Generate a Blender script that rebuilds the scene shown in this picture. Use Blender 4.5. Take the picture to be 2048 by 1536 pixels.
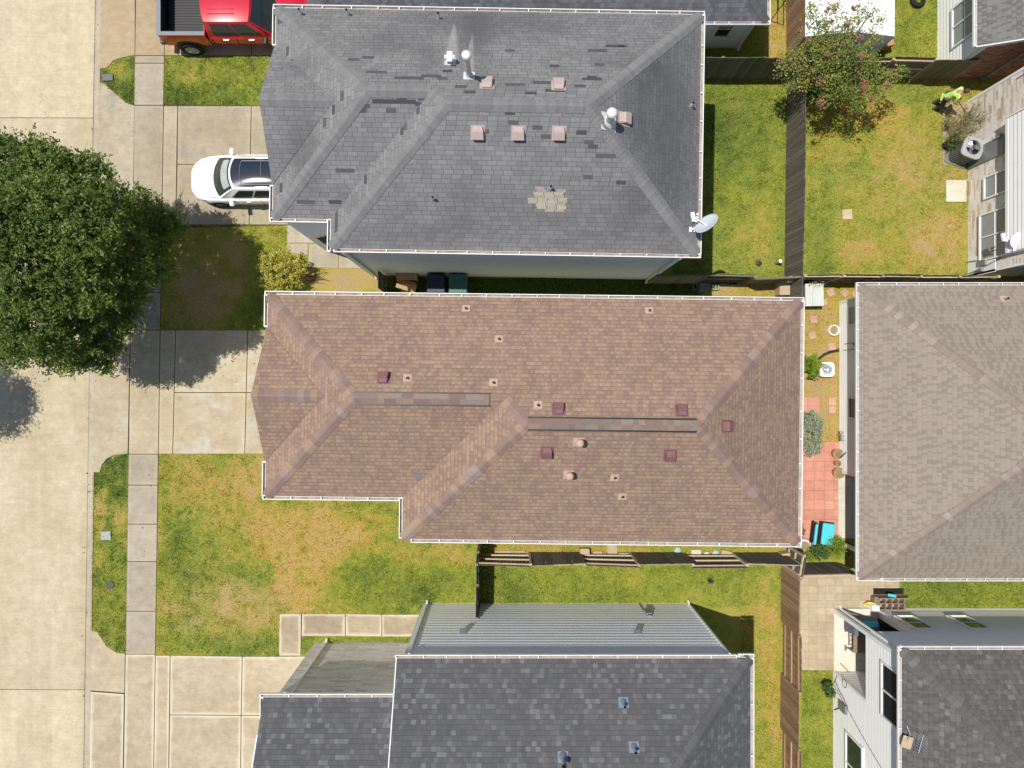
import bpy, math, random
import numpy as np
from mathutils import Vector, Matrix
R = math.radians
random.seed(7)
rng = np.random.default_rng(7)
for _o in list(bpy.data.objects):
    bpy.data.objects.remove(_o)
sc = bpy.context.scene
COL = sc.collection

# ---------------------------------------------------------------- camera, sky, sun, exposure
FPX, CAMH, NX, NY = 1365.33, 28.0, 1014.0, 756.0      # drone camera looking straight down
cam = bpy.data.cameras.new('Camera')
camo = bpy.data.objects.new('Camera', cam)
COL.objects.link(camo)
camo.location = (0, 0, CAMH)
cam.sensor_width = 36.0
cam.lens = 36.0 * FPX / 2048
cam.shift_x = (1024 - NX) / 2048
cam.shift_y = -(768 - NY) / 2048
cam.clip_start = 0.5
cam.clip_end = 600
sc.camera = camo

SUNV = Vector((0.36, -0.12, -1.0)).normalized()        # direction the light travels
wd = bpy.data.worlds.new('World')
sc.world = wd
wd.use_nodes = True
wt = wd.node_tree
bg = wt.nodes['Background']
sky = wt.nodes.new('ShaderNodeTexSky')
sky.sky_type = 'NISHITA'
sky.sun_disc = False
sky.sun_elevation = math.asin(-SUNV.z)
sky.sun_rotation = math.atan2(-SUNV.x, -SUNV.y)
wt.links.new(sky.outputs[0], bg.inputs[0])
bg.inputs[1].default_value = 0.092
sun = bpy.data.lights.new('Sun', 'SUN')
suno = bpy.data.objects.new('Sun', sun)
COL.objects.link(suno)
sun.energy = 4.85
sun.angle = R(0.5)
sun.color = (1.0, 0.955, 0.88)
suno.rotation_euler = SUNV.to_track_quat('-Z', 'Y').to_euler()
suno.location = (-20, 6, 40)
sc.view_settings.view_transform = 'Standard'
sc.view_settings.look = 'None'
sc.view_settings.gamma = 1
sc.view_settings.exposure = 0.08
sc.cycles.max_bounces = 6
sc.cycles.diffuse_bounces = 3
sc.cycles.adaptive_threshold = 0.02

# ---------------------------------------------------------------- helpers
def W(px, py, z=0.0):
    """world point at height z seen at photo pixel (2048 x 1536)"""
    k = (CAMH - z) / FPX
    return Vector(((px - NX) * k, (NY - py) * k, z))
def WL(pts, z=0.0):
    return [W(a, b, z) for a, b in pts]
def lerp(a, b, t):
    return a + (b - a) * t

OFF = {}
class MB:
    def __init__(s):
        s.v = []; s.f = []; s.uv = []; s.r = []; s.a = []; s.b = []; s.m = []
    def face(s, pts, uv=None, r=None, m=0, a=0.0, b=0.0):
        i = len(s.v)
        s.v.extend([tuple(p) for p in pts])
        s.f.append(tuple(range(i, i + len(pts))))
        s.uv.append(uv); s.r.append(random.random() if r is None else r)
        s.m.append(m); s.a.append(a); s.b.append(b)
    def grid(s, P, m=0, r=None, uv=False, closed=False):
        """P: rows of points, shared vertices so it can be smooth"""
        i0 = len(s.v); nr = len(P); nc = len(P[0])
        for row in P:
            s.v.extend([tuple(p) for p in row])
        rr = random.random() if r is None else r
        for i in range(nr - 1):
            for j in range(nc if closed else nc - 1):
                j2 = (j + 1) % nc
                s.f.append((i0 + i * nc + j, i0 + i * nc + j2, i0 + (i + 1) * nc + j2, i0 + (i + 1) * nc + j))
                s.uv.append([(j / (nc - 1), i / (nr - 1)), ((j + 1) / (nc - 1), i / (nr - 1)), ((j + 1) / (nc - 1), (i + 1) / (nr - 1)), (j / (nc - 1), (i + 1) / (nr - 1))] if uv else None)
                s.r.append(rr); s.m.append(m); s.a.append(0); s.b.append(0)
    def hexa(s, c, r=None, m=0):
        """8 corners: bottom 4 (ccw) then top 4"""
        rr = random.random() if r is None else r
        i = len(s.v)
        s.v.extend([tuple(p) for p in c])
        for q in ((3, 2, 1, 0), (4, 5, 6, 7), (0, 1, 5, 4), (1, 2, 6, 5), (2, 3, 7, 6), (3, 0, 4, 7)):
            s.f.append(tuple(i + k for k in q)); s.uv.append(None); s.r.append(rr); s.m.append(m); s.a.append(0); s.b.append(0)
    def box(s, x0, y0, z0, x1, y1, z1, r=None, m=0):
        s.hexa([(x0, y0, z0), (x1, y0, z0), (x1, y1, z0), (x0, y1, z0), (x0, y0, z1), (x1, y0, z1), (x1, y1, z1), (x0, y1, z1)], r, m)
    def obox(s, c, sx, sy, sz, rz=0.0, r=None, m=0, rx=0.0, ry=0.0):
        """box centred at c (z = centre)"""
        M = Matrix.Rotation(rz, 3, 'Z') @ Matrix.Rotation(ry, 3, 'Y') @ Matrix.Rotation(rx, 3, 'X')
        c = Vector(c); h = (sx / 2, sy / 2, sz / 2)
        P = [(-1, -1, -1), (1, -1, -1), (1, 1, -1), (-1, 1, -1), (-1, -1, 1), (1, -1, 1), (1, 1, 1), (-1, 1, 1)]
        s.hexa([c + M @ Vector((p[0] * h[0], p[1] * h[1], p[2] * h[2])) for p in P], r, m)
    def beam(s, p0, p1, w, h, r=None, m=0, up=(0, 0, 1)):
        p0 = Vector(p0); p1 = Vector(p1); d = (p1 - p0).normalized(); up = Vector(up)
        if abs(d.dot(up)) > 0.98: up = Vector((1, 0, 0))
        x = d.cross(up).normalized(); u = x.cross(d).normalized()
        x = x * (w / 2); u = u * (h / 2)
        s.hexa([p0 - x - u, p0 + x - u, p1 + x - u, p1 - x - u, p0 - x + u, p0 + x + u, p1 + x + u, p1 - x + u], r, m)
    def prism(s, pts, z0, z1, r=None, m=0, uv=None, a=0.0, b=0.0):
        rr = random.random() if r is None else r
        A = 0.0; n = len(pts)
        for i in range(n):
            A += pts[i][0] * pts[(i + 1) % n][1] - pts[(i + 1) % n][0] * pts[i][1]
        if A < 0: pts = pts[::-1]; uv = uv[::-1] if uv else None
        s.face([(p[0], p[1], z1) for p in pts], uv, rr, m, a, b)
        for i in range(n):
            p, q = pts[i], pts[(i + 1) % n]
            s.face([(p[0], p[1], z0), (q[0], q[1], z0), (q[0], q[1], z1), (p[0], p[1], z1)], None, rr, m)
    def tube(s, pts, rad, n=8, r=None, m=0, cap=True):
        if not isinstance(rad, (list, tuple)): rad = [rad] * len(pts)
        pts = [Vector(p) for p in pts]; rows = []
        ref = Vector((0.31, 0.17, 0.93))
        for i, p in enumerate(pts):
            d = (pts[min(i + 1, len(pts) - 1)] - pts[max(i - 1, 0)]).normalized()
            if abs(d.dot(ref)) > 0.95: ref = Vector((0.9, -0.3, 0.1)).normalized()
            x = d.cross(ref).normalized(); y = d.cross(x)
            rows.append([p + (x * math.cos(t) + y * math.sin(t)) * rad[i] for t in [2 * math.pi * k / n for k in range(n)]])
        rr = random.random() if r is None else r
        s.grid(rows, m, rr, closed=True)
        if cap:
            s.face(rows[0][::-1], None, rr, m); s.face(rows[-1], None, rr, m)
    def lathe(s, prof, c=(0, 0, 0), n=20, r=None, m=0, M=None):
        c = Vector(c); rows = []
        for (ra, z) in prof:
            row = []
            for k in range(n):
                t = 2 * math.pi * k / n
                p = Vector((ra * math.cos(t), ra * math.sin(t), z))
                row.append(c + (M @ p if M else p))
            rows.append(row)
        s.grid(rows, m, r, closed=True)
    def build(s, name, mats, parent=None, smooth=False, bevel=0.0, sub=0):
        me = bpy.data.meshes.new(name)
        off = OFF.get(parent.name if parent else '', (0, 0, 0))
        me.from_pydata([(x - off[0], y - off[1], z - off[2]) for x, y, z in s.v], [], s.f)
        if not isinstance(mats, (list, tuple)): mats = [mats]
        for q in mats: me.materials.append(q)
        if any(s.m): me.polygons.foreach_set('material_index', s.m)
        for nm, dat in (('rnd', s.r), ('ea', s.a), ('eb', s.b)):
            if nm == 'rnd' or any(dat):
                at = me.attributes.new(nm, 'FLOAT', 'FACE'); at.data.foreach_set('value', dat)
        if any(u is not None for u in s.uv):
            ul = me.uv_layers.new(name='UVMap'); flat = []
            for f, u in zip(s.f, s.uv):
                for k in range(len(f)): flat.extend(u[k] if u else (0, 0))
            ul.data.foreach_set('uv', flat)
        if smooth: me.polygons.foreach_set('use_smooth', [True] * len(s.f))
        me.update()
        o = bpy.data.objects.new(name, me)
        COL.objects.link(o)
        if parent:
            o.parent = parent; OFF[o.name] = off
        if bevel:
            b = o.modifiers.new('Bevel', 'BEVEL'); b.width = bevel; b.segments = 2; b.limit_method = 'ANGLE'
        if sub:
            b = o.modifiers.new('Subdivision', 'SUBSURF'); b.levels = sub; b.render_levels = sub
        return o

def split_build(mb, name, mats, parent, **k):
    """each separate piece of mb becomes a part of its own"""
    par = list(range(len(mb.v)))
    def fd(i):
        while par[i] != i: par[i] = par[par[i]]; i = par[i]
        return i
    for f in mb.f:
        for j in f[1:]: par[fd(j)] = fd(f[0])
    groups = {}
    for n_, f in enumerate(mb.f): groups.setdefault(fd(f[0]), []).append(n_)
    for fs in groups.values():
        q = MB(); ix = {}
        for n_ in fs:
            t = []
            for i in mb.f[n_]:
                if i not in ix: ix[i] = len(q.v); q.v.append(mb.v[i])
                t.append(ix[i])
            q.f.append(tuple(t)); q.uv.append(mb.uv[n_]); q.r.append(mb.r[n_]); q.m.append(mb.m[n_]); q.a.append(mb.a[n_]); q.b.append(mb.b[n_])
        q.build(name, mats, parent, **k)
def tag(o, label=None, cat=None, group=None, kind=None):
    if label: o['label'] = label
    if cat: o['category'] = cat
    if group: o['group'] = group
    if kind: o['kind'] = kind
    return o
def thing(name, label, cat, loc=(0, 0, 0), rz=0.0, group=None, world=False):
    """Empty at the base; world=True: children are modelled in world coordinates"""
    o = bpy.data.objects.new(name, None)
    COL.objects.link(o)
    o.empty_display_size = 0.3
    o.location = loc; o.rotation_euler = (0, 0, rz)
    if world: OFF[o.name] = tuple(loc)
    return tag(o, label, cat, group)
def copy_tree(o, parent=None):
    c = o.copy(); COL.objects.link(c)
    if parent: c.parent = parent
    for ch in [x for x in bpy.data.objects if x.parent == o]:
        copy_tree(ch, c)
    return c
def structure(mb, name, mats, label, cat, **k):
    return tag(mb.build(name, mats, **k), label, cat, kind='structure')

# ---------------------------------------------------------------- materials
class G:
    def __init__(s, name, rough=0.8, spec=0.3, metal=0.0):
        s.mat = bpy.data.materials.new(name); s.mat.use_nodes = True
        s.t = s.mat.node_tree; s.b = s.t.nodes['Principled BSDF']
        s.b.inputs['Roughness'].default_value = rough
        s.b.inputs['Specular IOR Level'].default_value = spec
        s.b.inputs['Metallic'].default_value = metal
    def put(s, sock, x):
        if isinstance(x, bpy.types.NodeSocket): s.t.links.new(x, sock)
        elif isinstance(x, (tuple, list)) and len(x) == 3 and sock.type == 'RGBA': sock.default_value = (*x, 1)
        else: sock.default_value = x
    def M(s, op, a, b=0.0, c=0.0):
        n = s.t.nodes.new('ShaderNodeMath'); n.operation = op
        s.put(n.inputs[0], a); s.put(n.inputs[1], b); s.put(n.inputs[2], c)
        return n.outputs[0]
    def mix(s, f, a, b, mode='MIX'):
        n = s.t.nodes.new('ShaderNodeMix'); n.data_type = 'RGBA'; n.blend_type = mode
        s.put(n.inputs[0], f); s.put(n.inputs[6], a); s.put(n.inputs[7], b)
        return n.outputs[2]
    def obj(s): return s.t.nodes.new('ShaderNodeTexCoord').outputs['Object']
    def uv(s): return s.t.nodes.new('ShaderNodeTexCoord').outputs['UV']
    def geo(s): return s.t.nodes.new('ShaderNodeNewGeometry')
    def sep(s, v):
        n = s.t.nodes.new('ShaderNodeSeparateXYZ'); s.put(n.inputs[0], v); return n.outputs
    def comb(s, x, y, z=0.0):
        n = s.t.nodes.new('ShaderNodeCombineXYZ'); s.put(n.inputs[0], x); s.put(n.inputs[1], y); s.put(n.inputs[2], z)
        return n.outputs[0]
    def noise(s, scale, detail=3, vec=None, rough=0.55, dist=0.0):
        n = s.t.nodes.new('ShaderNodeTexNoise'); s.put(n.inputs['Scale'], scale); s.put(n.inputs['Detail'], detail)
        s.put(n.inputs['Roughness'], rough); s.put(n.inputs['Distortion'], dist)
        s.t.links.new(vec if vec else s.obj(), n.inputs['Vector'])
        return n.outputs['Fac']
    def white(s, x, y):
        n = s.t.nodes.new('ShaderNodeTexWhiteNoise'); n.noise_dimensions = '2D'
        s.t.links.new(s.comb(x, y), n.inputs['Vector']); return n.outputs['Value']
    def attr(s, name):
        n = s.t.nodes.new('ShaderNodeAttribute'); n.attribute_name = name; return n.outputs['Fac']
    def ramp(s, f, stops, interp='LINEAR'):
        n = s.t.nodes.new('ShaderNodeValToRGB'); n.color_ramp.interpolation = interp
        e = n.color_ramp.elements
        while len(e) < len(stops): e.new(0.5)
        for q, (p, c) in zip(e, stops):
            q.position = p; q.color = (*c, 1) if len(c) == 3 else c
        s.put(n.inputs[0], f); return n.outputs[0]
    def sm(s, x, a, b):
        n = s.t.nodes.new('ShaderNodeMapRange'); n.interpolation_type = 'SMOOTHSTEP'
        s.put(n.inputs[0], x); s.put(n.inputs[1], a); s.put(n.inputs[2], b); return n.outputs[0]
    def bump(s, h, strength=0.3, dist=0.02):
        n = s.t.nodes.new('ShaderNodeBump'); s.put(n.inputs['Strength'], strength); s.put(n.inputs['Distance'], dist)
        s.put(n.inputs['Height'], h); s.t.links.new(n.outputs[0], s.b.inputs['Normal'])
    def col(s, c):
        s.put(s.b.inputs['Base Color'], c); return s.mat

def scale_c(c, k): return tuple(x * k for x in c)
def plain(name, c, rough=0.6, spec=0.3, metal=0.0, var=0.12, nscale=6.0):
    g = G(name, rough, spec, metal)
    n = g.noise(nscale, 4)
    return g.col(g.mix(n, scale_c(c, 1 - var), scale_c(c, 1 + var)))
def by_rnd(name, stops, rough=0.7, spec=0.25, grain=0.15, gs=(8, 8, 8), interp='LINEAR'):
    """colour from the per face random value, with grain"""
    g = G(name, rough, spec)
    c = g.ramp(g.attr('rnd'), stops, interp)
    mp = g.t.nodes.new('ShaderNodeMapping'); mp.inputs['Scale'].default_value = gs
    g.t.links.new(g.obj(), mp.inputs[0])
    n = g.noise(1.0, 4, mp.outputs[0])
    k = g.M('MULTIPLY_ADD', n, 2 * grain, 1 - grain)
    return g.col(g.mix(1.0, c, g.comb(k, k, k), 'MULTIPLY'))

def concrete(name, c0, c1, edge=None, blot=None, edge_amt=0.0, fine=0.10, stain=(0.16, 0.12, 0.07), stain_amt=0.35, streak=False):
    fine = fine * 1.5
    g = G(name, 0.9, 0.2)
    o = g.obj()
    big = g.noise(0.55, 4, o, 0.6)
    mid = g.noise(3.2, 5, o, 0.65)
    c = g.mix(g.sm(big, 0.32, 0.68), c0, c1)
    if blot: c = g.mix(g.M('MULTIPLY', g.sm(g.noise(0.9, 4, o, 0.7, 0.6), 0.52, 0.72), 0.7), c, blot)
    c = g.mix(g.M('MULTIPLY', g.sm(g.noise(1.7, 6, o, 0.7), 0.52, 0.78), stain_amt), c, stain)
    if streak:
        mp = g.t.nodes.new('ShaderNodeMapping'); mp.inputs['Scale'].default_value = (0.9, 0.05, 1)
        g.t.links.new(o, mp.inputs[0])
        c = g.mix(g.M('MULTIPLY', g.sm(g.noise(1.3, 3, mp.outputs[0]), 0.42, 0.72), 0.48), c, scale_c(c0, 0.74))
        v = g.t.nodes.new('ShaderNodeTexVoronoi'); v.feature = 'DISTANCE_TO_EDGE'; v.inputs['Scale'].default_value = 0.28
        mp2 = g.t.nodes.new('ShaderNodeMapping'); g.t.links.new(o, mp2.inputs[0])
        dn = g.t.nodes.new('ShaderNodeTexNoise'); dn.inputs['Scale'].default_value = 1.6; dn.inputs['Detail'].default_value = 5
        g.t.links.new(o, dn.inputs['Vector'])
        va = g.t.nodes.new('ShaderNodeVectorMath'); va.operation = 'MULTIPLY_ADD'
        g.t.links.new(dn.outputs['Color'], va.inputs[0]); va.inputs[1].default_value = (1.4, 1.4, 0); g.t.links.new(o, va.inputs[2])
        g.t.links.new(va.outputs[0], v.inputs['Vector'])
        cr = g.M('MULTIPLY', g.M('SUBTRACT', 1.0, g.sm(v.outputs['Distance'], 0.0, 0.006)), g.sm(g.noise(0.35, 2, o), 0.5, 0.62))
        c = g.mix(g.M('MULTIPLY', cr, 0.45), c, (0.15, 0.11, 0.06))
    mpb = g.t.nodes.new('ShaderNodeMapping'); mpb.inputs['Scale'].default_value = (0.7, 9.0, 1)
    g.t.links.new(o, mpb.inputs[0])
    br_ = g.sm(g.noise(1.6, 5, mpb.outputs[0], 0.7), 0.35, 0.7)
    c = g.mix(g.M('MULTIPLY', br_, 0.24), c, scale_c(c0, 0.66))
    sp = g.M('MULTIPLY', g.sm(g.noise(2.3, 2, o, 0.5), 0.70, 0.76), g.sm(g.noise(0.4, 1, o), 0.45, 0.6))
    c = g.mix(g.M('MULTIPLY', sp, 0.45), c, stain)
    f = g.M('MULTIPLY_ADD', g.noise(22, 6, o, 0.75), 2.4 * fine, 1 - 1.2 * fine)
    f2 = g.M('MULTIPLY_ADD', mid, 0.56, 0.73)
    f3 = g.M('MULTIPLY_ADD', g.attr('rnd'), 0.18, 0.91)
    k = g.M('MULTIPLY', g.M('MULTIPLY', f, f2), f3)
    c = g.mix(1.0, c, g.comb(k, k, k), 'MULTIPLY')
    if edge:
        uv = g.sep(g.uv()); a = g.attr('ea'); b = g.attr('eb')
        du = g.M('MULTIPLY', g.M('MINIMUM', uv[0], g.M('SUBTRACT', 1.0, uv[0])), a)
        dv = g.M('MULTIPLY', g.M('MINIMUM', uv[1], g.M('SUBTRACT', 1.0, uv[1])), b)
        d = g.M('MINIMUM', du, dv)
        d = g.M('ADD', d, g.M('MULTIPLY', g.M('LESS_THAN', a, 0.01), 9.0))
        e = g.M('SUBTRACT', 1.0, g.sm(d, 0.0, g.M('MULTIPLY_ADD', g.noise(1.1, 3, o), 0.35, -0.02)))
        c = g.mix(g.M('MULTIPLY', e, edge_amt), c, edge)
    g.bump(g.noise(60, 4, o), 0.25, 0.006)
    return g.col(c)

def shingle(name, e, w, stops, line=(0.02, 0.02, 0.022), line_w=0.10, line_amt=0.7, slot_w=0.05, slot_amt=0.7, tabs=None, weather=0.25,
            extra=None, rough=0.92, broad=None, avg=1.0, spec=0.22):
    """roof covering laid in courses of height e; uv in metres (u along the eave, v up the slope)"""
    g = G(name, rough, spec)
    uv = g.sep(g.uv()); u, v = uv[0], uv[1]
    vr = g.M('DIVIDE', v, e); row = g.M('FLOOR', vr); fv = g.M('FRACT', vr)
    sh = g.M('MULTIPLY', g.white(row, 3.7), 7.0)
    uu = g.M('ADD', g.M('DIVIDE', u, w), sh); cell = g.M('FLOOR', uu); fu = g.M('FRACT', uu)
    rn = g.white(cell, row)
    if broad:
        rb = g.white(g.M('FLOOR', g.M('ADD', g.M('DIVIDE', u, w * broad), sh)), g.M('ADD', row, 51.3))
        rn = g.M('ADD', g.M('MULTIPLY', rn, 0.62), g.M('MULTIPLY', rb, 0.38))
    c = g.ramp(rn, stops, 'LINEAR')
    if tabs:
        wt_, lo, hi = tabs[:3]; thr = tabs[3] if len(tabs) > 3 else 0.55
        u2 = g.M('ADD', g.M('DIVIDE', u, wt_), g.M('MULTIPLY', sh, 3.1)); c2 = g.M('FLOOR', u2)
        r2 = g.white(c2, g.M('ADD', row, 17.0)); fr2 = g.M('FRACT', u2)
        up = g.M('LESS_THAN', fr2, g.M('MULTIPLY_ADD', r2, 0.8, thr - 0.45))                       # laminated tab over this cell
        k = g.M('ADD', g.M('MULTIPLY', up, hi - lo), lo)
        c = g.mix(1.0, c, g.comb(k, k, k), 'MULTIPLY')
        lw = g.M('ADD', line_w, g.M('MULTIPLY', up, line_w * 1.6))
    else:
        lw = line_w
    ln = g.M('SUBTRACT', 1.0, g.sm(fv, 0.0, lw))
    c = g.mix(g.M('MULTIPLY', ln, line_amt), c, line)
    if slot_amt:
        sl = g.M('LESS_THAN', fu, slot_w)
        c = g.mix(g.M('MULTIPLY', sl, slot_amt), c, line)
    o = g.obj()
    f = g.M('MULTIPLY_ADD', g.noise(0.7, 5, o, 0.6), 2 * weather, 1 - weather)
    f = g.M('MULTIPLY', f, g.M('MULTIPLY_ADD', g.noise(45, 3, o, 0.7), 0.36, 0.82))
    f = g.M('MULTIPLY', f, avg)
    c = g.mix(1.0, c, g.comb(f, f, f), 'MULTIPLY')
    if extra: c = extra(g, c, o)
    g.bump(g.M('ADD', g.M('MULTIPLY', g.M('SUBTRACT', 1.0, fv), 0.5), g.M('MULTIPLY', g.noise(55, 3, o), 0.35)), 0.35, 0.012)
    return g.col(c)

def stone_wall(name, e, w, stops, mortar, mw=0.06, rough=0.9, wvar=0.5):
    g = G(name, rough, 0.2)
    uv = g.sep(g.uv()); u, v = uv[0], uv[1]
    vr = g.M('DIVIDE', v, e); row = g.M('FLOOR', vr); fv = g.M('FRACT', vr)
    wr = g.M('MULTIPLY', w, g.M('MULTIPLY_ADD', g.white(row, 9.1), wvar, 1 - wvar / 2))
    uu = g.M('ADD', g.M('DIVIDE', u, wr), g.M('MULTIPLY', g.white(row, 3.7), 7.0))
    rn = g.white(g.M('FLOOR', uu), row); fu = g.M('FRACT', uu)
    c = g.ramp(rn, stops)
    n = g.M('MULTIPLY_ADD', g.noise(9, 5, g.comb(u, v)), 0.5, 0.75)
    c = g.mix(1.0, c, g.comb(n, n, n), 'MULTIPLY')
    mo = g.M('MAXIMUM', g.M('LESS_THAN', fv, mw), g.M('LESS_THAN', fu, mw * e / w))
    c = g.mix(g.M('MULTIPLY', mo, 0.75), c, mortar)
    g.bump(g.M('SUBTRACT', g.M('ADD', rn, g.noise(20, 3, g.comb(u, v))), mo), 0.5, 0.02)
    return g.col(c)

MT = {}
MT['joint_pale'] = plain('sandy joint', (0.24, 0.19, 0.12), 0.95, 0.1, 0, 0.3, 9)
MT['joint'] = plain('joint dirt', (0.075, 0.055, 0.035), 0.95, 0.1, 0, 0.4, 9)
MT['road'] = concrete('street concrete', (0.465, 0.392, 0.262), (0.53, 0.455, 0.322), stain_amt=0.36, fine=0.20, stain=(0.36, 0.29, 0.185), streak=True)
MT['kerb'] = concrete('kerb concrete', (0.36, 0.305, 0.225), (0.42, 0.365, 0.28), stain_amt=0.45, stain=(0.22, 0.16, 0.10), fine=.16)
MT['drive'] = concrete('driveway concrete', (0.39, 0.322, 0.215), (0.455, 0.388, 0.272), edge=(0.55, 0.44, 0.27), edge_amt=0.25, blot=(0.46, 0.44, 0.40), stain_amt=0.5, stain=(0.22, 0.175, 0.11))
MT['drive_grey'] = concrete('weathered driveway', (0.325, 0.275, 0.192), (0.385, 0.335, 0.25), edge=(0.45, 0.38, 0.27), edge_amt=0.25, blot=(0.24, 0.22, 0.20), stain_amt=0.5, stain=(0.2, 0.17, 0.12))
MT['drive_white'] = concrete('pale edged driveway', (0.365, 0.30, 0.205), (0.445, 0.376, 0.265), edge=(0.60, 0.54, 0.41), edge_amt=0.75, blot=(0.48, 0.41, 0.29), stain_amt=0.55, stain=(0.23, 0.18, 0.11))
MT['apron_tan'] = concrete('tan apron', (0.33, 0.25, 0.15), (0.37, 0.295, 0.195), stain_amt=0.35, stain=(0.21, 0.14, 0.07))
MT['walk'] = concrete('grey pavement', (0.320, 0.276, 0.212), (0.370, 0.325, 0.257), edge=(0.43, 0.36, 0.26), edge_amt=0.4, stain_amt=0.55, stain=(0.19, 0.165, 0.13))
MT['walk_edge'] = concrete('pale edged walkway', (0.30, 0.24, 0.165), (0.36, 0.30, 0.21), edge=(0.60, 0.53, 0.41), edge_amt=0.75, stain_amt=0.4, stain=(0.2, 0.15, 0.09))
MT['slab'] = concrete('pale slab', (0.54, 0.50, 0.41), (0.62, 0.58, 0.49), stain_amt=0.15, stain=(0.4, 0.35, 0.26))
MT['paver'] = concrete('tan pavers', (0.40, 0.32, 0.215), (0.44, 0.365, 0.26), stain_amt=0.25, stain=(0.3, 0.23, 0.14))
MT['tile'] = concrete('red patio tile', (0.50, 0.215, 0.15), (0.52, 0.27, 0.20), stain_amt=0.3, stain=(0.50, 0.24, 0.14), fine=0.06)
MT['gutter'] = plain('white gutter', (0.78, 0.77, 0.75), 0.45, 0.4, 0, 0.10, 5)
MT['grime'] = plain('gutter debris', (0.30, 0.26, 0.22), 0.9, 0.1, 0, 0.65, 5)
MT['white_trim'] = plain('white painted trim', (0.80, 0.80, 0.79), 0.5, 0.35, 0, 0.05)
MT['siding'] = plain('white lap siding', (0.86, 0.855, 0.84), 0.6, 0.3, 0, 0.05, 2)
MT['siding_grey'] = plain('pale grey lap siding', (0.80, 0.81, 0.80), 0.6, 0.3, 0, 0.05, 2)
MT['siding_blue'] = plain('pale panel wall', (0.80, 0.83, 0.86), 0.6, 0.3, 0, 0.06, 2)
MT['soffit'] = plain('soffit board', (0.62, 0.62, 0.6), 0.6, 0.2)
MT['glass'] = plain('window glass', (0.018, 0.024, 0.03), 0.06, 0.6, 0, 0.2, 1.5)
MT['blind'] = plain('window glass over pale blinds', (0.30, 0.315, 0.32), 0.12, 0.5, 0, 0.1, 3)
MT['black'] = plain('black plastic', (0.012, 0.012, 0.014), 0.45, 0.4)
MT['dark_metal'] = plain('dark metal', (0.05, 0.05, 0.055), 0.4, 0.5, 0.4)
MT['metal'] = plain('galvanised metal', (0.45, 0.47, 0.5), 0.38, 0.5, 0.75, 0.15)
MT['grey_paint'] = plain('grey enamel', (0.22, 0.225, 0.235), 0.4, 0.4, 0.2)
MT['stone'] = stone_wall('pale stone veneer', 0.085, 0.46, [(0, (0.48, 0.35, 0.26)), (0.12, (0.62, 0.50, 0.40)), (0.3, (0.72, 0.63, 0.54)), (0.6, (0.78, 0.73, 0.67)), (1, (0.76, 0.76, 0.74))], (0.60, 0.56, 0.5))
MT['stone_grey'] = stone_wall('greyish stone veneer', 0.11, 0.48, [(0, (0.60, 0.53, 0.49)), (0.3, (0.70, 0.65, 0.62)), (0.7, (0.77, 0.74, 0.72)), (1, (0.80, 0.79, 0.78))], (0.48, 0.45, 0.43))
MT['brick'] = stone_wall('brown brick', 0.075, 0.22, [(0, (0.20, 0.075, 0.045)), (0.5, (0.30, 0.13, 0.085)), (0.85, (0.36, 0.19, 0.14)), (1, (0.42, 0.30, 0.24))], (0.34, 0.29, 0.25), 0.13)
MT['fence_grey'] = by_rnd('weathered fence boards', [(0, (0.110, 0.098, 0.080)), (0.5, (0.132, 0.117, 0.096)), (1, (0.165, 0.146, 0.12))], 0.9, 0.1, 0.4, (20, 20, 1.5))
MT['fence_green'] = by_rnd('mossy fence boards', [(0, (0.14, 0.13, 0.082)), (0.5, (0.17, 0.157, 0.098)), (1, (0.21, 0.19, 0.12))], 0.9, 0.1, 0.4, (20, 20, 1.5))
MT['fence_brown'] = by_rnd('brown fence boards', [(0, (0.225, 0.14, 0.08)), (0.5, (0.265, 0.17, 0.10)), (1, (0.32, 0.215, 0.135))], 0.9, 0.1, 0.35, (20, 20, 1.5))
MT['rail_wood'] = by_rnd('pale fence rail', [(0, (0.36, 0.28, 0.19)), (1, (0.50, 0.41, 0.30))], 0.9, 0.1, 0.3, (9, 9, 9))
MT['rail_brown'] = by_rnd('brown fence rail', [(0, (0.27, 0.17, 0.10)), (1, (0.37, 0.25, 0.16))], 0.9, 0.1, 0.3, (9, 9, 9))
MT['terracotta'] = plain('terracotta', (0.42, 0.22, 0.13), 0.8, 0.2)
MT['rubber'] = plain('tyre rubber', (0.018, 0.018, 0.019), 0.8, 0.2)
MT['alloy'] = plain('alloy rim', (0.55, 0.55, 0.56), 0.35, 0.5, 0.8)
MT['cardboard'] = plain('cardboard', (0.42, 0.27, 0.13), 0.85, 0.15)
MT['wood_box'] = plain('pale wood', (0.42, 0.33, 0.22), 0.85, 0.15, 0, 0.25, 14)
MT['grey_wood'] = plain('grey brown wood', (0.23, 0.175, 0.13), 0.85, 0.15, 0, 0.3, 14)
MT['bark'] = plain('bark', (0.10, 0.075, 0.055), 0.95, 0.1, 0, 0.5, 12)

# ---------------------------------------------------------------- ground, lawns, street
def vnoise(x, y, seed):
    r = np.random.default_rng(seed); T = r.random((64, 64))
    xi = np.floor(x).astype(int); yi = np.floor(y).astype(int)
    fx = x - xi; fy = y - yi
    fx = fx * fx * (3 - 2 * fx); fy = fy * fy * (3 - 2 * fy)
    a = T[xi % 64, yi % 64]; b = T[(xi + 1) % 64, yi % 64]; c = T[xi % 64, (yi + 1) % 64]; d = T[(xi + 1) % 64, (yi + 1) % 64]
    return a * (1 - fx) * (1 - fy) + b * fx * (1 - fy) + c * (1 - fx) * fy + d * fx * fy
def fbm(x, y, seed, octv=4):
    s = 0; am = 0.5; t = 0
    for k in range(octv):
        s = s + am * vnoise(x * 2 ** k + 13.7 * k, y * 2 ** k + 5.1 * k, seed + k); t += am; am *= 0.6
    return s / t
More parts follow.
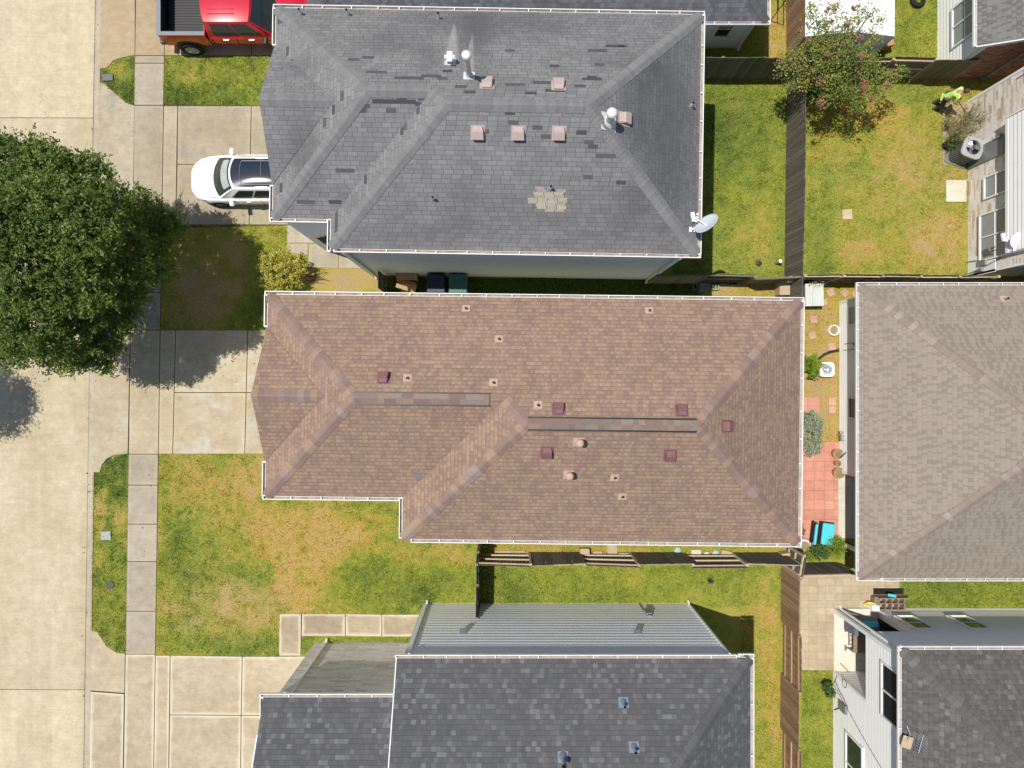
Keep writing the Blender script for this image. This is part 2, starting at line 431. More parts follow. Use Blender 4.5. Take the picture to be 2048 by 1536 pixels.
# lawn regions: polygon in photo pixels, dryness, patchiness, tan amount
LAWN = [
 ([(201, 139), (215, 137), (227, 123), (246, 115), (271, 111), (273, 211), (254, 206), (235, 191), (219, 176), (210, 168), (201, 165)], 0.10, 0.7, 0.1),
 ([(329, 112), (560, 112), (560, 212), (327, 212)], 0.30, 0.9, 0.2),
 ([(195, 455), (266, 455), (262, 655), (192, 655)], 0.45, 0.8, 0.5),
 ([(320, 450), (575, 450), (575, 510), (545, 585), (530, 660), (318, 660)], 0.42, 1.0, 0.6),
 ([(187, 945), (201, 945), (205, 930), (215, 918), (230, 910), (256, 908), (254, 1305), (235, 1303), (215, 1290), (205, 1275), (196, 1262), (183, 1260)], 0.28, 1.1, 0.45),
 ([(317, 908), (545, 908), (545, 1000), (820, 1000), (820, 1085), (957, 1085), (957, 1228), (558, 1228), (558, 1312), (312, 1310)], 0.45, 1.15, 0.30),
 ([(957, 1130), (1567, 1130), (1567, 1214), (957, 1214)], 0.34, 0.75, 0.12),
 ([(1480, 1210), (1567, 1210), (1567, 1560), (1480, 1560)], 0.52, 1.0, 0.4),
 ([(604, 1273), (850, 1273), (850, 1290), (640, 1290), (606, 1310)], 0.35, 0.6, 0.2),
 ([(957, 1075), (1600, 1075), (1600, 1110), (957, 1110)], 0.60, 0.9, 0.4),
 ([(1360, 155), (1580, 157), (1578, 560), (1340, 560), (1360, 200)], 0.30, 0.75, 0.2),
 ([(1340, 560), (1580, 560), (1577, 610), (1340, 610)], 0.55, 0.8, 0.4),
 ([(1609, 158), (1975, 158), (1936, 205), (1936, 556), (1607, 556)], 0.47, 0.95, 0.35),
 ([(1400, -40), (1590, -40), (1590, 152), (1400, 152)], 0.45, 0.8, 0.3),
 ([(1600, -40), (1880, -40), (1880, 155), (1600, 155)], 0.32, 0.7, 0.1),
 ([(1590, 562), (1730, 562), (1730, 600), (1679, 606), (1678, 884), (1590, 884)], 0.74, 0.7, 0.6),
 ([(1603, 1340), (1668, 1333), (1667, 1560), (1601, 1560)], 0.33, 0.8, 0.15),
 ([(1798, 1150), (2080, 1150), (2080, 1216), (1805, 1216)], 0.28, 0.5, 0.05),
 ([(770, 552), (1405, 556), (1400, 606), (770, 596)], 0.0, 0.3, 0.0),  # narrow gap between the houses: its shade deepened by the darkest grass colour
 ([(1590, 1085), (1700, 1085), (1700, 1118), (1590, 1118)], 0.4, 0.8, 0.3),
]
# local patches: centre px, radii px, dryness change, bare change
PATCH = [((615, 1080), (95, 58), .42, .1), ((605, 1160), (50, 60), .45, .1), ((560, 1050), (50, 40), .2, .1), ((700, 1060), (90, 45), .25, 0), ((500, 960), (60, 45), .3, .35), ((430, 1010), (70, 50), .2, .2),
 ((420, 1215), (110, 55), .22, .5), ((500, 1210), (70, 50), .2, .5), ((360, 960), (40, 50), .12, .1), ((385, 1120), (60, 70), -.22, 0), ((400, 1240), (40, 25), -.25, 0), ((480, 1160), (70, 35), -.12, 0), ((450, 1290), (150, 25), -.15, 0),
 ((800, 1170), (150, 45), -.12, -.3), ((600, 940), (80, 30), .1, .2), ((850, 1110), (90, 30), .12, .1), ((200, 1020), (15, 40), .35, .3), ((240, 1040), (15, 30), .3, .2), ((205, 1120), (15, 25), .3, 0),
 ((1500, 480), (45, 40), .22, .1), ((1530, 420), (22, 40), .14, .05), ((1470, 400), (25, 25), .1, 0), ((1480, 250), (70, 60), -.1, 0), ((1430, 350), (35, 180), -.06, 0),
 ((1850, 400), (70, 110), .16, .35), ((1740, 360), (90, 60), .08, .2), ((1670, 300), (80, 40), .05, 0), ((1880, 500), (60, 55), .3, .4), ((1640, 500), (35, 90), -.22, 0), ((1800, 190), (90, 30), -.18, 0), ((1640, 240), (30, 40), .1, 0), ((1760, 225), (60, 30), .25, 0), ((1690, 345), (60, 25), -.15, 0), ((1850, 330), (30, 40), -.1, 0), ((1720, 500), (50, 30), .1, .1),
 ((1535, 1190), (25, 40), .28, .2), ((1530, 1300), (20, 60), .15, .1), ((1545, 1400), (15, 80), .2, 0), ((1525, 1480), (20, 30), -.1, 0), ((1060, 1185), (110, 25), -.05, 0), ((1250, 1160), (40, 20), .15, 0),
 ((430, 560), (80, 80), .2, .45), ((380, 610), (50, 50), .15, .4), ((520, 560), (40, 90), -.15, -.3), ((520, 480), (50, 30), .1, 0), ((230, 520), (40, 90), .2, .6), ((500, 620), (30, 40), -.1, -.2),
 ((400, 150), (40, 20), .22, .15), ((500, 165), (40, 40), .08, 0), ((360, 195), (30, 20), -.15, 0), ((240, 140), (20, 15), .35, .2),
 ((1560, 60), (30, 60), .35, .5), ((1860, 70), (30, 60), .06, 0), ((1640, 720), (50, 130), .15, .5), ((1640, 640), (40, 40), .05, .2), ((1630, 800), (40, 40), .2, .5), ((680, 560), (90, 25), .3, .8), ((1450, 580), (80, 20), .2, .3)]
def dry_bare(X, Y):
    PX = NX + X * FPX / CAMH; PY = NY - Y * FPX / CAMH
    dry = np.full(X.shape, 0.5); pat = np.ones(X.shape); tan = np.full(X.shape, 0.3)
    for poly, d, p, t in LAWN:
        m = inpoly(PX, PY, poly)
        dry[m] = d; pat[m] = p; tan[m] = t
    n = fbm(X * 0.55, Y * 0.55, 3, 4) - 0.5
    n2 = fbm(X * 1.9, Y * 1.9, 31, 4) - 0.5
    n3 = fbm(X * 6.0, Y * 6.0, 57, 3) - 0.5
    wob = 1 + 1.1 * (fbm(X * 0.9, Y * 0.9, 77, 4) - 0.5) + 0.7 * n2
    bare = np.clip(tan * (n2 * 2.2 + n * 1.2), 0, 1)
    for (cx, cy), (rx, ry), dd, db in PATCH:
        r = np.sqrt(((PX - cx) / rx) ** 2 + ((PY - cy) / ry) ** 2) * wob
        w = np.clip(1.5 - r, 0, 1) ; w = w * w * (3 - 2 * w) * np.clip(1 + 1.6 * n3 + 1.2 * n2, 0.1, 2)
        dry = dry + dd * w; bare = bare + db * w * (0.65 + 1.2 * n2)
    n4 = fbm(X * 15, Y * 15, 91, 2) - 0.5
    dry = dry + pat * (0.48 * n + 0.36 * n2 + 0.40 * n3 + 0.40 * n4)
    return np.clip(dry, 0, 1), np.clip(bare, 0, 1)
def inpoly(px, py, poly):
    m = np.zeros(px.shape, bool); n = len(poly); j = n - 1
    for i in range(n):
        xi, yi = poly[i]; xj, yj = poly[j]
        if yi != yj:
            c = ((yi > py) != (yj > py)) & (px < (xj - xi) * (py - yi) / (yj - yi) + xi)
            m ^= c
        j = i
    return m

def grass_mat(name, blade):
    g = G(name, 0.85, 0.12)
    d = g.attr('dry'); b = g.attr('bare')
    if blade:
        d = g.M('ADD', d, g.M('MULTIPLY_ADD', g.attr('rnd'), 0.34, -0.17))
    else:
        d = g.M('ADD', d, g.M('MULTIPLY_ADD', g.noise(14, 4), 0.3, -0.15))
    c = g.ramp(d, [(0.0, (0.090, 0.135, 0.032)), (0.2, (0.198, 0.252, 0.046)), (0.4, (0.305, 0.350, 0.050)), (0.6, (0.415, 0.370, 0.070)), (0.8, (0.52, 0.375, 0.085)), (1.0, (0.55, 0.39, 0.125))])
    c = g.mix(g.M('MULTIPLY', b, 0.65), c, (0.45, 0.34, 0.20))
    if blade:
        k = g.M('MULTIPLY_ADD', g.attr('rnd'), 0.9, 0.62)
    else:
        k = g.M('MULTIPLY_ADD', g.noise(26, 5), 1.1, 0.12)
    c = g.mix(1.0, c, g.comb(k, k, k), 'MULTIPLY')
    return g.col(c)
MT['lawn'] = grass_mat('lawn turf', False)
MT['blade'] = grass_mat('grass blades', True)
if True:
    tr = MT['blade'].node_tree
    bs = tr.nodes['Principled BSDF']
    tl = tr.nodes.new('ShaderNodeBsdfTranslucent'); ms = tr.nodes.new('ShaderNodeMixShader'); ms.inputs[0].default_value = 0.3
    src = bs.inputs['Base Color'].links[0].from_socket
    tr.links.new(src, tl.inputs[0]); tr.links.new(bs.outputs[0], ms.inputs[1]); tr.links.new(tl.outputs[0], ms.inputs[2])
    tr.links.new(ms.outputs[0], tr.nodes['Material Output'].inputs[0])

g_ = G('far ground', 0.95, 0.1)
MT['soil'] = g_.col(g_.mix(g_.noise(0.5, 5), (0.16, 0.17, 0.05), (0.28, 0.22, 0.12)))
mb = MB(); mb.box(-150, -150, -0.6, 150, 150, -0.20)
structure(mb, 'ground', MT['soil'], 'level soil ground under the whole neighbourhood', 'ground')

def kx(py):                                            # outer kerb edge in px
    return 203 - 0.0175 * py + 0.0000016 * py * py
mb = MB()                                              # lawn soil sheet to the right of the kerb
ys = np.arange(-24, 24.01, 0.15); nx_ = 320
rows = []
for y in ys:
    x0 = W(kx(NY - y * FPX / CAMH), 0)[0]
    rows.append([(lerp(x0, 32.0, j / nx_), y, 0.0) for j in range(nx_ + 1)])
mb.grid(rows)
lawn = structure(mb, 'lawn', MT['lawn'], 'mown lawns of green and sun dried yellow grass around the houses', 'lawn')
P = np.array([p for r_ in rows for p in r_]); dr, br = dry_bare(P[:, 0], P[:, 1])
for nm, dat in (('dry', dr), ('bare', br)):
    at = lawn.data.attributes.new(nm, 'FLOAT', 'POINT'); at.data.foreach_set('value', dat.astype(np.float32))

def np_mesh(name, verts, k, mats, attrs, parent=None):
    """verts (n*k,3): n separate polygons of k corners; attrs: face values"""
    n = len(verts) // k
    me = bpy.data.meshes.new(name)
    me.vertices.add(n * k); me.vertices.foreach_set('co', verts.astype(np.float32).ravel())
    me.loops.add(n * k); me.loops.foreach_set('vertex_index', np.arange(n * k, dtype=np.int32))
    me.polygons.add(n); me.polygons.foreach_set('loop_start', np.arange(0, n * k, k, dtype=np.int32))
    try: me.polygons.foreach_set('loop_total', np.full(n, k, dtype=np.int32))
    except Exception: pass
    for q in (mats if isinstance(mats, (list, tuple)) else [mats]): me.materials.append(q)
    for nm, dat in attrs.items():
        if nm == 'mat': me.polygons.foreach_set('material_index', dat.astype(np.int32)); continue
        at = me.attributes.new(nm, 'FLOAT', 'FACE'); at.data.foreach_set('value', dat.astype(np.float32))
    me.update(calc_edges=True)
    o = bpy.data.objects.new(name, me); COL.objects.link(o)
    if parent: o.parent = parent
    return o

def grass(polys, dens=1000):
    A = []
    for poly, d, p, t in polys:
        q = np.array(poly, float); x0, y0 = q.min(0); x1, y1 = q.max(0)
        area = (x1 - x0) * (y1 - y0) * (CAMH / FPX) ** 2
        n = int(area * dens)
        px = rng.uniform(x0, x1, n); py = rng.uniform(y0, y1, n)
        m = inpoly(px, py, poly)
        A.append(np.stack([(px[m] - NX) * CAMH / FPX, (NY - py[m]) * CAMH / FPX], 1))
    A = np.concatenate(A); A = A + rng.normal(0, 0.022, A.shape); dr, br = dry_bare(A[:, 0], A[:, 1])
    keep = rng.random(len(A)) > br * 0.75
    A, dr, br = A[keep], dr[keep], br[keep]; n = len(A)
    a = rng.uniform(0, 2 * np.pi, n); L = rng.uniform(0.05, 0.125, n) * (1.1 - 0.4 * dr); w = rng.uniform(0.008, 0.018, n)
    lean = rng.uniform(0.35, 1.15, n)
    tuft = fbm(A[:, 0] * 4.0, A[:, 1] * 4.0, 133, 3) > 0.60
    L = np.where(tuft, L * 1.55, L); w = np.where(tuft, w * 1.3, w)
    d = np.stack([np.cos(a), np.sin(a)], 1); s = np.stack([-np.sin(a), np.cos(a)], 1)
    z0 = np.full(n, -0.005)
    p0 = np.column_stack([A + s * w[:, None] * .5, z0]); p1 = np.column_stack([A - s * w[:, None] * .5, z0])
    tip = np.column_stack([A + d * (L * np.sin(lean))[:, None], L * np.cos(lean)])
    V = np.stack([p0, p1, tip], 1).reshape(-1, 3)
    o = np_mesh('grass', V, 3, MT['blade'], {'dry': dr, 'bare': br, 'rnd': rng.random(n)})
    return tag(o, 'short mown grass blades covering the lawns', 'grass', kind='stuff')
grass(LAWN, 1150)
def litter(n):
    px, py = [], []
    while len(px) < n:
        t = rng.random()
        if t < .16: y = rng.uniform(-20, 1560); px.append(kx(y) + rng.normal(-11, 6)); py.append(y)
        elif t < .7: px.append(rng.uniform(190, 560)); py.append(rng.uniform(430, 760))
        else: px.append(rng.uniform(190, 950)); py.append(rng.uniform(905, 1310))
    A = np.stack([(np.array(px) - NX) * CAMH / FPX, (NY - np.array(py)) * CAMH / FPX], 1); n = len(A)
    a = rng.uniform(0, 6.28, n); L = rng.uniform(.02, .055, n); w = L * rng.uniform(.3, .6, n); z = np.where(np.array(px) < 190, -.075, .045) + rng.uniform(0, .02, n)
    d = np.stack([np.cos(a), np.sin(a)], 1) * L[:, None]; s = np.stack([-np.sin(a), np.cos(a)], 1) * w[:, None]
    V = np.stack([np.column_stack([A - d, z]), np.column_stack([A + s, z + .012]), np.column_stack([A + d, z + .004]), np.column_stack([A - s, z])], 1).reshape(-1, 3)
    g = G('dry leaves', .9, .1); g.col(g.ramp(g.attr('rnd'), [(0, (.10, .06, .03)), (.6, (.26, .17, .08)), (1, (.48, .36, .17))]))
    tag(np_mesh('leaf_litter', V, 4, g.mat, {'rnd': rng.random(n)}), 'dry fallen leaves scattered along the kerb and front lawns', 'leaf litter', kind='stuff')
litter(360)

# --- concrete slabs
def slab(mb, q, gap=0.017, z=0.03, m=0):
    P = [Vector((p[0], p[1], 0)) for p in WL(q)]; n = 4
    A = sum(P[i].x * P[(i + 1) % n].y - P[(i + 1) % n].x * P[i].y for i in range(n))
    if A < 0: P = P[::-1]
    Q = []
    for i in range(4):
        a = (P[(i + 1) % 4] - P[i]).normalized(); b = (P[i - 1] - P[i]).normalized()
        Q.append(P[i] + (a + b) * gap)
    sx = (Q[1] - Q[0]).length; sy = (Q[3] - Q[0]).length
    mb.prism([(p.x, p.y) for p in Q], 0.0, z, None, m, [(0, 0), (1, 0), (1, 1), (0, 1)], sx, sy)
def under(mb, pts, m=1, z=0.012):
    mb.face([(p[0], p[1], z) for p in WL(pts)][::-1], None, .5, m)
def apron(mb, pts, z=0.03, m=0):
    mb.prism([(p[0], p[1]) for p in WL(pts)], 0.0, z, None, m)
def sw(y): return (lerp(272, 248, y / 1536), lerp(331, 308, y / 1536))   # pavement edges

# street with kerb
mb = MB()
zr = -0.11
ky = [(-260, 234), (234, 1382), (1382, 1800)]
for a, b in ky:
    q = [(-420, a - 2), (kx(a) - 16.2, a), (kx(b) - 16.2, b), (-420, b - 2)]
    P = [(p[0], p[1]) for p in WL(q)]
    g1 = 0.012
    P[0] = (P[0][0], P[0][1] - g1); P[1] = (P[1][0], P[1][1] - g1); P[2] = (P[2][0], P[2][1] + g1); P[3] = (P[3][0], P[3][1] + g1)
    mb.prism(P, -0.18, zr)
mb.prism([(p[0], p[1]) for p in WL([(-420, -260), (190, -260), (165, 1800), (-420, 1800)])], -0.19, -0.15, .5, 1)
structure(mb, 'road', [MT['road'], MT['joint']], 'pale concrete residential street with dark joints', 'road')
mb = MB()
yy = list(range(-200, 1760, 60))
rows = [[], [], [], []]
for y in yy:
    e = kx(y)
    for k, (dx, z) in enumerate(((-15, zr + 0.004), (-11, zr + 0.012), (-2.5, 0.028), (0.6, 0.03))):
        p = W(e + dx, y); rows[k].append((p.x, p.y, z))
mb.grid(rows)
structure(mb, 'kerb', MT['kerb'], 'low sloped concrete kerb along the street', 'kerb')

# pavement
mb = MB()
def pave(y0, y1): slab(mb, [(sw(y0)[0], y0), (sw(y0)[1], y0), (sw(y1)[1], y1), (sw(y1)[0], y1)])
for ab in ((112, 127), (127, 211)): pave(*ab)
for ab in ((450, 510), (510, 585), (585, 660)): pave(*ab)
for ab in ((908, 970), (970, 1048), (1048, 1123), (1123, 1222), (1222, 1308)): pave(*ab)
for a, b in ((112, 211), (450, 660), (908, 1308)):
    under(mb, [(sw(a)[0], a), (sw(a)[1], a), (sw(b)[1], b), (sw(b)[0], b)])
structure(mb, 'sidewalk', [MT['walk'], MT['joint']], 'grey concrete pavement crossing the front lawns', 'sidewalk')

def drive(name, mats, slabs, aprons, und, label):
    mb = MB()
    for q in slabs: slab(mb, q)
    for q in aprons: apron(mb, q)
    for u in und: under(mb, u)
    return structure(mb, name, mats, label, 'driveway')
# driveway under the pickup
drive('driveway', [MT['apron_tan'], MT['joint']],
      [[(sw(-60)[0], -60), (sw(-60)[1], -60), (sw(112)[1], 112), (sw(112)[0], 112)], [(331, -60), (357, -60), (357, 112), (329, 112)],
       [(357, -60), (503, -60), (503, 112), (357, 112)], [(503, -60), (620, -60), (620, 112), (503, 112)]],
      [[(204, -60), (271, -60), (270, 111), (246, 115), (227, 122), (215, 136), (201, 138)]],
      [[(202, -60), (620, -60), (620, 112), (245, 112), (225, 120), (202, 130)]], 'tan stained concrete driveway under the red pickup')
s0 = lambda y: sw(y)[0]
s1 = lambda y: sw(y)[1]
drive('driveway', [MT['drive_grey'], MT['joint']],
      [[(s0(211), 211), (s1(211), 211), (s1(450), 450), (s0(450), 450)], [(s1(211), 212), (356, 212), (352, 450), (s1(450), 450)],
       [(356, 212), (503, 212), (501, 329), (355, 329)], [(355, 329), (501, 329), (499, 450), (352, 450)],
       [(503, 212), (600, 212), (600, 329), (501, 329)], [(501, 329), (600, 329), (600, 450), (499, 450)]],
      [[(201, 166), (210, 169), (219, 177), (235, 192), (254, 207), (270, 212), (267, 450), (250, 452), (225, 462), (205, 480), (195, 485)]],
      [[(200, 170), (254, 207), (600, 212), (600, 450), (225, 460), (196, 480)]], 'weathered concrete driveway under the white car')
drive('driveway', [MT['drive'], MT['joint']],
      [[(s0(660), 660), (s1(660), 660), (s1(908), 908), (s0(908), 908)], [(s1(660), 660), (352, 660), (346, 908), (s1(908), 908)],
       [(352, 660), (496, 660), (493, 785), (349, 785)], [(349, 785), (493, 785), (490, 908), (346, 908)],
       [(496, 660), (580, 660), (580, 785), (493, 785)], [(493, 785), (580, 785), (580, 908), (490, 908)]],
      [[(192, 640), (205, 645), (230, 657), (s0(660) - 1, 660), (256, 907), (230, 909), (214, 917), (204, 930), (200, 944), (187, 944)]],
      [[(191, 645), (230, 660), (580, 660), (580, 908), (230, 908), (205, 930), (188, 942)]], 'buff concrete driveway in front of the brown roofed house')
drive('driveway', [MT['drive_white'], MT['joint']],
      [[(s0(1308), 1308), (s1(1308), 1308), (s1(1620), 1620), (s0(1620), 1620)], [(s1(1308), 1310), (341, 1310), (337, 1620), (s1(1620), 1620)],
       [(341, 1310), (485, 1312), (483, 1430), (340, 1429)], [(340, 1429), (483, 1430), (481, 1620), (337, 1620)],
       [(485, 1312), (640, 1312), (640, 1431), (483, 1430)], [(483, 1430), (640, 1431), (640, 1620), (481, 1620)],
       [(182, 1382), (s0(1384) - 1, 1387), (s0(1620) - 1, 1620), (178, 1620)]],
      [[(183, 1261), (195, 1263), (204, 1277), (214, 1292), (234, 1305), (s0(1308) - 1, 1307), (s0(1384) - 1, 1385), (182.3, 1380)]],
      [[(183, 1265), (205, 1281), (215, 1295), (235, 1307), (250, 1310), (640, 1313), (640, 1620), (178, 1620)]], 'white edged concrete driveway beside the dark roofed house')

mb = MB()
for q in ([(559, 1227), (603, 1227), (602, 1311), (558, 1311)], [(604, 1227), (691, 1227), (691, 1272), (603, 1272)], [(691, 1227), (764, 1228), (764, 1273), (691, 1272)], [(764, 1228), (860, 1228), (860, 1273), (764, 1273)]): slab(mb, q)
under(mb, [(559, 1228), (860, 1228), (860, 1272), (603, 1272), (602, 1310), (559, 1310)])
structure(mb, 'walkway', [MT['walk_edge'], MT['joint']], 'white edged concrete walkway bending from the lawn to the stone wall', 'walkway')
mb = MB()
for q in ([(574, 450), (640, 450), (640, 486.5), (574, 486.5)], [(574, 487), (616.5, 487), (616.5, 511), (574, 505)], [(617, 488), (677, 488), (677, 537), (617, 535)], [(677, 488), (745, 488), (745, 538), (677, 537)]): slab(mb, q)
structure(mb, 'walkway', [MT['walk'], MT['joint']], 'grey concrete walkway by the yellow shrub at the grey house', 'walkway')

# paver patio, red tile patio, small slabs
mb = MB()
def lay(x0, y0, x1, y1, sx, sy, jit=0.0, clip=None, z=0.03, brick=False):
    r_ = 0; y = y0
    while y < y1 - 2:
        x = x0 - (sx * 0.5 if (brick and r_ % 2) else 0)
        while x < x1 - 2:
            a, b = max(x, x0), min(x + sx, x1)
            c, d = y, min(y + sy, y1)
            if b - a > 3 and (clip is None or clip((a + b) / 2, (c + d) / 2)):
                slab(mb, [(a, c), (b, c), (b, d), (a, d)], 0.004, z)
            x += sx
        y += sy; r_ += 1
lay(1600, 1142, 1668, 1340, 17, 14.6)
lay(1668, 1142, 1798, 1218, 17, 14.6, z=0.031)
under(mb, [(1600, 1142), (1798, 1142), (1798, 1216), (1668, 1216), (1668, 1338), (1600, 1338)], z=.024)
structure(mb, 'patio', [MT['paver'], MT['joint_pale']], 'tan paver patio between the brown fence and the white house', 'patio')
mb = MB()
lay(1590, 884, 1677, 1090, 19.3, 19.3)
lay(1590, 795, 1640, 826, 24, 31)
under(mb, [(1590, 885), (1677, 885), (1677, 1089), (1590, 1089)])
structure(mb, 'patio', [MT['tile'], MT['joint']], 'red concrete tile patio behind the taupe roofed house', 'patio')
mb = MB(); slab(mb, [(1891, 361), (1931, 361), (1931, 404), (1891, 404)], 0.0, 0.06)
structure(mb, 'concrete_pad', [MT['slab'], MT['joint']], 'square pale concrete pad in front of the stone wall', 'slab')
mb = MB(); slab(mb, [(1885, 205), (1936, 203), (1936, 330), (1885, 330)], 0.0, 0.012)
g_ = G('mulch bed', 0.95, 0.1)
MT['mulch'] = g_.col(g_.mix(g_.noise(9, 6), (0.13, 0.10, 0.06), (0.50, 0.42, 0.31)))
structure(mb, 'planting_bed', [MT['mulch'], MT['joint']], 'strip of mulch and pale stones along the stone wall', 'planting bed')

# ---------------------------------------------------------------- house building helpers
def roof_face(mb, pts, m=0):
    pts = [Vector(p) for p in pts]
    n = Vector((0, 0, 0))
    for i in range(len(pts)):
        a, b = pts[i], pts[(i + 1) % len(pts)]
        n += Vector(((a.y - b.y) * (a.z + b.z), (a.z - b.z) * (a.x + b.x), (a.x - b.x) * (a.y + b.y)))
    n.normalize()
    if n.z < 0: n = -n; pts = pts[::-1]
    up = Vector((-n.x * n.z, -n.y * n.z, n.x * n.x + n.y * n.y)).normalized()
    u = up.cross(n)
    lo = min(pts, key=lambda p: p.z)
    mb.face(pts, [(u.dot(p), up.dot(p - lo)) for p in pts], None, m)
def cap_line(mb, p0, p1, s, diag, w=0.15, seg=0.2, lift=0.012, m=0):
    """overlapping cap shingles folded over a hip or ridge; p0 is the low end"""
    p0 = Vector(p0); p1 = Vector(p1); L = (p1 - p0).length; d = (p1 - p0) / L
    h = Vector((-d.y, d.x, 0)).normalized()
    drop = s / math.sqrt(2) if diag else s
    n = max(1, int(L / seg))
    for k in range(n):
        a = p0 + d * (L * k / n); b = p0 + d * min(L, L * (k + 1.12) / n)
        r_ = random.random()
        ja = random.uniform(-.006, .006)
        la, lb = lift + 0.010, lift
        def sec(p, l): return [p + h * (w + ja) + Vector((0, 0, -drop * w + l)), p + h * .03 + Vector((0, 0, l + .014 - drop * .03)), p - h * .03 + Vector((0, 0, l + .014 - drop * .03)), p - h * (w - ja) + Vector((0, 0, -drop * w + l))]
        A, B = sec(a, la), sec(b, lb)
        for i in range(3):
            mb.face([A[i], A[i + 1], B[i + 1], B[i]], None, r_, m)
        mb.face([A[i_] for i_ in (0, 1, 2, 3)][::-1] , None, r_, m)
        for i, j in ((0, 1), (3, -1)):
            q = Vector((0, 0, -la - .004))
            f = [A[i], B[i], B[i] + Vector((0, 0, -lb - .004)), A[i] + q]
            mb.face(f if j > 0 else f[::-1], None, r_, m)
def gutter(mb, p0, p1, out, straps=0.8, w=0.115):
    """white half box gutter between roof edge points (z of the roof edge)"""
    p0 = Vector(p0); p1 = Vector(p1); out = Vector(out).normalized(); d = (p1 - p0).normalized()
    Z = Vector((0, 0, 1))
    mb.beam(p0 + out * (w - .011) - Z * .040, p1 + out * (w - .011) - Z * .040, .022, .105, .5, 0)
    mb.beam(p0 + out * (w * .5) - Z * .088, p1 + out * (w * .5) - Z * .088, w - .024, .012, .5, 1)
    mb.beam(p0 + out * .006 - Z * .075, p1 + out * .006 - Z * .075, .012, .13, .5, 0)
    L = (p1 - p0).length; n = max(1, int(L / straps))
    for k in range(n + 1):
        q = p0 + d * (0.02 + (L - 0.04) * (k + (random.uniform(-.15, .15) if 0 < k < n else 0)) / n)
        mb.beam(q + out * .0, q + out * (w - .001), .026, .012, .5, 0)
    for q in (p0, p1):
        mb.beam(q + out * .012 - Z * .04, q + out * (w - .023) - Z * .04, .01, .09, .5, 0)
def lap(mb, p0, p1, z0, z1, out, e=0.2, m=0, proud=0.024):
    p0 = Vector((p0[0], p0[1], 0)); p1 = Vector((p1[0], p1[1], 0)); out = Vector((out[0], out[1], 0)).normalized()
    if (p1 - p0).cross(Vector((0, 0, 1))).dot(out) < 0: p0, p1 = p1, p0
    z = z0
    while z < z1 - .01:
        zt = min(z1, z + e); Z = Vector((0, 0, 1))
        a, b = p0 + out * proud + Z * z, p1 + out * proud + Z * z
        c, d = p1 + out * .002 + Z * zt, p0 + out * .002 + Z * zt
        mb.face([a, b, c, d], None, None, m)
        mb.face([p0 + Z * z, p1 + Z * z, b, a], None, .5, m)
        z = zt
    mb.face([p0 + Vector((0, 0, z0)), p0 + out * proud + Vector((0, 0, z0)), p0 + out * .002 + Vector((0, 0, z1)), p0 + Vector((0, 0, z1))], None, .5, m)
def flat_wall(mb, p0, p1, z0, z1, out, m=0, z1b=None):
    p0 = Vector((p0[0], p0[1], 0)); p1 = Vector((p1[0], p1[1], 0)); out = Vector((out[0], out[1], 0))
    za, zb = z1, z1 if z1b is None else z1b
    if (p1 - p0).cross(Vector((0, 0, 1))).dot(out) < 0: p0, p1 = p1, p0; za, zb = zb, za
    L = (p1 - p0).length; Z = Vector((0, 0, 1))
    mb.face([p0 + Z * z0, p1 + Z * z0, p1 + Z * zb, p0 + Z * za], [(0, z0), (L, z0), (L, zb), (0, za)], None, m)
def window(parent, c0, c1, z0, z1, out, mull=1, rail=True, fr=0.07, proud=0.058, glass='glass'):
    """frame (part) with pane (sub-part) standing proud of the wall"""
    c0 = Vector((c0[0], c0[1], 0)); c1 = Vector((c1[0], c1[1], 0)); o = Vector((out[0], out[1], 0)).normalized() * proud
    Z = Vector((0, 0, 1)); d = (c1 - c0).normalized(); dep = 0.06
    f = MB()
    f.beam(c0 + o + Z * (z0 + fr / 2), c1 + o + Z * (z0 + fr / 2), dep, fr, .5)
    f.beam(c0 + o + Z * (z1 - fr / 2), c1 + o + Z * (z1 - fr / 2), dep, fr, .5)
    for q in (c0 + d * fr / 2, c1 - d * fr / 2):
        f.beam(q + o + Z * (z0 + fr), q + o + Z * (z1 - fr), dep, fr, .5, 0, d.cross(Z))
    L = (c1 - c0).length
    for k in range(1, mull + 1):
        q = c0 + d * (L * k / (mull + 1))
        f.beam(q + o * .9 + Z * (z0 + fr), q + o * .9 + Z * (z1 - fr), dep * .8, fr * .9, .5, 0, d.cross(Z))
    if rail:
        zm = (z0 + z1) / 2
        f.beam(c0 + d * fr + o * .72 + Z * zm, c1 - d * fr + o * .72 + Z * zm, dep * .62, fr * .55, .5)
    fo = f.build('window', MT['white_trim'], parent)
    p = MB()
    q0 = c0 + d * fr * .5 + o * .72; q1 = c1 - d * fr * .5 + o * .72
    if (q1 - q0).cross(Z).dot(o) < 0: q0, q1 = q1, q0
    p.face([q0 + Z * (z0 + fr * .5), q1 + Z * (z0 + fr * .5), q1 + Z * (z1 - fr * .5), q0 + Z * (z1 - fr * .5)])
    p.build('pane', MT[glass], fo)
    return fo
def downspout(parent, top, foot, out):
    mb = MB(); o = Vector(out).normalized()
    a = Vector(top); b = Vector(foot)
    mb.beam(a + o * .05 - Vector((0, 0, .08)), Vector((b.x, b.y, a.z - .35)) + o * .05, .075, .06, .5)
    mb.beam(Vector((b.x, b.y, a.z - .3)) + o * .05, Vector((b.x, b.y, .25)) + o * .05, .075, .06, .5)
    mb.beam(Vector((b.x, b.y, .28)) + o * .05, Vector((b.x, b.y, .08)) + o * .16, .075, .06, .5)
    return mb.build('downspout', MT['white_trim'], parent)
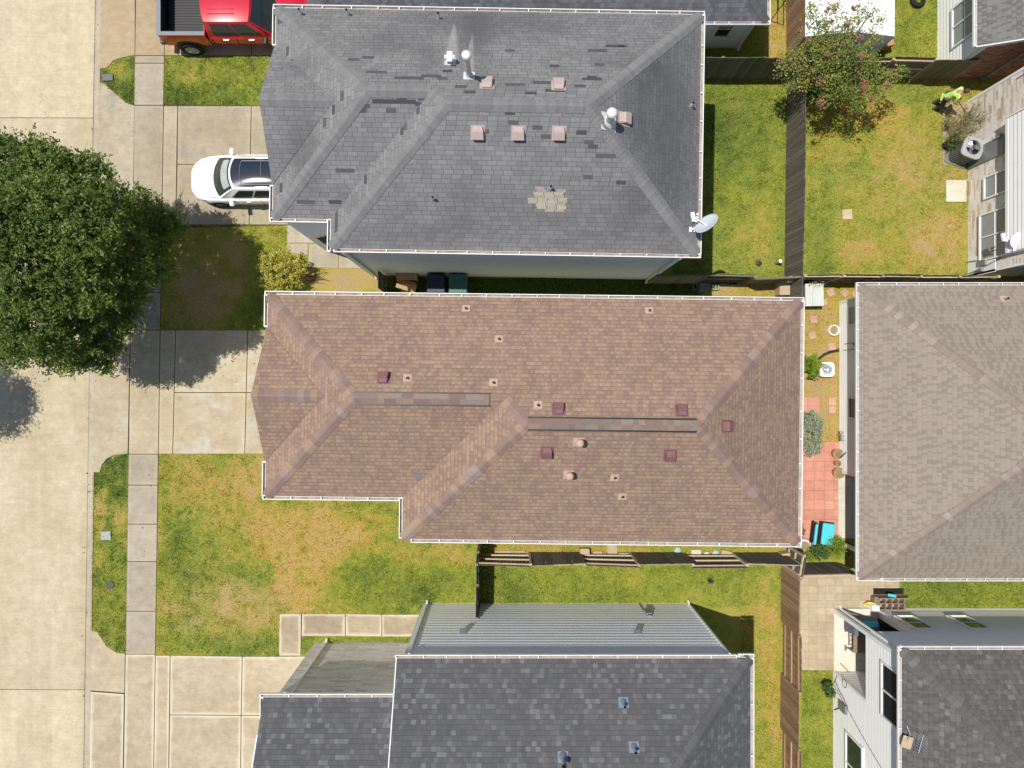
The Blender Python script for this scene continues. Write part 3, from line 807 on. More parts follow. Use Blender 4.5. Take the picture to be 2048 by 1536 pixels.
def box_vent(parent, p, n, rz, mat, size=0.36):
    """low hooded roof vent lying on the slope with normal n"""
    mb = MB(); n = Vector(n).normalized(); q = n.to_track_quat('Z', 'Y').to_matrix()
    up = Vector((-n.x * n.z, -n.y * n.z, n.x ** 2 + n.y ** 2)).normalized(); x = up.cross(n)
    p = Vector(p); h = size / 2
    def pt(a, b, c): return p + x * a + up * b + n * c
    mb.hexa([pt(-h * 1.25, -h * 1.2, .003), pt(h * 1.25, -h * 1.2, .003), pt(h * 1.25, h * 1.3, .003), pt(-h * 1.25, h * 1.3, .003), pt(-h * 1.25, -h * 1.2, .010), pt(h * 1.25, -h * 1.2, .010), pt(h * 1.25, h * 1.3, .010), pt(-h * 1.25, h * 1.3, .010)], .5)
    c = [pt(-h, -h, .02), pt(h, -h, .02), pt(h * .9, h, .02), pt(-h * .9, h, .02), pt(-h, -h, .15), pt(h, -h, .15), pt(h * .92, h * .35, .17), pt(-h * .92, h * .35, .17)]
    mb.hexa(c, .5)
    mb.hexa([pt(-h * .78, h * .3, .02), pt(h * .78, h * .3, .02), pt(h * .78, h * 1.2, .02), pt(-h * .78, h * 1.2, .02), pt(-h * .78, h * .3, .150), pt(h * .78, h * .3, .150), pt(h * .78, h * 1.2, .06), pt(-h * .78, h * 1.2, .06)], .5)
    mb.lathe([(0, .0), (.022, .0), (.022, .012), (0, .012)], pt(0, -h * .1, .155), 8)
    return mb.build('roof_vent', mat, parent, bevel=0.012)
def pipe_vent(parent, p, n, h, r, mats, flash=0.14, hood=False, cone=0.0, lean=(0, 0)):
    """plumbing or flue pipe; mats = (pipe, flashing)"""
    mb = MB(); n = Vector(n).normalized(); p = Vector(p)
    up = Vector((-n.x * n.z, -n.y * n.z, n.x ** 2 + n.y ** 2)).normalized(); x = up.cross(n)
    f = flash
    def pt(a, b, c): return p + x * a + up * b + n * c
    mb.hexa([pt(-f, -f, .004), pt(f, -f, .004), pt(f, f, .004), pt(-f, f, .004), pt(-f, -f, .012), pt(f, -f, .012), pt(f, f, .012), pt(-f, f, .012)], .5, 1)
    if cone: mb.lathe([(r + cone, -.02), (r + cone * .5, cone * .7), (r + .005, cone * 1.3)], p, 16, .5, 1)
    mb.lathe([(r * 1.5, 0), (r * 1.25, r * 1.2), (r, r * 1.5)], p, 14, .5, 1)
    t = p + Vector((lean[0], lean[1], h))
    mb.tube([p - Vector((0, 0, .06)), t], r, 14, .5, 0, cap=False)
    if hood:
        mb.lathe([(r * 1.02, -.10), (r * 1.65, -.09), (r * 1.65, .0), (r * 1.2, .05), (0, .07)], t, 18, .5, 0)
    else:
        mb.lathe([(r, 0), (r * .82, .0), (r * .8, -.08), (0, -.08)], t, 14, .5, 2)
    return mb.build('vent_pipe', [mats[0], mats[1], MT['black']], parent, smooth=False)

# roof coverings
def extraA(g, c, o):
    x, y, z = g.sep(o)
    def fan(c, cx, cy, L, w, colr, amt):
        t = g.M('DIVIDE', g.M('SUBTRACT', y, cy), L)
        hw = g.M('MULTIPLY_ADD', t, -w * .9, w)
        a = g.M('SUBTRACT', 1.0, g.sm(g.M('DIVIDE', g.M('ABSOLUTE', g.M('SUBTRACT', g.M('ADD', x, g.M('MULTIPLY', g.M('SUBTRACT', g.noise(2.5, 3, o), .5), .12)), cx)), g.M('MAXIMUM', hw, .01)), .35, 1.15))
        b = g.M('MULTIPLY', g.sm(t, 0.0, 0.02), g.M('SUBTRACT', 1.0, g.sm(t, .75, 1.0)))
        return g.mix(g.M('MULTIPLY', g.M('MULTIPLY', g.M('MULTIPLY', a, b), amt), g.M('MULTIPLY_ADD', g.noise(5, 4, o), .9, .35)), c, colr)
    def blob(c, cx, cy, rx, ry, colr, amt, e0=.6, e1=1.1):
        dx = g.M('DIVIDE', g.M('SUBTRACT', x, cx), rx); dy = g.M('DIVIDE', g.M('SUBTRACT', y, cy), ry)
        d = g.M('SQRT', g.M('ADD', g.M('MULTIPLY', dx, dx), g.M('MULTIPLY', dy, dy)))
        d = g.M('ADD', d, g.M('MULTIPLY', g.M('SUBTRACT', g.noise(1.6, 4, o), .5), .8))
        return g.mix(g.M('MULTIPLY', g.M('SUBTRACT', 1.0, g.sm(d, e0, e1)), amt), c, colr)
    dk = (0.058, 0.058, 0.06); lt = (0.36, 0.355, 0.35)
    # algae streaks, plus shade of the east and south slopes painted into the colour
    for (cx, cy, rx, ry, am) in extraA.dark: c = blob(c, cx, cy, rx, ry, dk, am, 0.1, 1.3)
    for (cx, cy, L, w) in extraA.fans: c = fan(c, cx, cy, L, w, lt, .5)
    return c
extraA.dark = []; extraA.fans = []

TH_A, TH_B = -0.0165, -0.012
def to_local(p, th):
    c, s = math.cos(th), math.sin(th)
    return (p[0] * c + p[1] * s, -p[0] * s + p[1] * c)
def hip_house(key, cfg):
    """two storey L-shaped hip roofed house with a small front gable; dims in the house's own frame"""
    g = dict(cfg); xf, xe, yN, yS, xj, yFS, ze, s = (g[k] for k in ('xf', 'xe', 'yN', 'yS', 'xj', 'yFS', 'ze', 's'))
    e = 0.105                                                  # gutter width outside the roof edge
    xf += e; xe -= e; yN -= e; yS += e; xj += e; yFS += e
    cx, cy = (xf + xe) / 2, (yS + yN) / 2
    th = g['th']; c_, s_ = math.cos(th), math.sin(th)
    h = thing('house', g['label'], 'house', (cx * c_ - cy * s_, cx * s_ + cy * c_, 0), th)
    OFF[h.name] = (cx, cy, 0)
    hm = (yN - yS) / 2; yr = (yN + yS) / 2; zr_ = ze + s * hm
    hf = (yN - yFS) / 2; yf = (yN + yFS) / 2; zf = ze + s * hf
    rW = (xj + hm, yr, zr_); rE = (xe - hm, yr, zr_)
    fW = (xf + hf, yf, zf); fE = (xj + hf, yf, zf)
    NW, NE, SE, J1, J2, SW = (xf, yN, ze), (xe, yN, ze), (xe, yS, ze), (xj, yS, ze), (xj, yFS, ze), (xf, yFS, ze)
    mb = MB()
    roof_face(mb, [NW, NE, rE, rW, fE, fW]); roof_face(mb, [NE, SE, rE]); roof_face(mb, [SE, J1, rW, rE])
    roof_face(mb, [J1, J2, fE, rW]); roof_face(mb, [J2, SW, fW, fE]); roof_face(mb, [SW, NW, fW])
    gy, gh = g['gy'], g['gh']; gz = ze + s * gh; gx = xf + (gz - ze) / s
    L_ = 0.008
    gN, gS = (xf - .03, gy + gh, ze + L_), (xf - .03, gy - gh, ze + L_); gA, gB = (xf - .03, gy, gz + L_), (gx, gy, gz + L_)
    roof_face(mb, [gN, gA, gB]); roof_face(mb, [gS, gB, gA])
    roof = mb.build('roof', g['mat'], h)
    W_ = g['capw']
    def cap1(*a_): q_ = MB(); cap_line(q_, *a_); q_.build('ridge_cap', g['capmat'], roof)
    for a, b, dg in ((NW, fW, 1), (SW, fW, 1), (J1, rW, 1), (NE, rE, 1), (SE, rE, 1), (fE, rW, 1), (gA, gB, 0)):
        cap1(a, b, s, dg, W_, g['capseg'])
    if not g.get('ridge_vent'):
        cap1(fW, fE, s, 0, W_, g['capseg']); cap1(rW, rE, s, 0, W_, g['capseg'])
    if g.get('ridge_vent'):
        for a, b in ((fW, fE), (rW, rE)):
            v = MB(); a = Vector(a) + Vector((.02, 0, 0)); b = Vector(b) - Vector((.02 if b[0] == rE[0] else .45, 0, 0))
            for sgn in (1, -1):
                p = [Vector((x, yy_ * sgn, zz)) for x, yy_, zz in ((0, 0, .055), (0, .165, .045 - s * .135), (0, .165, -s * .165 - .01))]
                A_ = [a + q for q in p]; B_ = [b + q for q in p]
                n = max(2, int((b - a).length / .17)); ch = .5
                for k in range(n):
                    if random.random() < .6: ch = random.random()
                    f0, f1 = k / n, (k + 1) / n
                    q = [A_[0].lerp(B_[0], f0), A_[0].lerp(B_[0], f1), A_[1].lerp(B_[1], f1), A_[1].lerp(B_[1], f0)]
                    v.face(q if sgn < 0 else q[::-1], None, ch, 0)
                q = [A_[1], B_[1], B_[2], A_[2]]
                v.face(q if sgn < 0 else q[::-1], None, .5, 1)
                v.beam(A_[1] + Vector((0, sgn * .012, -.022)), B_[1] + Vector((0, sgn * .012, -.022)), .06, .05, .5, 1)
                for ee in (A_, B_): v.face([ee[0], ee[1], ee[2], ee[0] - Vector((0, 0, .06))], None, .5, 1)
            v.build('ridge_vent', [MT['vent_strip'], MT['black']], roof)
    # gutters
    o = g['e2'] if 'e2' in g else 0
    def gut(a, b, out): gmb = MB(); gutter(gmb, a, b, out); gmb.build('gutter', [MT['gutter'], MT['grime']], h)
    gut((xf - .10, yN, ze), (xe + .10, yN, ze), (0, 1, 0)); gut((xe, yN - .0, ze), (xe, yS + .0, ze), (1, 0, 0))
    gut((xj + g.get('gsx', .1), yS, ze), (xe + .10, yS, ze), (0, -1, 0)); gut((xf - .10, yFS, ze), (xj - .10, yFS, ze), (0, -1, 0))
    gut((xj, yFS + .0, ze), (xj, yS - g.get('gsj', .1), ze), (-1, 0, 0))
    gut((xf, yN, ze), (xf, gy + gh, ze), (-1, 0, 0)); gut((xf, gy - gh, ze), (xf, yFS, ze), (-1, 0, 0))
    # fascia along the gable rakes
    fa = MB()
    for q in (gN, gS): fa.beam(Vector(q) + Vector((.02, 0, -.10)), Vector(gA) + Vector((.02, 0, -.10)), .03, .16)
    split_build(fa, 'fascia', MT['white_trim'], h)
    iN, iS, iE, iW = g['ins']
    w = MB(); zt = ze - .16
    X0, X1, XJ, Y1, Y0, YF = xf + iW, xe - iE, xj + iW, yN - iN, yS + iS, yFS + iS
    for a, b, out in (((X0, Y1), (X1, Y1), (0, 1)), ((X1, Y1), (X1, Y0), (1, 0)), ((XJ, YF), (XJ, Y0), (-1, 0)), ((X0, YF), (XJ, YF), (0, -1)), ((X0, Y1), (X0, YF), (-1, 0))):
        lap(w, a, b, 0.0, zt, out, .2)
    if g.get('flatS'): flat_wall(w, (XJ, Y0), (X1, Y0), 0.0, zt, (0, -1))
    else: lap(w, (XJ, Y0), (X1, Y0), 0.0, zt, (0, -1), .2)
    w.face([(X0 + .01, gy - gh + .3, zt), (X0 + .01, gy + gh - .3, zt), (X0 + .01, gy, gz - .3)], None, .5)
    wall = w.build('wall', g['wall'], h)
    sf = MB()
    sf.face([(xf, yN, zt + .02), (xe, yN, zt + .02), (xe, yS, zt + .02), (xj, yS, zt + .02), (xj, yFS, zt + .02), (xf, yFS, zt + .02)], None, .5)
    sf.build('soffit', MT['soffit'], h)
    def hip(x, y, x0, x1, y0, y1): return min(x - x0, x1 - x, y - y0, y1 - y)
    def height(x, y): return ze + s * max(hip(x, y, xj, xe, yS, yN), hip(x, y, xf, xe, yFS, yN), -9)
    def at(px, py):
        z = ze + 1
        for _ in range(25):
            x, y = to_local(W(px, py, z), th); z = lerp(z, height(x, y), .7)
        x, y = to_local(W(px, py, z), th); dd = .02
        n = Vector((-(height(x + dd, y) - height(x - dd, y)) / (2 * dd), -(height(x, y + dd) - height(x, y - dd)) / (2 * dd), 1)).normalized()
        return Vector((x, y, height(x, y))), n
    return h, roof, at, dict(X0=X0, X1=X1, XJ=XJ, Y1=Y1, Y0=Y0, YF=YF, cx=cx, cy=cy, ze=ze, height=height, xe=xe, yS=yS, xf=xf, yFS=yFS, xj=xj)

# ---- the grey roofed house
A_dims = dict(xf=-7.81, xe=6.24, yN=12.02, yS=4.015, xj=-5.915, yFS=4.965, ze=5.8, s=.57, th=TH_A, gy=8.42, gh=2.28)
_cx, _cy = (-7.81 + 6.24) / 2, (12.02 + 4.015) / 2
def _pA(px, py, z):                                     # photo pixel -> frame of the grey house, relative to its base
    x, y = to_local(W(px, py, z), TH_A); return (x - _cx, y - _cy)
for (px, py, z, L, w) in ((901, 128, 7.3, 2.0, .33), (938, 150, 7.5, 1.9, .20)):
    x, y = _pA(px, py, z); extraA.fans.append((x, y, L, w))
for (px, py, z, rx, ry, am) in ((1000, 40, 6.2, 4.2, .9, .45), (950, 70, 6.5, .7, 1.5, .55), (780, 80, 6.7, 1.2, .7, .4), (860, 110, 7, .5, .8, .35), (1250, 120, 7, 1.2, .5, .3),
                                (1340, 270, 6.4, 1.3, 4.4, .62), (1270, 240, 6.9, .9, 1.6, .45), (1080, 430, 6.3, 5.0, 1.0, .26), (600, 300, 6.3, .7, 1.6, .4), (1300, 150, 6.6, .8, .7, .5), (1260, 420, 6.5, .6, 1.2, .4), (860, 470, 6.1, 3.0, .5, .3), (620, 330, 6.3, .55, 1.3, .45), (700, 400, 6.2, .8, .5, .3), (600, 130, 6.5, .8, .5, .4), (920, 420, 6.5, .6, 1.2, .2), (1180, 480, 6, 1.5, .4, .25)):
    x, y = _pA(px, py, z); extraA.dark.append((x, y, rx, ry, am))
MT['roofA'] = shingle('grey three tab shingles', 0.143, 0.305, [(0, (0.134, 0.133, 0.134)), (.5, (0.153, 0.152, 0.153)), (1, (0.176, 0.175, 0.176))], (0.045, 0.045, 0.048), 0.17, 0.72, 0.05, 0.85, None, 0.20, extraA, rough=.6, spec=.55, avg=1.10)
MT['capA'] = by_rnd('grey ridge caps', [(0, (0.158, 0.158, 0.160)), (1, (0.192, 0.192, 0.194))], 0.92, 0.2, 0.2, (12, 12, 12))
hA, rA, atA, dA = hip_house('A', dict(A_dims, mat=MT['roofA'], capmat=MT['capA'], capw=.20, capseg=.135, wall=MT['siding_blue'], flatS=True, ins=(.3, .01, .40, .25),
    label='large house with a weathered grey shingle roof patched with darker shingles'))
MT['pink_vent'] = plain('faded pinkish vent', (0.40, 0.315, 0.295), 0.6, 0.3)
MT['pale_metal'] = plain('pale vent metal', (0.62, 0.62, 0.60), 0.5, 0.4, 0.2)
MT['white_pipe'] = plain('white pipe', (0.74, 0.74, 0.71), 0.5, 0.3)
for px, py in ((974, 168), (1117, 171), (956, 266), (1037, 267), (1118, 267), (1248, 238)):
    p, n = atA(px, py); box_vent(rA, p, n, 0, MT['pink_vent'], .345)
for px, py in ((603, 28), (697, 29), (878, 36), (1382, 213), (867, 399), (1101, 378)):
    p, n = atA(px, py); pipe_vent(rA, p, n, .30, .04, (MT['white_pipe'], MT['grey_paint']), .09)
p, n = atA(938, 152); pipe_vent(rA, p, n, 1.35, .085, (MT['pale_metal'], MT['pale_metal']), .17, True, .06)
p, n = atA(1217, 244); pipe_vent(rA, p, n, .72, .095, (MT['pale_metal'], MT['pale_metal']), .27, True, .12)
p, n = atA(901, 124)
mb = MB(); mb.tube([p, p + Vector((0, 0, .3))], .07, 10); mb.tube([p + Vector((-.16, 0, .3)), p + Vector((.16, 0, .3))], .075, 10); mb.obox(p + Vector((0, 0, .36)), .16, .3, .02); mb.obox(p + n * .015, .34, .34, .015, 0, None, 0, math.atan(.57) * -1)
mb.build('vent_pipe', MT['pale_metal'], rA)
# darker replaced shingle tabs and the pale repaired patch, laid on the courses of the roof
def tabs_on(at, height, th, items, parent, name, mat, rowh=.143, lift=.005):
    mb = MB()
    for (px, py, wd, rows_) in items:
        p, n = at(px, py); up = Vector((-n.x * n.z, -n.y * n.z, n.x ** 2 + n.y ** 2)).normalized(); x = up.cross(n)
        hl = rowh * .48 * rows_
        c = [p + x * a + up * b + n * k for k in (0.001, lift) for a, b in ((-wd / 2, -hl), (wd / 2, -hl), (wd / 2, hl), (-wd / 2, hl))]
        mb.hexa(c)
    return mb.build(name, mat, parent)
MT['tab_dark'] = by_rnd('replaced dark shingles', [(0, (0.058, 0.058, 0.066)), (1, (0.092, 0.092, 0.100))], .92, .2, .25, (14, 14, 14))
MT['tab_tan'] = by_rnd('tan repaired shingles', [(0, (0.27, 0.245, 0.205)), (1, (0.37, 0.335, 0.275))], .92, .2, .3, (14, 14, 14))
tb = [(562, 42, .14, 2.2), (575, 102, .3, .9), (570, 135, .62, .9), (582, 160, 1.3, .9), (538, 164, .3, .9), (707, 119, .34, .9), (736, 115, .36, .9), (752, 144, .6, .9), (818, 156, .9, .9), (862, 152, .6, .9), (895, 142, .3, .9), (885, 157, .3, .9), (922, 173, .34, .9), (940, 184, .34, .9),
      (1030, 169, .6, .9), (1020, 101, .3, .9), (1085, 165, .6, .9), (1110, 181, .6, .9), (1160, 172, .34, .9), (1062, 186, .34, .9), (1184, 158, .6, .9), (1184, 154, .3, .9), (1109, 132, .3, .9), (1199, 129, .3, .9), (1195, 101, .6, .9), (1230, 92, .6, .9), (1245, 92, .3, .9),
      (560, 216, .9, .95), (600, 216, .5, .95), (634, 197, .3, .9), (803, 194, .3, .9), (788, 203, 1.3, .9), (729, 212, .3, .9), (723, 221, .3, .9), (782, 221, .3, .9), (1020, 225, .3, .9), (968, 263, .3, .9), (1027, 245, .3, .9), (1075, 255, .3, .9), (1092, 273, .3, .9), (1163, 265, .3, .9), (1178, 284, .3, .9), (1186, 293, .3, .9), (1211, 312, .6, .9), (1176, 354, .3, .9), (1242, 365, .3, .9), (690, 341, .6, .9), (612, 404, .6, .9), (670, 404, .4, .9), (536, 251, .3, .9),
      (684, 192, .3, .9), (667, 219, .3, .9), (649, 245, .3, .9), (562, 375, .3, .9), (846, 197, .3, .9), (840, 208, .3, .9), (836, 218, .3, .9), (811, 250, .3, .9), (804, 260, .3, .9), (731, 358, .3, .9), (673, 437, .9, .9)]
for q_ in tb: tabs_on(atA, None, TH_A, [q_], rA, 'replaced_shingle', MT['tab_dark'])
tt = []
for r_, (x0, x1) in enumerate(((1070, 1088), (1070, 1131), (1068, 1116), (1066, 1128), (1056, 1128), (1052, 1124), (1072, 1126), (1070, 1118), (1090, 1120))):
    y = 377 + r_ * 5.0 if False else 376 + r_ * 5.6
    x = x0 + (4 if r_ % 2 else 0)
    while x < x1:
        tt.append((x + 9, y, .29, .92)); x += 20
tabs_on(atA, None, TH_A, tt, rA, 'repaired_patch', MT['tab_tan'], .100)
# corner boards, downspouts and small brown porch roof of the grey house
cb = MB()
for x, y in ((dA['X1'], dA['Y0']), (dA['XJ'], dA['Y0'])): cb.box(x - .07, y - .035, 0, x + .07, y + .03, 5.62)
split_build(cb, 'corner_board', MT['white_trim'], hA)
downspout(hA, (dA['X1'] - .12, dA['yS'] - .06, 5.75), (dA['X1'] - .12, dA['Y0'], 0), (0, -1, 0))
downspout(hA, (dA['XJ'] + .14, dA['yS'] - .06, 5.75), (dA['XJ'] + .14, dA['Y0'], 0), (0, -1, 0))
MT['roofP'] = shingle('maroon shingles', 0.143, 0.28, [(0, (0.085, 0.055, 0.05)), (1, (0.14, 0.095, 0.085))], (0.03, 0.02, 0.02), .14, .6, .05, .5, None, .2)
pr = MB()
q = [Vector((*to_local(W(px, py, z), TH_A), z)) for px, py, z in ((585, 440, 2.75), (658, 494, 2.75), (672, 436, 4.2))]
roof_face(pr, q); pr.beam(q[0] - Vector((0, 0, .06)), q[1] - Vector((0, 0, .06)), .03, .1)
pr.build('porch_roof', MT['roofP'], hA)

# ---- the brown roofed house
MT['roofB'] = shingle('brown laminated shingles', 0.143, 0.16, [(0, (0.222, 0.152, 0.120)), (.40, (0.236, 0.161, 0.124)), (.54, (0.270, 0.187, 0.135)), (1, (0.296, 0.207, 0.144))], (0.108, 0.070, 0.056), .19, .56, 0, 0, (0.18, .94, 1.11, .5), 0.15, None, broad=2.1)
MT['capB'] = by_rnd('mixed brown ridge caps', [(0, (0.215, 0.145, 0.12)), (.3, (0.240, 0.163, 0.134)), (.5, (0.222, 0.158, 0.138)), (.68, (0.285, 0.198, 0.145)), (.86, (0.245, 0.185, 0.160)), (.94, (0.248, 0.208, 0.188))], .92, .2, .2, (12, 12, 12), 'CONSTANT')
MT['vent_strip'] = by_rnd('mixed ridge vent shingles', [(0, (0.20, 0.132, 0.112)), (.25, (0.26, 0.18, 0.138)), (.45, (0.215, 0.158, 0.136)), (.65, (0.228, 0.182, 0.158)), (.85, (0.185, 0.138, 0.12))], .92, .2, .2, (12, 12, 12), 'CONSTANT')
hB, rB, atB, dB = hip_house('B', dict(xf=-7.95, xe=9.68, yN=2.74, yS=-5.40, xj=-3.46, yFS=-4.05, ze=5.7, s=.58, th=TH_B, gy=-.62, gh=2.2, mat=MT['roofB'], capmat=MT['capB'], capw=.19, capseg=.20,
    wall=MT['siding'], ins=(.3, .3, .3, .3), ridge_vent=True, gsx=.28, gsj=-.02, label='two storey house with a large brown hip roof in the centre of the view'))
MT['purple_vent'] = plain('purple brown vent', (0.185, 0.088, 0.092), 0.6, 0.3)
MT['tan_pipe'] = plain('tan painted pipe', (0.44, 0.31, 0.24), 0.7, 0.25)
for px, py in ((767, 756), (1117, 818), (1363, 821), (1453, 852), (1094, 904), (1340, 910)):
    p, n = atB(px, py); box_vent(rB, p, n, 0, MT['purple_vent'], .31)
for px, py in ((932, 617), (998, 678), (815, 756), (987, 765), (1076, 810), (1298, 621), (1229, 955), (1244, 993)):
    p, n = atB(px, py); pipe_vent(rB, p, n, .15, .035, (MT['tan_pipe'], MT['tan_pipe']), .13, cone=.03)
for px, py in ((1157, 884), (1137, 949)):
    p, n = atB(px, py); pipe_vent(rB, p, n, .42, .075, (MT['tan_pipe'], MT['tan_pipe']), .16, True, .09)
tabs_on(atB, None, TH_B, [(834, 950, .2, 1.1), (830, 954, .14, 1.0), (839, 946, .12, 1.0)], rB, 'patched_flashing', MT['metal'], .1)

# ---- the charcoal roofed house at the bottom with siding and a stone corner
MT['roofC'] = shingle('charcoal laminated shingles', 0.15, 0.155, [(0, (0.080, 0.081, 0.086)), (.55, (0.093, 0.094, 0.099)), (.80, (0.105, 0.106, 0.110)), (.9, (0.122, 0.123, 0.129)), (1, (0.148, 0.150, 0.158))], (0.036, 0.037, 0.041), .17, .6, .06, .35, None, 0.12, None)
MT['capC'] = by_rnd('charcoal ridge caps', [(0, (0.078, 0.079, 0.083)), (1, (0.098, 0.099, 0.103))], .92, .2, .15, (10, 10, 10))
zc, sC = 5.5, .55
c0, c1 = W(797, 1310, zc), W(1508, 1310, zc)
xw, xe_, yn = c0.x, c1.x - .11, c0.y - .11
f0 = W(520, 1388, zc); xfw, yfn = f0.x + .11, f0.y - .11
hC = thing('house', 'two storey house with charcoal shingle roof, grey lap siding and a stone faced front wall', 'house', ((xw + xe_) / 2, yn - 4, 0), world=True)
hm = 4.05
mb = MB()
rWc, rEc = (xw - .06, yn - hm, zc + sC * hm), (xe_ - hm, yn - hm, zc + sC * hm)
NWc, NEc = (xw - .06, yn, zc), (xe_, yn, zc); SWc, SEc = (xw - .06, yn - 2 * hm, zc), (xe_, yn - 2 * hm, zc)
roof_face(mb, [NWc, NEc, rEc, rWc]); roof_face(mb, [NEc, SEc, rEc]); roof_face(mb, [SWc, SEc, rEc, rWc])
hf = 3.2
roof_face(mb, [(xfw, yfn, zc), (xw - .02, yfn, zc), (xw - .02, yfn - hf, zc + sC * hf), (xfw + .0, yfn - hf, zc + sC * hf)])
roof_face(mb, [(xfw, yfn - 2 * hf, zc), (xw - .02, yfn - 2 * hf, zc), (xw - .02, yfn - hf, zc + sC * hf), (xfw, yfn - hf, zc + sC * hf)])
rC = mb.build('roof', MT['roofC'], hC)
def caps(roof_, mat_, s_, items):
    for a_, b_, dg_, w_ in items: q_ = MB(); cap_line(q_, a_, b_, s_, dg_, w_, .2); q_.build('ridge_cap', mat_, roof_)
caps(rC, MT['capC'], sC, ((NEc, rEc, 1, .19), (SEc, rEc, 1, .19), (rWc, rEc, 0, .17)))
fa = MB()
fa.beam(Vector(NWc) + Vector((-.012, 0, -.09)), Vector(rWc) + Vector((-.012, 0, -.09)), .03, .17); fa.beam((xfw - .012, yfn - 1.0, zc + sC * 1.0 - .09), (xfw - .012, yfn - hf, zc + sC * hf - .09), .03, .17)
split_build(fa, 'fascia', MT['white_trim'], hC)
for a, b, out in (((xw - .11, yn, zc), (xe_ - .45, yn, zc), (0, 1, 0)), ((xe_ - .40, yn + .03, zc + .01), (xe_ + .11, yn + .03, zc + .01), (0, 1, 0)), ((xe_, yn, zc), (xe_, yn - 8, zc), (1, 0, 0)), ((xfw - .11, yfn, zc), (xw - .06, yfn, zc), (0, 1, 0)), ((xfw, yfn, zc), (xfw, yfn - .95, zc), (-1, 0, 0))):
    q = MB(); gutter(q, a, b, out); q.build('gutter', [MT['gutter'], MT['grime']], hC)
w = MB(); yw = W(0, 1208).y; xcw = W(849, 1208).x; xce = W(1378, 1208).x
lap(w, (xcw, yw), (xce, yw), 0, zc - .12, (0, 1), .26, 0, .036)
lap(w, (xce, yw), (xce, yw - 7.4), 0, zc - .12, (1, 0), .2); lap(w, (xcw, yw), (xcw, yfn - .4), 0, zc - .12, (-1, 0), .2)
w.face([(xw - .03, yn - .3, zc - .1), (xw - .03, yfn, zc - .1), (xw - .03, yfn - 2.6, zc + sC * 2.6 - .1), (xw - .03, yfn - 2.6, zc + sC * (yn - yfn + 2.6) - .1), (xw - .03, yn - .3, zc + .06)])
lap(w, (xcw, yw - 7.4), (xce, yw - 7.4), 0, zc - .12, (0, -1), .26); lap(w, (xcw, yw - 7.4), (xcw, yfn - 5.6), 0, zc - .12, (-1, 0), .26)
w.build('wall', MT['siding_grey'], hC)
ysw = W(0, 1284.5).y; xsw = W(631, 1284).x
w = MB(); flat_wall(w, (xsw, ysw), (xcw, ysw), 0, zc - .1, (0, 1)); flat_wall(w, (xsw, ysw), (xsw, ysw - 5.5), 0, zc - .1, (-1, 0)); flat_wall(w, (xsw, ysw - 5.5), (xcw, ysw - 5.5), 0, zc - .1, (0, -1)); w.face([(xsw, ysw, zc - .1), (xsw, ysw - 5.5, zc - .1), (xsw, yfn - hf, zc + sC * hf - .15)])
tag(w.build('wall', MT['stone_grey'], hC), 'stone faced front wall')
sf = MB(); sf.face([(xw - .05, yn, zc - .13), (xe_, yn, zc - .13), (xe_, yn - 8, zc - .13), (xw - .05, yn - 8, zc - .13)]); sf.face([(xfw, yfn, zc - .14), (xw - .06, yfn, zc - .14), (xw - .06, yfn - 6, zc - .14), (xfw, yfn - 6, zc - .14)]); sf.build('soffit', MT['soffit'], hC)
downspout(hC, (xcw + .15, yn + .05, zc), (xcw + .12, yw, 0), (0, 1, 0)); downspout(hC, (xce - .1, yn + .05, zc), (xce - .06, yw, 0), (0, 1, 0)); downspout(hC, (xsw + .5, yfn + .06, zc), (xsw + .48, ysw, 0), (0, 1, 0))
cb = MB(); cb.box(xcw - .05, yw - .05, 0, xcw + .09, yw + .03, zc - .13); cb.box(xce - .09, yw - .05, 0, xce + .04, yw + .03, zc - .13); split_build(cb, 'corner_board', MT['white_trim'], hC)
fl = MB()
for px, py, z in ((1275, 1264, 3.3), (926, 1261, 3.2)):
    x = (px - NX) * (CAMH - z) / FPX
    fl.hexa([(x - .12, yw, z - .08), (x + .12, yw, z - .08), (x + .12, yw + .14, z - .08), (x - .12, yw + .14, z - .08), (x - .12, yw, z + .1), (x + .12, yw, z + .1), (x + .12, yw + .04, z + .1), (x - .12, yw + .04, z + .1)])
split_build(fl, 'wall_vent', MT['grey_paint'], hC)
fl = MB(); x = W(1297, 0, 1.3).x
fl.box(x - .11, yw + .014, .95, x + .11, yw + .13, 1.45); fl.tube([(x - .13, yw + .04, .05), (x - .13, yw + .04, .95)], .022, 8); fl.box(x - .07, yw + .02, 1.45, x + .07, yw + .1, 1.62); fl.build('meter_box', MT['grey_paint'], hC)
def plane_at(px, py, zfun):
    z = 6.0
    for _ in range(20): p = W(px, py, z); z = lerp(z, zfun(p.x, p.y), .7)
    p = W(px, py, z); p.z = zfun(p.x, p.y); return p
nC = Vector((0, sC, 1)).normalized()
MT['blue_flash'] = plain('bluish lead flashing', (0.17, 0.205, 0.26), 0.5, 0.4, 0.3)
MT['grey_pipe'] = plain('grey pipe', (0.25, 0.28, 0.33), 0.5, 0.4)
for px, py, rr, hh in ((1247, 1405, .045, .30), (1268, 1494, .045, .34), (1126, 1514, .075, .5)):
    p = plane_at(px, py, lambda x, y: zc + sC * (yn - y)); pipe_vent(rC, p, nC, hh, rr, (MT['grey_pipe'], MT['blue_flash']), .16, False, .07)

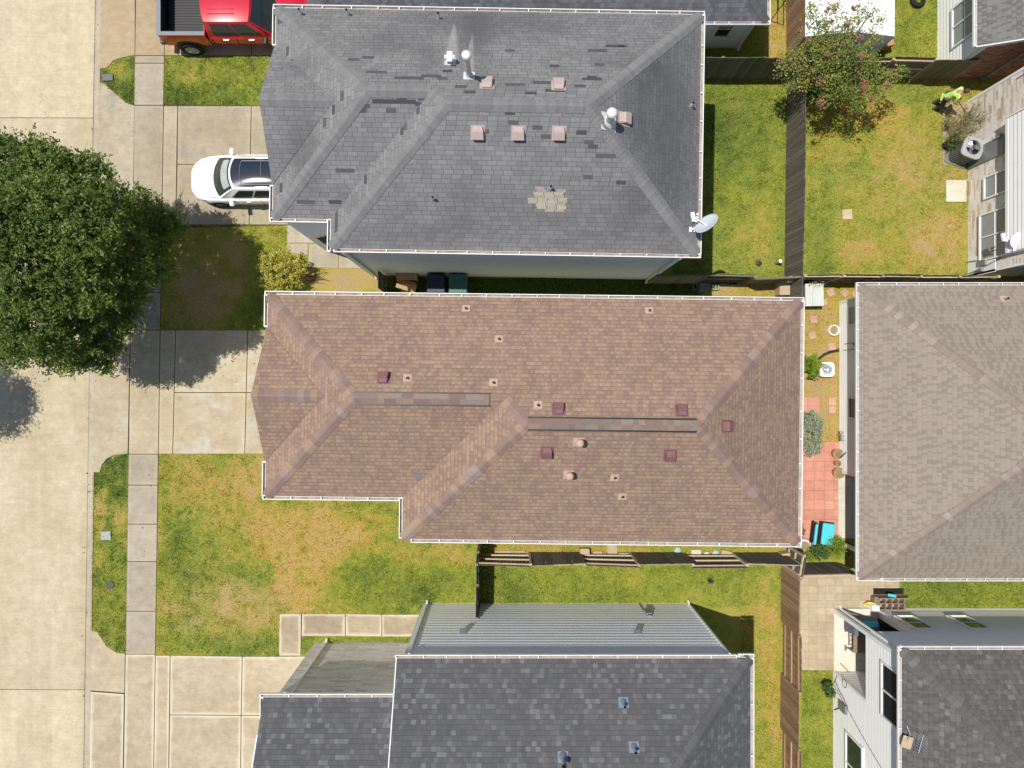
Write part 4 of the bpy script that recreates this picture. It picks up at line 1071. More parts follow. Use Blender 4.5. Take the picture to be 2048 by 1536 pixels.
# ---- taupe roofed single storey house on the right
MT['roofD'] = shingle('taupe laminated shingles', 0.152, 0.30, [(0, (0.242, 0.206, 0.172)), (1, (0.260, 0.223, 0.188))], (0.15, 0.12, 0.10), .13, .40, 0, 0, (0.27, 1.01, .84, .42), 0.10, None)
MT['capD'] = by_rnd('taupe ridge caps', [(0, (0.215, 0.172, 0.147)), (.7, (0.24, 0.195, 0.168)), (1, (0.30, 0.255, 0.222))], .92, .2, .15, (10, 10, 10))
zd, sD = 2.9, .5
dn = W(1713, 565, zd); ds = W(1711, 1162, zd)
x0, yN_, yS_ = dn.x + .10, dn.y - .10, ds.y + .10; hm = (yN_ - yS_) / 2; x1 = x0 + 16
hD = thing('house', 'single storey house with a taupe shingle hip roof behind the red tile patio', 'house', ((x0 + x1) / 2, (yN_ + yS_) / 2, 0), world=True)
mb = MB()
a, b, c, d = (x0, yN_, zd), (x1, yN_, zd), (x1, yS_, zd), (x0, yS_, zd); rw, re = (x0 + hm, yN_ - hm, zd + sD * hm), (x1 - hm, yN_ - hm, zd + sD * hm)
roof_face(mb, [a, b, re, rw]); roof_face(mb, [b, c, re]); roof_face(mb, [c, d, rw, re]); roof_face(mb, [d, a, rw])
rD = mb.build('roof', MT['roofD'], hD)
caps(rD, MT['capD'], sD, ((a, rw, 1, .17), (d, rw, 1, .17), (b, re, 1, .17), (c, re, 1, .17), (rw, re, 0, .17)))
for p_, q_, out in (((x0 - .1, yN_, zd), (x1, yN_, zd), (0, 1, 0)), ((x0, yN_, zd), (x0, yS_, zd), (-1, 0, 0)), ((x0 - .1 + .9, yS_, zd), (x1, yS_, zd), (0, -1, 0)), ((x0 - .1, yS_ + .02, zd + .01), (x0 + .85, yS_ + .02, zd + .01), (0, -1, 0))):
    q = MB(); gutter(q, p_, q_, out, .75, .105); q.build('gutter', [MT['gutter'], MT['grime']], hD)
xwD = W(1678.5, 700).x; yt = W(0, 604).y; yb = W(0, 943).y
w = MB(); lap(w, (xwD, yt), (xwD, yb), 0.05, zd - .1, (-1, 0), .18); lap(w, (xwD, yt), (x1 - .6, yt), .05, zd - .1, (0, 1), .18)
lap(w, (xwD, yb), (xwD + 2.6, yb), .05, zd - .1, (0, -1), .18); lap(w, (xwD + 2.6, yb), (xwD + 2.6, yS_ + .5), .05, zd - .1, (-1, 0), .18); lap(w, (xwD + 2.6, yS_ + .5), (x1 - .6, yS_ + .5), .05, zd - .1, (0, -1), .18)
w.build('wall', MT['siding'], hD)
sf = MB(); sf.face([(x0, yN_, zd - .11), (x1, yN_, zd - .11), (x1, yS_, zd - .11), (x0, yS_, zd - .11)]); sf.build('soffit', MT['soffit'], hD)
cb = MB(); cb.box(xwD - .03, yt - .1, .04, xwD + .05, yt + .03, zd - .11); cb.box(xwD - .03, yb - .03, .04, xwD + .05, yb + .08, zd - .11); cb.box(xwD + .0, yS_ + .55, 0, xwD + .12, yS_ + .67, zd - .11); split_build(cb, 'corner_board', MT['white_trim'], hD)
window(hD, (xwD, W(0, 617).y), (xwD, W(0, 656).y), .85, 2.3, (-1, 0), 0, glass='blind'); window(hD, (xwD, W(0, 792).y), (xwD, W(0, 835).y), .85, 2.3, (-1, 0), 0)
mb = MB(); mb.box(xwD + .15, yS_ + .8, 0.0, xwD + 2.6, yb, .06); mb.build('patio_slab', MT['slab'], hD)
mb = MB(); mb.box(xwD - .06, yS_ + .7, 0.0, xwD + .15, yb - .04, .055); mb.build('patio_edge', MT['slab'], hD)
dk = MB(); dk.box(xwD + 2.45, -6.2, .1, xwD + 2.59, -4.4, 2.15); dk.build('door', MT['glass'], hD)
nD = Vector((0, sD, 1)).normalized(); p = plane_at(2008, 598, lambda x, y: zd + sD * (yN_ - y)); pipe_vent(rD, p, nD, .22, .04, (MT['grey_pipe'], MT['tan_pipe']), .13)
q = MB()
y_ = W(0, 689).y
q.tube([(xwD - .03, y_, 1.6), (xwD - .03, y_, .5)], .018, 6); q.box(xwD - .1, y_ - .12, 1.3, xwD - .015, y_ + .02, 1.62); q.tube([(xwD - .03, y_ - .25, 1.5), (xwD - .03, y_ - .25, .4)], .014, 6)
q.build('meter_box', MT['grey_paint'], hD)

# ---- white house with a corner patio, lower right
MT['roofE'] = shingle('dark grey laminated shingles', 0.15, 0.22, [(0, (0.088, 0.084, 0.082)), (.7, (0.100, 0.096, 0.093)), (.9, (0.116, 0.112, 0.108)), (1, (0.15, 0.144, 0.139))], (0.05, 0.047, 0.045), .15, .45, 0, 0, (0.3, 1.04, .86, .5), 0.12, None)
MT['capE'] = by_rnd('dark ridge caps', [(0, (0.088, 0.084, 0.081)), (.8, (0.105, 0.10, 0.097)), (1, (0.15, 0.143, 0.137))], .92, .2, .15, (10, 10, 10))
zE, sE = 5.3, .5
e0 = W(1797, 1293, zE); x0, yN_ = e0.x + .11, e0.y - .11
hE = thing('house', 'two storey white sided house with a dark grey roof and a recessed corner patio', 'house', (x0 + 5, yN_ - 5, 0), world=True)
mb = MB(); hm = 5.0; x1 = x0 + 14
a, b, c, d = (x0, yN_, zE), (x1, yN_, zE), (x1, yN_ - 10, zE), (x0, yN_ - 10, zE); rw, re = (x0 + hm, yN_ - hm, zE + sE * hm), (x1 - hm, yN_ - hm, zE + sE * hm)
roof_face(mb, [a, b, re, rw]); roof_face(mb, [b, c, re]); roof_face(mb, [c, d, rw, re]); roof_face(mb, [d, a, rw])
rE_ = mb.build('roof', MT['roofE'], hE)
caps(rE_, MT['capE'], sE, ((a, rw, 1, .19), (d, rw, 1, .19), (b, re, 1, .19), (c, re, 1, .19), (rw, re, 0, .17)))
for p_, q_, out in (((x0 - .11, yN_, zE), (x1, yN_, zE), (0, 1, 0)), ((x0, yN_, zE), (x0, yN_ - 10, zE), (-1, 0, 0))):
    q = MB(); gutter(q, p_, q_, out, .85); q.build('gutter', [MT['gutter'], MT['grime']], hE)
xw_ = W(1666, 1215).x; yw_ = W(0, 1217).y; yo = W(0, 1341).y; zo = 2.6; xo = xw_ + 1.85; zt = zE - .13
w = MB()
lap(w, (xw_, yw_), (xw_, yw_ - 9.3), zo, zt, (-1, 0), .2); lap(w, (xw_, yo), (xw_, yw_ - 9.3), .05, zo, (-1, 0), .2)
lap(w, (xw_, yw_), (x1 - .5, yw_), zo, zt, (0, 1), .2); lap(w, (xo, yw_), (x1 - .5, yw_), .05, zo, (0, 1), .2)
lap(w, (xw_ + .1, yo), (xo, yo), .05, zo, (0, 1), .2); lap(w, (xo, yw_ - .08), (xo, yo), .05, zo, (-1, 0), .2)
w.face([(xw_, yw_, zo), (xo, yw_, zo), (xo, yo, zo), (xw_, yo, zo)])
w.build('wall', MT['siding'], hE)
sf = MB(); sf.face([(x0, yN_, zE - .12), (x1, yN_, zE - .12), (x1, yN_ - 10, zE - .12), (x0, yN_ - 10, zE - .12)]); sf.build('soffit', MT['soffit'], hE)
mb = MB(); mb.box(xw_ + .01, yo + .01, 0, xo, yw_ - .01, .07); mb.build('patio_slab', MT['slab'], hE)
mb = MB(); mb.box(xw_ - .03, yw_ - .12, 0, xw_ + .11, yw_ + .03, zt); mb.build('corner_post', MT['white_trim'], hE)
downspout(hE, (x0 - .0, yN_ + .05, zE), (xw_ + .22, yw_ + .0, 0), (0, 1, 0))
mb = MB(); mb.box(xw_ - .02, yo - .09, .05, xw_ + .1, yo + .03, zo); mb.box(xo - .1, yw_ - .1, .05, xo + .1, yw_ + .022, zo); split_build(mb, 'corner_board', MT['white_trim'], hE)
mb = MB(); mb.beam((x0 + .8, yw_ + .01, .06), (x1 - .5, yw_ + .01, .06), .05, .14); mb.build('base_trim', MT['slab'], hE)
# north side windows and west windows
for pa, pb in ((1787, 1826), (1892, 1932)):
    window(hE, (W(pa, 0, 1.0).x, yw_), (W(pb, 0, 1.0).x, yw_), 1.0, 2.45, (0, 1), 0)
window(hE, (xw_, W(0, 1332, 4.2).y), (xw_, W(0, 1445, 4.2).y), 3.7, 5.1, (-1, 0), 1, False)
window(hE, (xw_, W(0, 1472, 1.6).y), (xw_, W(0, 1595, 1.6).y), 1.15, 2.45, (-1, 0), 1, False)
mb = MB(); mb.box(xo - .06, yo + .25, .08, xo - .02, yw_ - .35, 2.2); mb.build('glass_door', MT['glass'], hE)

# ---- stone faced house, upper right
hF = thing('house', 'two storey house with a pale stone ground floor under white siding', 'house', (24, 8, 0), world=True)
xF = W(1936, 300).x; yFn = W(0, 202).y; yFs = W(0, 553).y; zov = 2.6
w = MB(); flat_wall(w, (xF, yFn), (xF, yFs), 0, 5.4, (-1, 0)); flat_wall(w, (xF, yFs), (xF + 10, yFs), 0, 5.4, (0, -1)); flat_wall(w, (xF, yFn), (xF + 10, yFn), 0, 5.4, (0, 1))
w.build('wall', MT['stone'], hF)
xo_ = xF - .33; oy0, oy1 = W(0, 236, zov).y, W(0, 505, zov).y
w = MB(); lap(w, (xo_, oy0), (xo_, oy1), zov, 5.2, (-1, 0), .2); lap(w, (xo_, oy0), (xF + .02, oy0), zov, 5.2, (0, 1), .2); lap(w, (xo_, oy1), (xF + .02, oy1), zov, 5.2, (0, -1), .2)
w.face([(xo_, oy0, zov), (xF + .02, oy0, zov), (xF + .02, oy1, zov), (xo_, oy1, zov)])
tag(w.build('wall', MT['siding'], hF), 'white siding of the overhanging upper floor')
mb = MB(); mb.beam((xo_ - .02, oy0 + .03, zov + .06), (xo_ - .02, oy1 - .03, zov + .06), .03, .14); mb.beam((xo_ - .02, oy0 + .0, zov), (xo_ - .02, oy0 + .0, 5.2), .06, .1); mb.box(xF - .025, yFn - .08, 0, xF + .05, yFn + .02, 5.2); mb.box(xF - .03, yFs - .02, 0, xF + .05, yFs + .06, 5.2); split_build(mb, 'corner_board', MT['white_trim'], hF)
mb = MB(); ze_ = 5.4
a, b, c, d = (xF - .5, yFn + .4, ze_), (xF + 11, yFn + .4, ze_), (xF + 11, yFs - .4, ze_), (xF - .5, yFs - .4, ze_); hh = (yFn - yFs) / 2 + .4; rw, re = (xF - .5 + hh, yFn + .4 - hh, ze_ + .5 * hh), (xF + 11 - hh, yFn + .4 - hh, ze_ + .5 * hh)
roof_face(mb, [a, b, re, rw]); roof_face(mb, [b, c, re]); roof_face(mb, [c, d, rw, re]); roof_face(mb, [d, a, rw]); mb.build('roof', MT['roofD'], hF)
window(hF, (xF, W(0, 352, 1.2).y), (xF, W(0, 398, 1.2).y), 1.0, 2.3, (-1, 0), 0, glass='blind')
window(hF, (xF, W(0, 425, 1.2).y), (xF, W(0, 520, 1.2).y), .75, 2.45, (-1, 0), 1, True, glass='blind')
mb = MB(); mb.box(xF - .07, W(0, 318, 1.4).y, .05, xF - .02, W(0, 282, 1.4).y, 2.1); mb.build('door', MT['grey_paint'], hF)
lm = MB(); q = W(1983, 272, 1.9); lm.box(xF - .14, q.y - .07, 1.75, xF - .001, q.y + .07, 2.0); lm.build('wall_lamp', MT['grey_paint'], hF)
mb = MB(); mb.tube([(xF - .02, W(0, 150, 3).y, 5.2), (xF - .02, W(0, 150, 3).y, 2.7)], .02, 6); mb.build('conduit', MT['terracotta'], hF)
mb = MB(); y_ = W(0, 528, .6).y
mb.box(xF - .12, y_ - .12, .75, xF - .005, y_ + .1, 1.15); mb.tube([(xF - .05, y_ - .3, .15), (xF - .08, y_ - .28, .5), (xF - .08, y_ - .2, .9), (xF - .03, y_ + .0, 1.9)], .018, 6); mb.tube([(xF - .05, y_ + .18, .0), (xF - .08, y_ + .15, .5), (xF - .05, y_ + .08, 1.1)], .015, 6); mb.lathe([(0, .2), (.09, .2), (.1, 0)], (xF - .08, y_ - .28, .8), 12)
mb.build('meter_box', MT['grey_paint'], hF)
mb = MB(); mb.box(xF - .03, W(0, 551, .6).y, .02, xF - .003, W(0, 512, .6).y, 1.6); mb.build('panel', MT['white_trim'], hF)

# ---- white gabled house with a brick side, top right
hG = thing('house', 'single storey white sided house with a brown brick side wall and grey roof', 'house', (22, 16.5, 0), world=True)
MT['roofG'] = shingle('grey laminated shingles', 0.15, 0.3, [(0, (0.145, 0.14, 0.137)), (1, (0.165, 0.16, 0.156))], (0.07, 0.066, 0.066), .13, .42, 0, 0, (0.26, 1.03, .76, .44), 0.1, None)
zG, sG = 2.87, .42; gx = W(1949, 50, zG).x + .1; xGw = W(1875.5, 50).x; yGs = W(0, 158).y
w = MB(); lap(w, (xGw, yGs), (xGw, yGs + 8), 0, zG - .1, (-1, 0), .2); w.build('wall', MT['siding'], hG)
w = MB(); flat_wall(w, (xGw, yGs), (xGw + 4.2, yGs), 0, zG - .1 , (0, -1), 0, zG + sG * 4.2 - .1); flat_wall(w, (xGw + 4.2, yGs), (xGw + 8.4, yGs), 0, zG + sG * 4.2 - .1, (0, -1), 0, zG - .1); tag(w.build('wall', MT['brick'], hG), 'brown brick side wall')
mb = MB(); yg = yGs - .05; roof_face(mb, [(gx, yg, zG), (gx, yg + 9, zG), (gx + 4.66, yg + 9, zG + sG * 4.66), (gx + 4.66, yg, zG + sG * 4.66)]); roof_face(mb, [(gx + 9.3, yg, zG), (gx + 9.3, yg + 9, zG), (gx + 4.66, yg + 9, zG + sG * 4.66), (gx + 4.66, yg, zG + sG * 4.66)]); mb.build('roof', MT['roofG'], hG)
q = MB(); gutter(q, (gx, yg, zG), (gx, yg + 9, zG), (-1, 0, 0), .8); q.build('gutter', [MT['gutter'], MT['grime']], hG)
mb = MB(); mb.beam((gx, yg - .02, zG - .07), (gx + 4.66, yg - .02, zG + sG * 4.66 - .07), .04, .17, .5); mb.box(xGw - .03, yGs - .03, 0, xGw + .10, yGs + .06, zG - .12); split_build(mb, 'fascia', MT['soffit'], hG)
sf = MB(); sf.face([(gx, yg, zG - .1), (xGw + .02, yg, zG - .1), (xGw + .02, yg + 9, zG - .1), (gx, yg + 9, zG - .1)]); sf.build('soffit', MT['soffit'], hG)
window(hG, (xGw, W(0, 84, 1.6).y), (xGw, W(0, 0, 1.6).y), .95, 2.5, (-1, 0), 1, True, .09, glass='blind')
mb = MB(); q = W(1960, 161, 0); mb.beam((q.x, yGs - .04, .1), (q.x, yGs - .04, 4.0), .09, .07, .5, 0, (1, 0, 0)); mb.obox((q.x, yGs - .06, .2), .28, .08, .06); mb.build('conduit', MT['grey_paint'], hG)

# ---- slate coloured single storey house behind the grey one
MT['roofH'] = shingle('slate laminated shingles', 0.15, 0.16, [(0, (0.075, 0.079, 0.092)), (.6, (0.095, 0.099, 0.11)), (1, (0.125, 0.13, 0.143))], (0.035, 0.036, 0.042), .15, .6, .05, .4, None, 0.14, None)
zH, sH = 2.84, .5; h0 = W(1541, 49, zH); hx1, hy0 = h0.x - .11, h0.y + .11; hx0 = -7.35
hH = thing('house', 'single storey slate roofed house mostly hidden behind the grey roofed house', 'house', ((hx0 + hx1) / 2, hy0 + 4.5, 0), world=True)
mb = MB(); hm = 4.5
a, b, c, d = (hx0, hy0 + 9, zH), (hx1, hy0 + 9, zH), (hx1, hy0, zH), (hx0, hy0, zH); rw, re = (hx0 + hm, hy0 + hm, zH + sH * hm), (hx1 - hm, hy0 + hm, zH + sH * hm)
roof_face(mb, [a, b, re, rw]); roof_face(mb, [b, c, re]); roof_face(mb, [c, d, rw, re]); roof_face(mb, [d, a, rw]); r_ = mb.build('roof', MT['roofH'], hH)
caps(r_, MT['capC'], sH, ((c, re, 1, .16), (d, rw, 1, .16), (rw, re, 0, .16)))
for p_, q_, out in (((hx0, hy0, zH), (hx1 + .11, hy0, zH), (0, -1, 0)), ((hx1, hy0, zH), (hx1, hy0 + 9, zH), (1, 0, 0))):
    q = MB(); gutter(q, p_, q_, out, .7); q.build('gutter', [MT['gutter'], MT['grime']], hH)
yH = W(0, 95).y; xH = W(1473, 95).x
w = MB(); lap(w, (hx0 + .3, yH), (xH, yH), 0, zH - .1, (0, -1), .2); lap(w, (xH, yH), (xH, yH + 8), 0, zH - .1, (1, 0), .2); lap(w, (hx0 + .3, yH), (hx0 + .3, yH + 8), 0, zH - .1, (-1, 0), .2); w.build('wall', MT['siding_blue'], hH)
sf = MB(); sf.face([(hx0, hy0, zH - .1), (hx1, hy0, zH - .1), (hx1, hy0 + 9, zH - .1), (hx0, hy0 + 9, zH - .1)]); sf.build('soffit', MT['soffit'], hH)
window(hH, (W(1432, 0, 1.6).x, yH), (W(1466, 0, 1.6).x, yH), .95, 2.2, (0, -1), 0)
mb = MB(); mb.box(xH - .1, yH - .03, 0, xH + .03, yH + .06, zH - .12); mb.build('corner_board', MT['white_trim'], hH)
downspout(hH, (xH + .2, hy0 - .06, zH), (xH + .03, yH - .0, 0), (0, -1, 0))

# ---------------------------------------------------------------- fences
def fence(label, p0, p1, bays, side, wood, rail, h=1.83, first_rails=None, group='wooden picket fences', lean=0.0, post_out=True, jit=0.03, topj=.02):
    """picket fence from p0 to p1; side[k] = +1 / -1: which side of the line the pickets of bay k are on (+ = left of p0->p1)"""
    p0 = Vector((p0[0], p0[1], 0)); p1 = Vector((p1[0], p1[1], 0)); L = (p1 - p0).length; d = (p1 - p0) / L; nrm = Vector((-d.y, d.x, 0))
    t = thing('wooden_fence', label, 'fence', (p0 + p1) / 2, 0, group, world=True)
    Z = Vector((0, 0, 1)); prev = None
    for k in range(bays):
        s = side[k % len(side)]
        a = p0 + d * (L * k / bays); b = p0 + d * (L * (k + 1) / bays)
        ta = nrm * random.uniform(-jit, jit); tb = nrm * random.uniform(-jit, jit)      # lean of the bay at the top
        pk = MB(); n = max(1, int((b - a).length / .142)); hb = h + random.uniform(-.04, .04)
        for i in range(n):
            bl = (b - a).length; f0 = i / n + .002 / bl; f1 = (i + 1) / n - random.uniform(.002, .009) / bl
            q0, q1 = a.lerp(b, f0), a.lerp(b, f1); tl = ta.lerp(tb, f0)
            th = .018; o = nrm * (s * (.045 + random.uniform(-.004, .006))); hh = hb + random.uniform(-topj, topj)
            def pt(q, z, off): return q + o + nrm * off + Z * z + tl * (z / h)
            dd = (q1 - q0) * .22
            c = [pt(q0, .03, -th / 2), pt(q1, .03, -th / 2), pt(q1, .03, th / 2), pt(q0, .03, th / 2), pt(q0, hh, -th / 2), pt(q1, hh, -th / 2), pt(q1, hh, th / 2), pt(q0, hh, th / 2)]
            pk.hexa(c)
        pk.build('picket_panel', wood, t)
        rl = MB()
        for z in (.32, .95, 1.60):
            o = -nrm * s * .0
            rl.beam(a + Z * z + ta * (z / h) + o, b + Z * z + tb * (z / h) + o, .055, .085)
        split_build(rl, 'rail', rail, t)
    for k in range(bays + 1):
        q = p0 + d * (L * k / bays); m = MB(); m.obox(q + Z * (h * .5 - .02) , .095, .095, h - .04, math.atan2(d.y, d.x)); m.build('post', rail, t)
    return t
def fx(x, y): p = W(x, y); return (p.x, p.y)
# long north-south fence between the yards (top leans with perspective only)
fence('long dark wooden fence between the two back lawns', fx(1576, 158), fx(1570, 610), 4, [-1], MT['fence_grey'], MT['fence_grey'], 1.80)
fence('sun bleached brown wooden fence beside the tan paver patio', fx(1564, 1134), fx(1562, 1560), 4, [-1, 1, -1, 1], MT['fence_brown'], MT['rail_brown'], 1.80)
fence('short weathered fence piece at the back corner of the brown roof', fx(1572, 1090), fx(1565, 1131), 1, [1], MT['fence_grey'], MT['rail_wood'], 1.8)
fence('fence with alternating picket and rail bays beside the brown roof', fx(957, 1106), fx(1566, 1107), 6, [-1, 1, -1, 1, -1, 1], MT['fence_grey'], MT['rail_wood'], 1.80, jit=.07)
fence('dark wooden side fence seen edge on, running to the grey lap siding', fx(960, 1082), fx(958, 1206), 2, [-1], MT['fence_grey'], MT['fence_grey'], 1.85, jit=.02)
fence('mossy leaning fence between the grey house and the brown roofed house', fx(1296, 565), fx(1574, 566), 3, [-1, 1, -1], MT['fence_green'], MT['fence_green'], 1.70, jit=.10, topj=.03)
fence('dark wooden fence between the taupe roof and the dry lawn', fx(1574, 564), fx(1936, 566), 5, [1], MT['fence_grey'], MT['rail_wood'], 1.82)
fence('green grey wooden fence between the grey house and the crape myrtle', fx(1340, 155), fx(1576, 158), 3, [-1], MT['fence_green'], MT['fence_green'], 1.85)
fence('green grey fence from the crape myrtle to the brick side wall', fx(1576, 158), fx(1900, 159), 4, [1, 1, 1, -1], MT['fence_green'], MT['rail_wood'], 1.85)
fence('brown wooden fence at the top edge beside the white canopy', fx(1574, -60), fx(1575, 156), 3, [-1], MT['fence_brown'], MT['rail_brown'], 1.8)
fence('short weathered fence closing the garden of the red tile patio', fx(1566, 1128), fx(1672, 1126), 1, [1], MT['fence_grey'], MT['rail_wood'], 1.6)

# gate by the bins
t = thing('side_gate', 'black wooden side gate in the narrow gap beside the wheeled bins', 'gate', W(772, 566), 0, None, world=True)
mb = MB()
for k in range(8): q = W(772, 556 + k * 4.2); mb.box(q.x - .012, q.y - .04, .05, q.x + .012, q.y + .04, 1.75 + random.uniform(-.02, .02))
mb.build('picket_panel', MT['fence_grey'], t)
mb = MB(); a, b = W(772, 555), W(772, 588)
for z in (.4, 1.5): mb.beam(a + Vector((.04, 0, z)), b + Vector((.04, 0, z)), .05, .09)
mb.build('rail', MT['fence_grey'], t)
# dark metal railing gate at the taupe house
t = thing('metal_gate', 'black barred metal gate at the end of the covered patio of the taupe roofed house', 'gate', W(1689, 1100), 0, None, world=True)
xg = W(1688, 0).x; ya, yb_ = W(0, 1081).y, W(0, 1125).y
mb = MB()
for z in (.15, 1.25): mb.beam((xg, ya, z), (xg, yb_, z), .035, .035)
mb.build('gate_frame', MT['black'], t); mb = MB()
for k in range(9): y = lerp(ya, yb_, k / 8); mb.beam((xg, y, .15), (xg, y, 1.25), .022, .022)
mb.build('bar', MT['black'], t)

# ---------------------------------------------------------------- trees and plants
def leaf_mat(name, stops, transl=0.35, rough=0.45, spec=0.35):
    g = G(name, rough, spec); c = g.ramp(g.attr('rnd'), stops); g.put(g.b.inputs['Base Color'], c)
    tr = g.t; tl = tr.nodes.new('ShaderNodeBsdfTranslucent'); ms = tr.nodes.new('ShaderNodeMixShader'); ms.inputs[0].default_value = transl
    k = g.mix(1.0, c, (1.2, 1.25, 0.6), 'MULTIPLY'); tr.links.new(k, tl.inputs[0])
    tr.links.new(g.b.outputs[0], ms.inputs[1]); tr.links.new(tl.outputs[0], ms.inputs[2]); tr.links.new(ms.outputs[0], tr.nodes['Material Output'].inputs[0])
    return g.mat
MT['oak_leaf'] = leaf_mat('oak leaves', [(0, (0.050, 0.082, 0.020)), (.4, (0.110, 0.168, 0.034)), (.75, (0.185, 0.255, 0.052)), (1, (0.30, 0.36, 0.11))], .4)
MT['myrtle_leaf'] = leaf_mat('myrtle leaves', [(0, (0.085, 0.135, 0.030)), (.4, (0.19, 0.25, 0.055)), (.7, (0.33, 0.34, 0.08)), (.88, (0.47, 0.36, 0.11)), (1, (0.42, 0.19, 0.10))], .35)
MT['flower'] = leaf_mat('crape flowers', [(0, (0.30, 0.09, 0.06)), (.5, (0.44, 0.12, 0.11)), (1, (0.52, 0.22, 0.20))], .3, .6)
MT['flower_dry'] = leaf_mat('spent flowers', [(0, (0.24, 0.11, 0.06)), (1, (0.42, 0.24, 0.15))], .2, .8)
MT['yellow_leaf'] = leaf_mat('yellow green leaves', [(0, (0.28, 0.27, 0.04)), (.5, (0.47, 0.43, 0.08)), (1, (0.66, 0.58, 0.17))], .35)
MT['bright_leaf'] = leaf_mat('bright green leaves', [(0, (0.10, 0.20, 0.02)), (.5, (0.20, 0.32, 0.03)), (.85, (0.36, 0.40, 0.05)), (1, (0.55, 0.45, 0.06))], .4)
MT['dusty_leaf'] = leaf_mat('grey green leaves', [(0, (0.16, 0.20, 0.12)), (.6, (0.30, 0.35, 0.24)), (1, (0.42, 0.46, 0.34))], .2)
MT['straw_leaf'] = leaf_mat('dry stems', [(0, (0.13, 0.11, 0.05)), (.5, (0.26, 0.22, 0.09)), (1, (0.44, 0.37, 0.18))], .2)
MT['dark_leaf'] = leaf_mat('dark green leaves', [(0, (0.03, 0.06, 0.015)), (.6, (0.08, 0.14, 0.03)), (1, (0.20, 0.24, 0.07))], .3)

def twig_leaves(P, D, Ls, m, size, spread=.10, aspect=.42, flat=.5, droop=0.0):
    """m leaves along each twig (start P, direction D, length Ls): quads"""
    n = len(P); tt = rng.random((n, m)) ** .8
    c = P[:, None, :] + D[:, None, :] * (Ls[:, None] * tt)[:, :, None] + rng.normal(0, spread, (n, m, 3)) * (0.35 + .65 * tt)[:, :, None]
    c[:, :, 2] -= droop * (tt * Ls[:, None]) ** 2
    c = c.reshape(-1, 3); N = len(c)
    nrm = rng.normal(0, 1, (N, 3)); nrm[:, 2] = np.abs(nrm[:, 2]) + flat; nrm /= np.linalg.norm(nrm, axis=1)[:, None]
    ax = rng.normal(0, 1, (N, 3)); ax += np.repeat(D, m, 0) * 1.2
    ax -= nrm * (ax * nrm).sum(1)[:, None]; ax /= np.linalg.norm(ax, axis=1)[:, None]
    sd = np.cross(nrm, ax); L = size * rng.uniform(.6, 1.25, N); w = L * aspect
    a = c - ax * L[:, None] * .5; b = c + sd * w[:, None] * .5; e = c + ax * L[:, None] * .5; f = c - sd * w[:, None] * .5
    up = np.array([0, 0, 1.0]) * .0
    return np.stack([a, b, e, f], 1).reshape(-1, 3), N
def crown_points(n, c, r, seed, shell=.55, lobes=9, lob=.28, zmin=-.55):
    """points with outward directions in a lobed crown"""
    rg = np.random.default_rng(seed)
    d = rg.normal(0, 1, (n * 2, 3)); d /= np.linalg.norm(d, axis=1)[:, None]; d = d[d[:, 2] > zmin][:n]
    ld = rg.normal(0, 1, (lobes * 3, 3)); ld /= np.linalg.norm(ld, axis=1)[:, None]
    k = (d @ ld.T).max(1); k2 = ((k - .75) / .25).clip(-1, 1)
    ld2 = rg.normal(0, 1, (lobes * 14, 3)); ld2 /= np.linalg.norm(ld2, axis=1)[:, None]
    k3 = (((d @ ld2.T).max(1) - .93) / .07).clip(-1, 1)
    rad = (1 - lob + lob * (k2 * .5 + .5)) * (1 - .14 + .14 * k3)
    q = rg.random(len(d)) ** (1 / 3.0); q = shell + (1 - shell) * q
    p = np.array(c) + d * (rad * q)[:, None] * np.array(r)
    return p, d, q
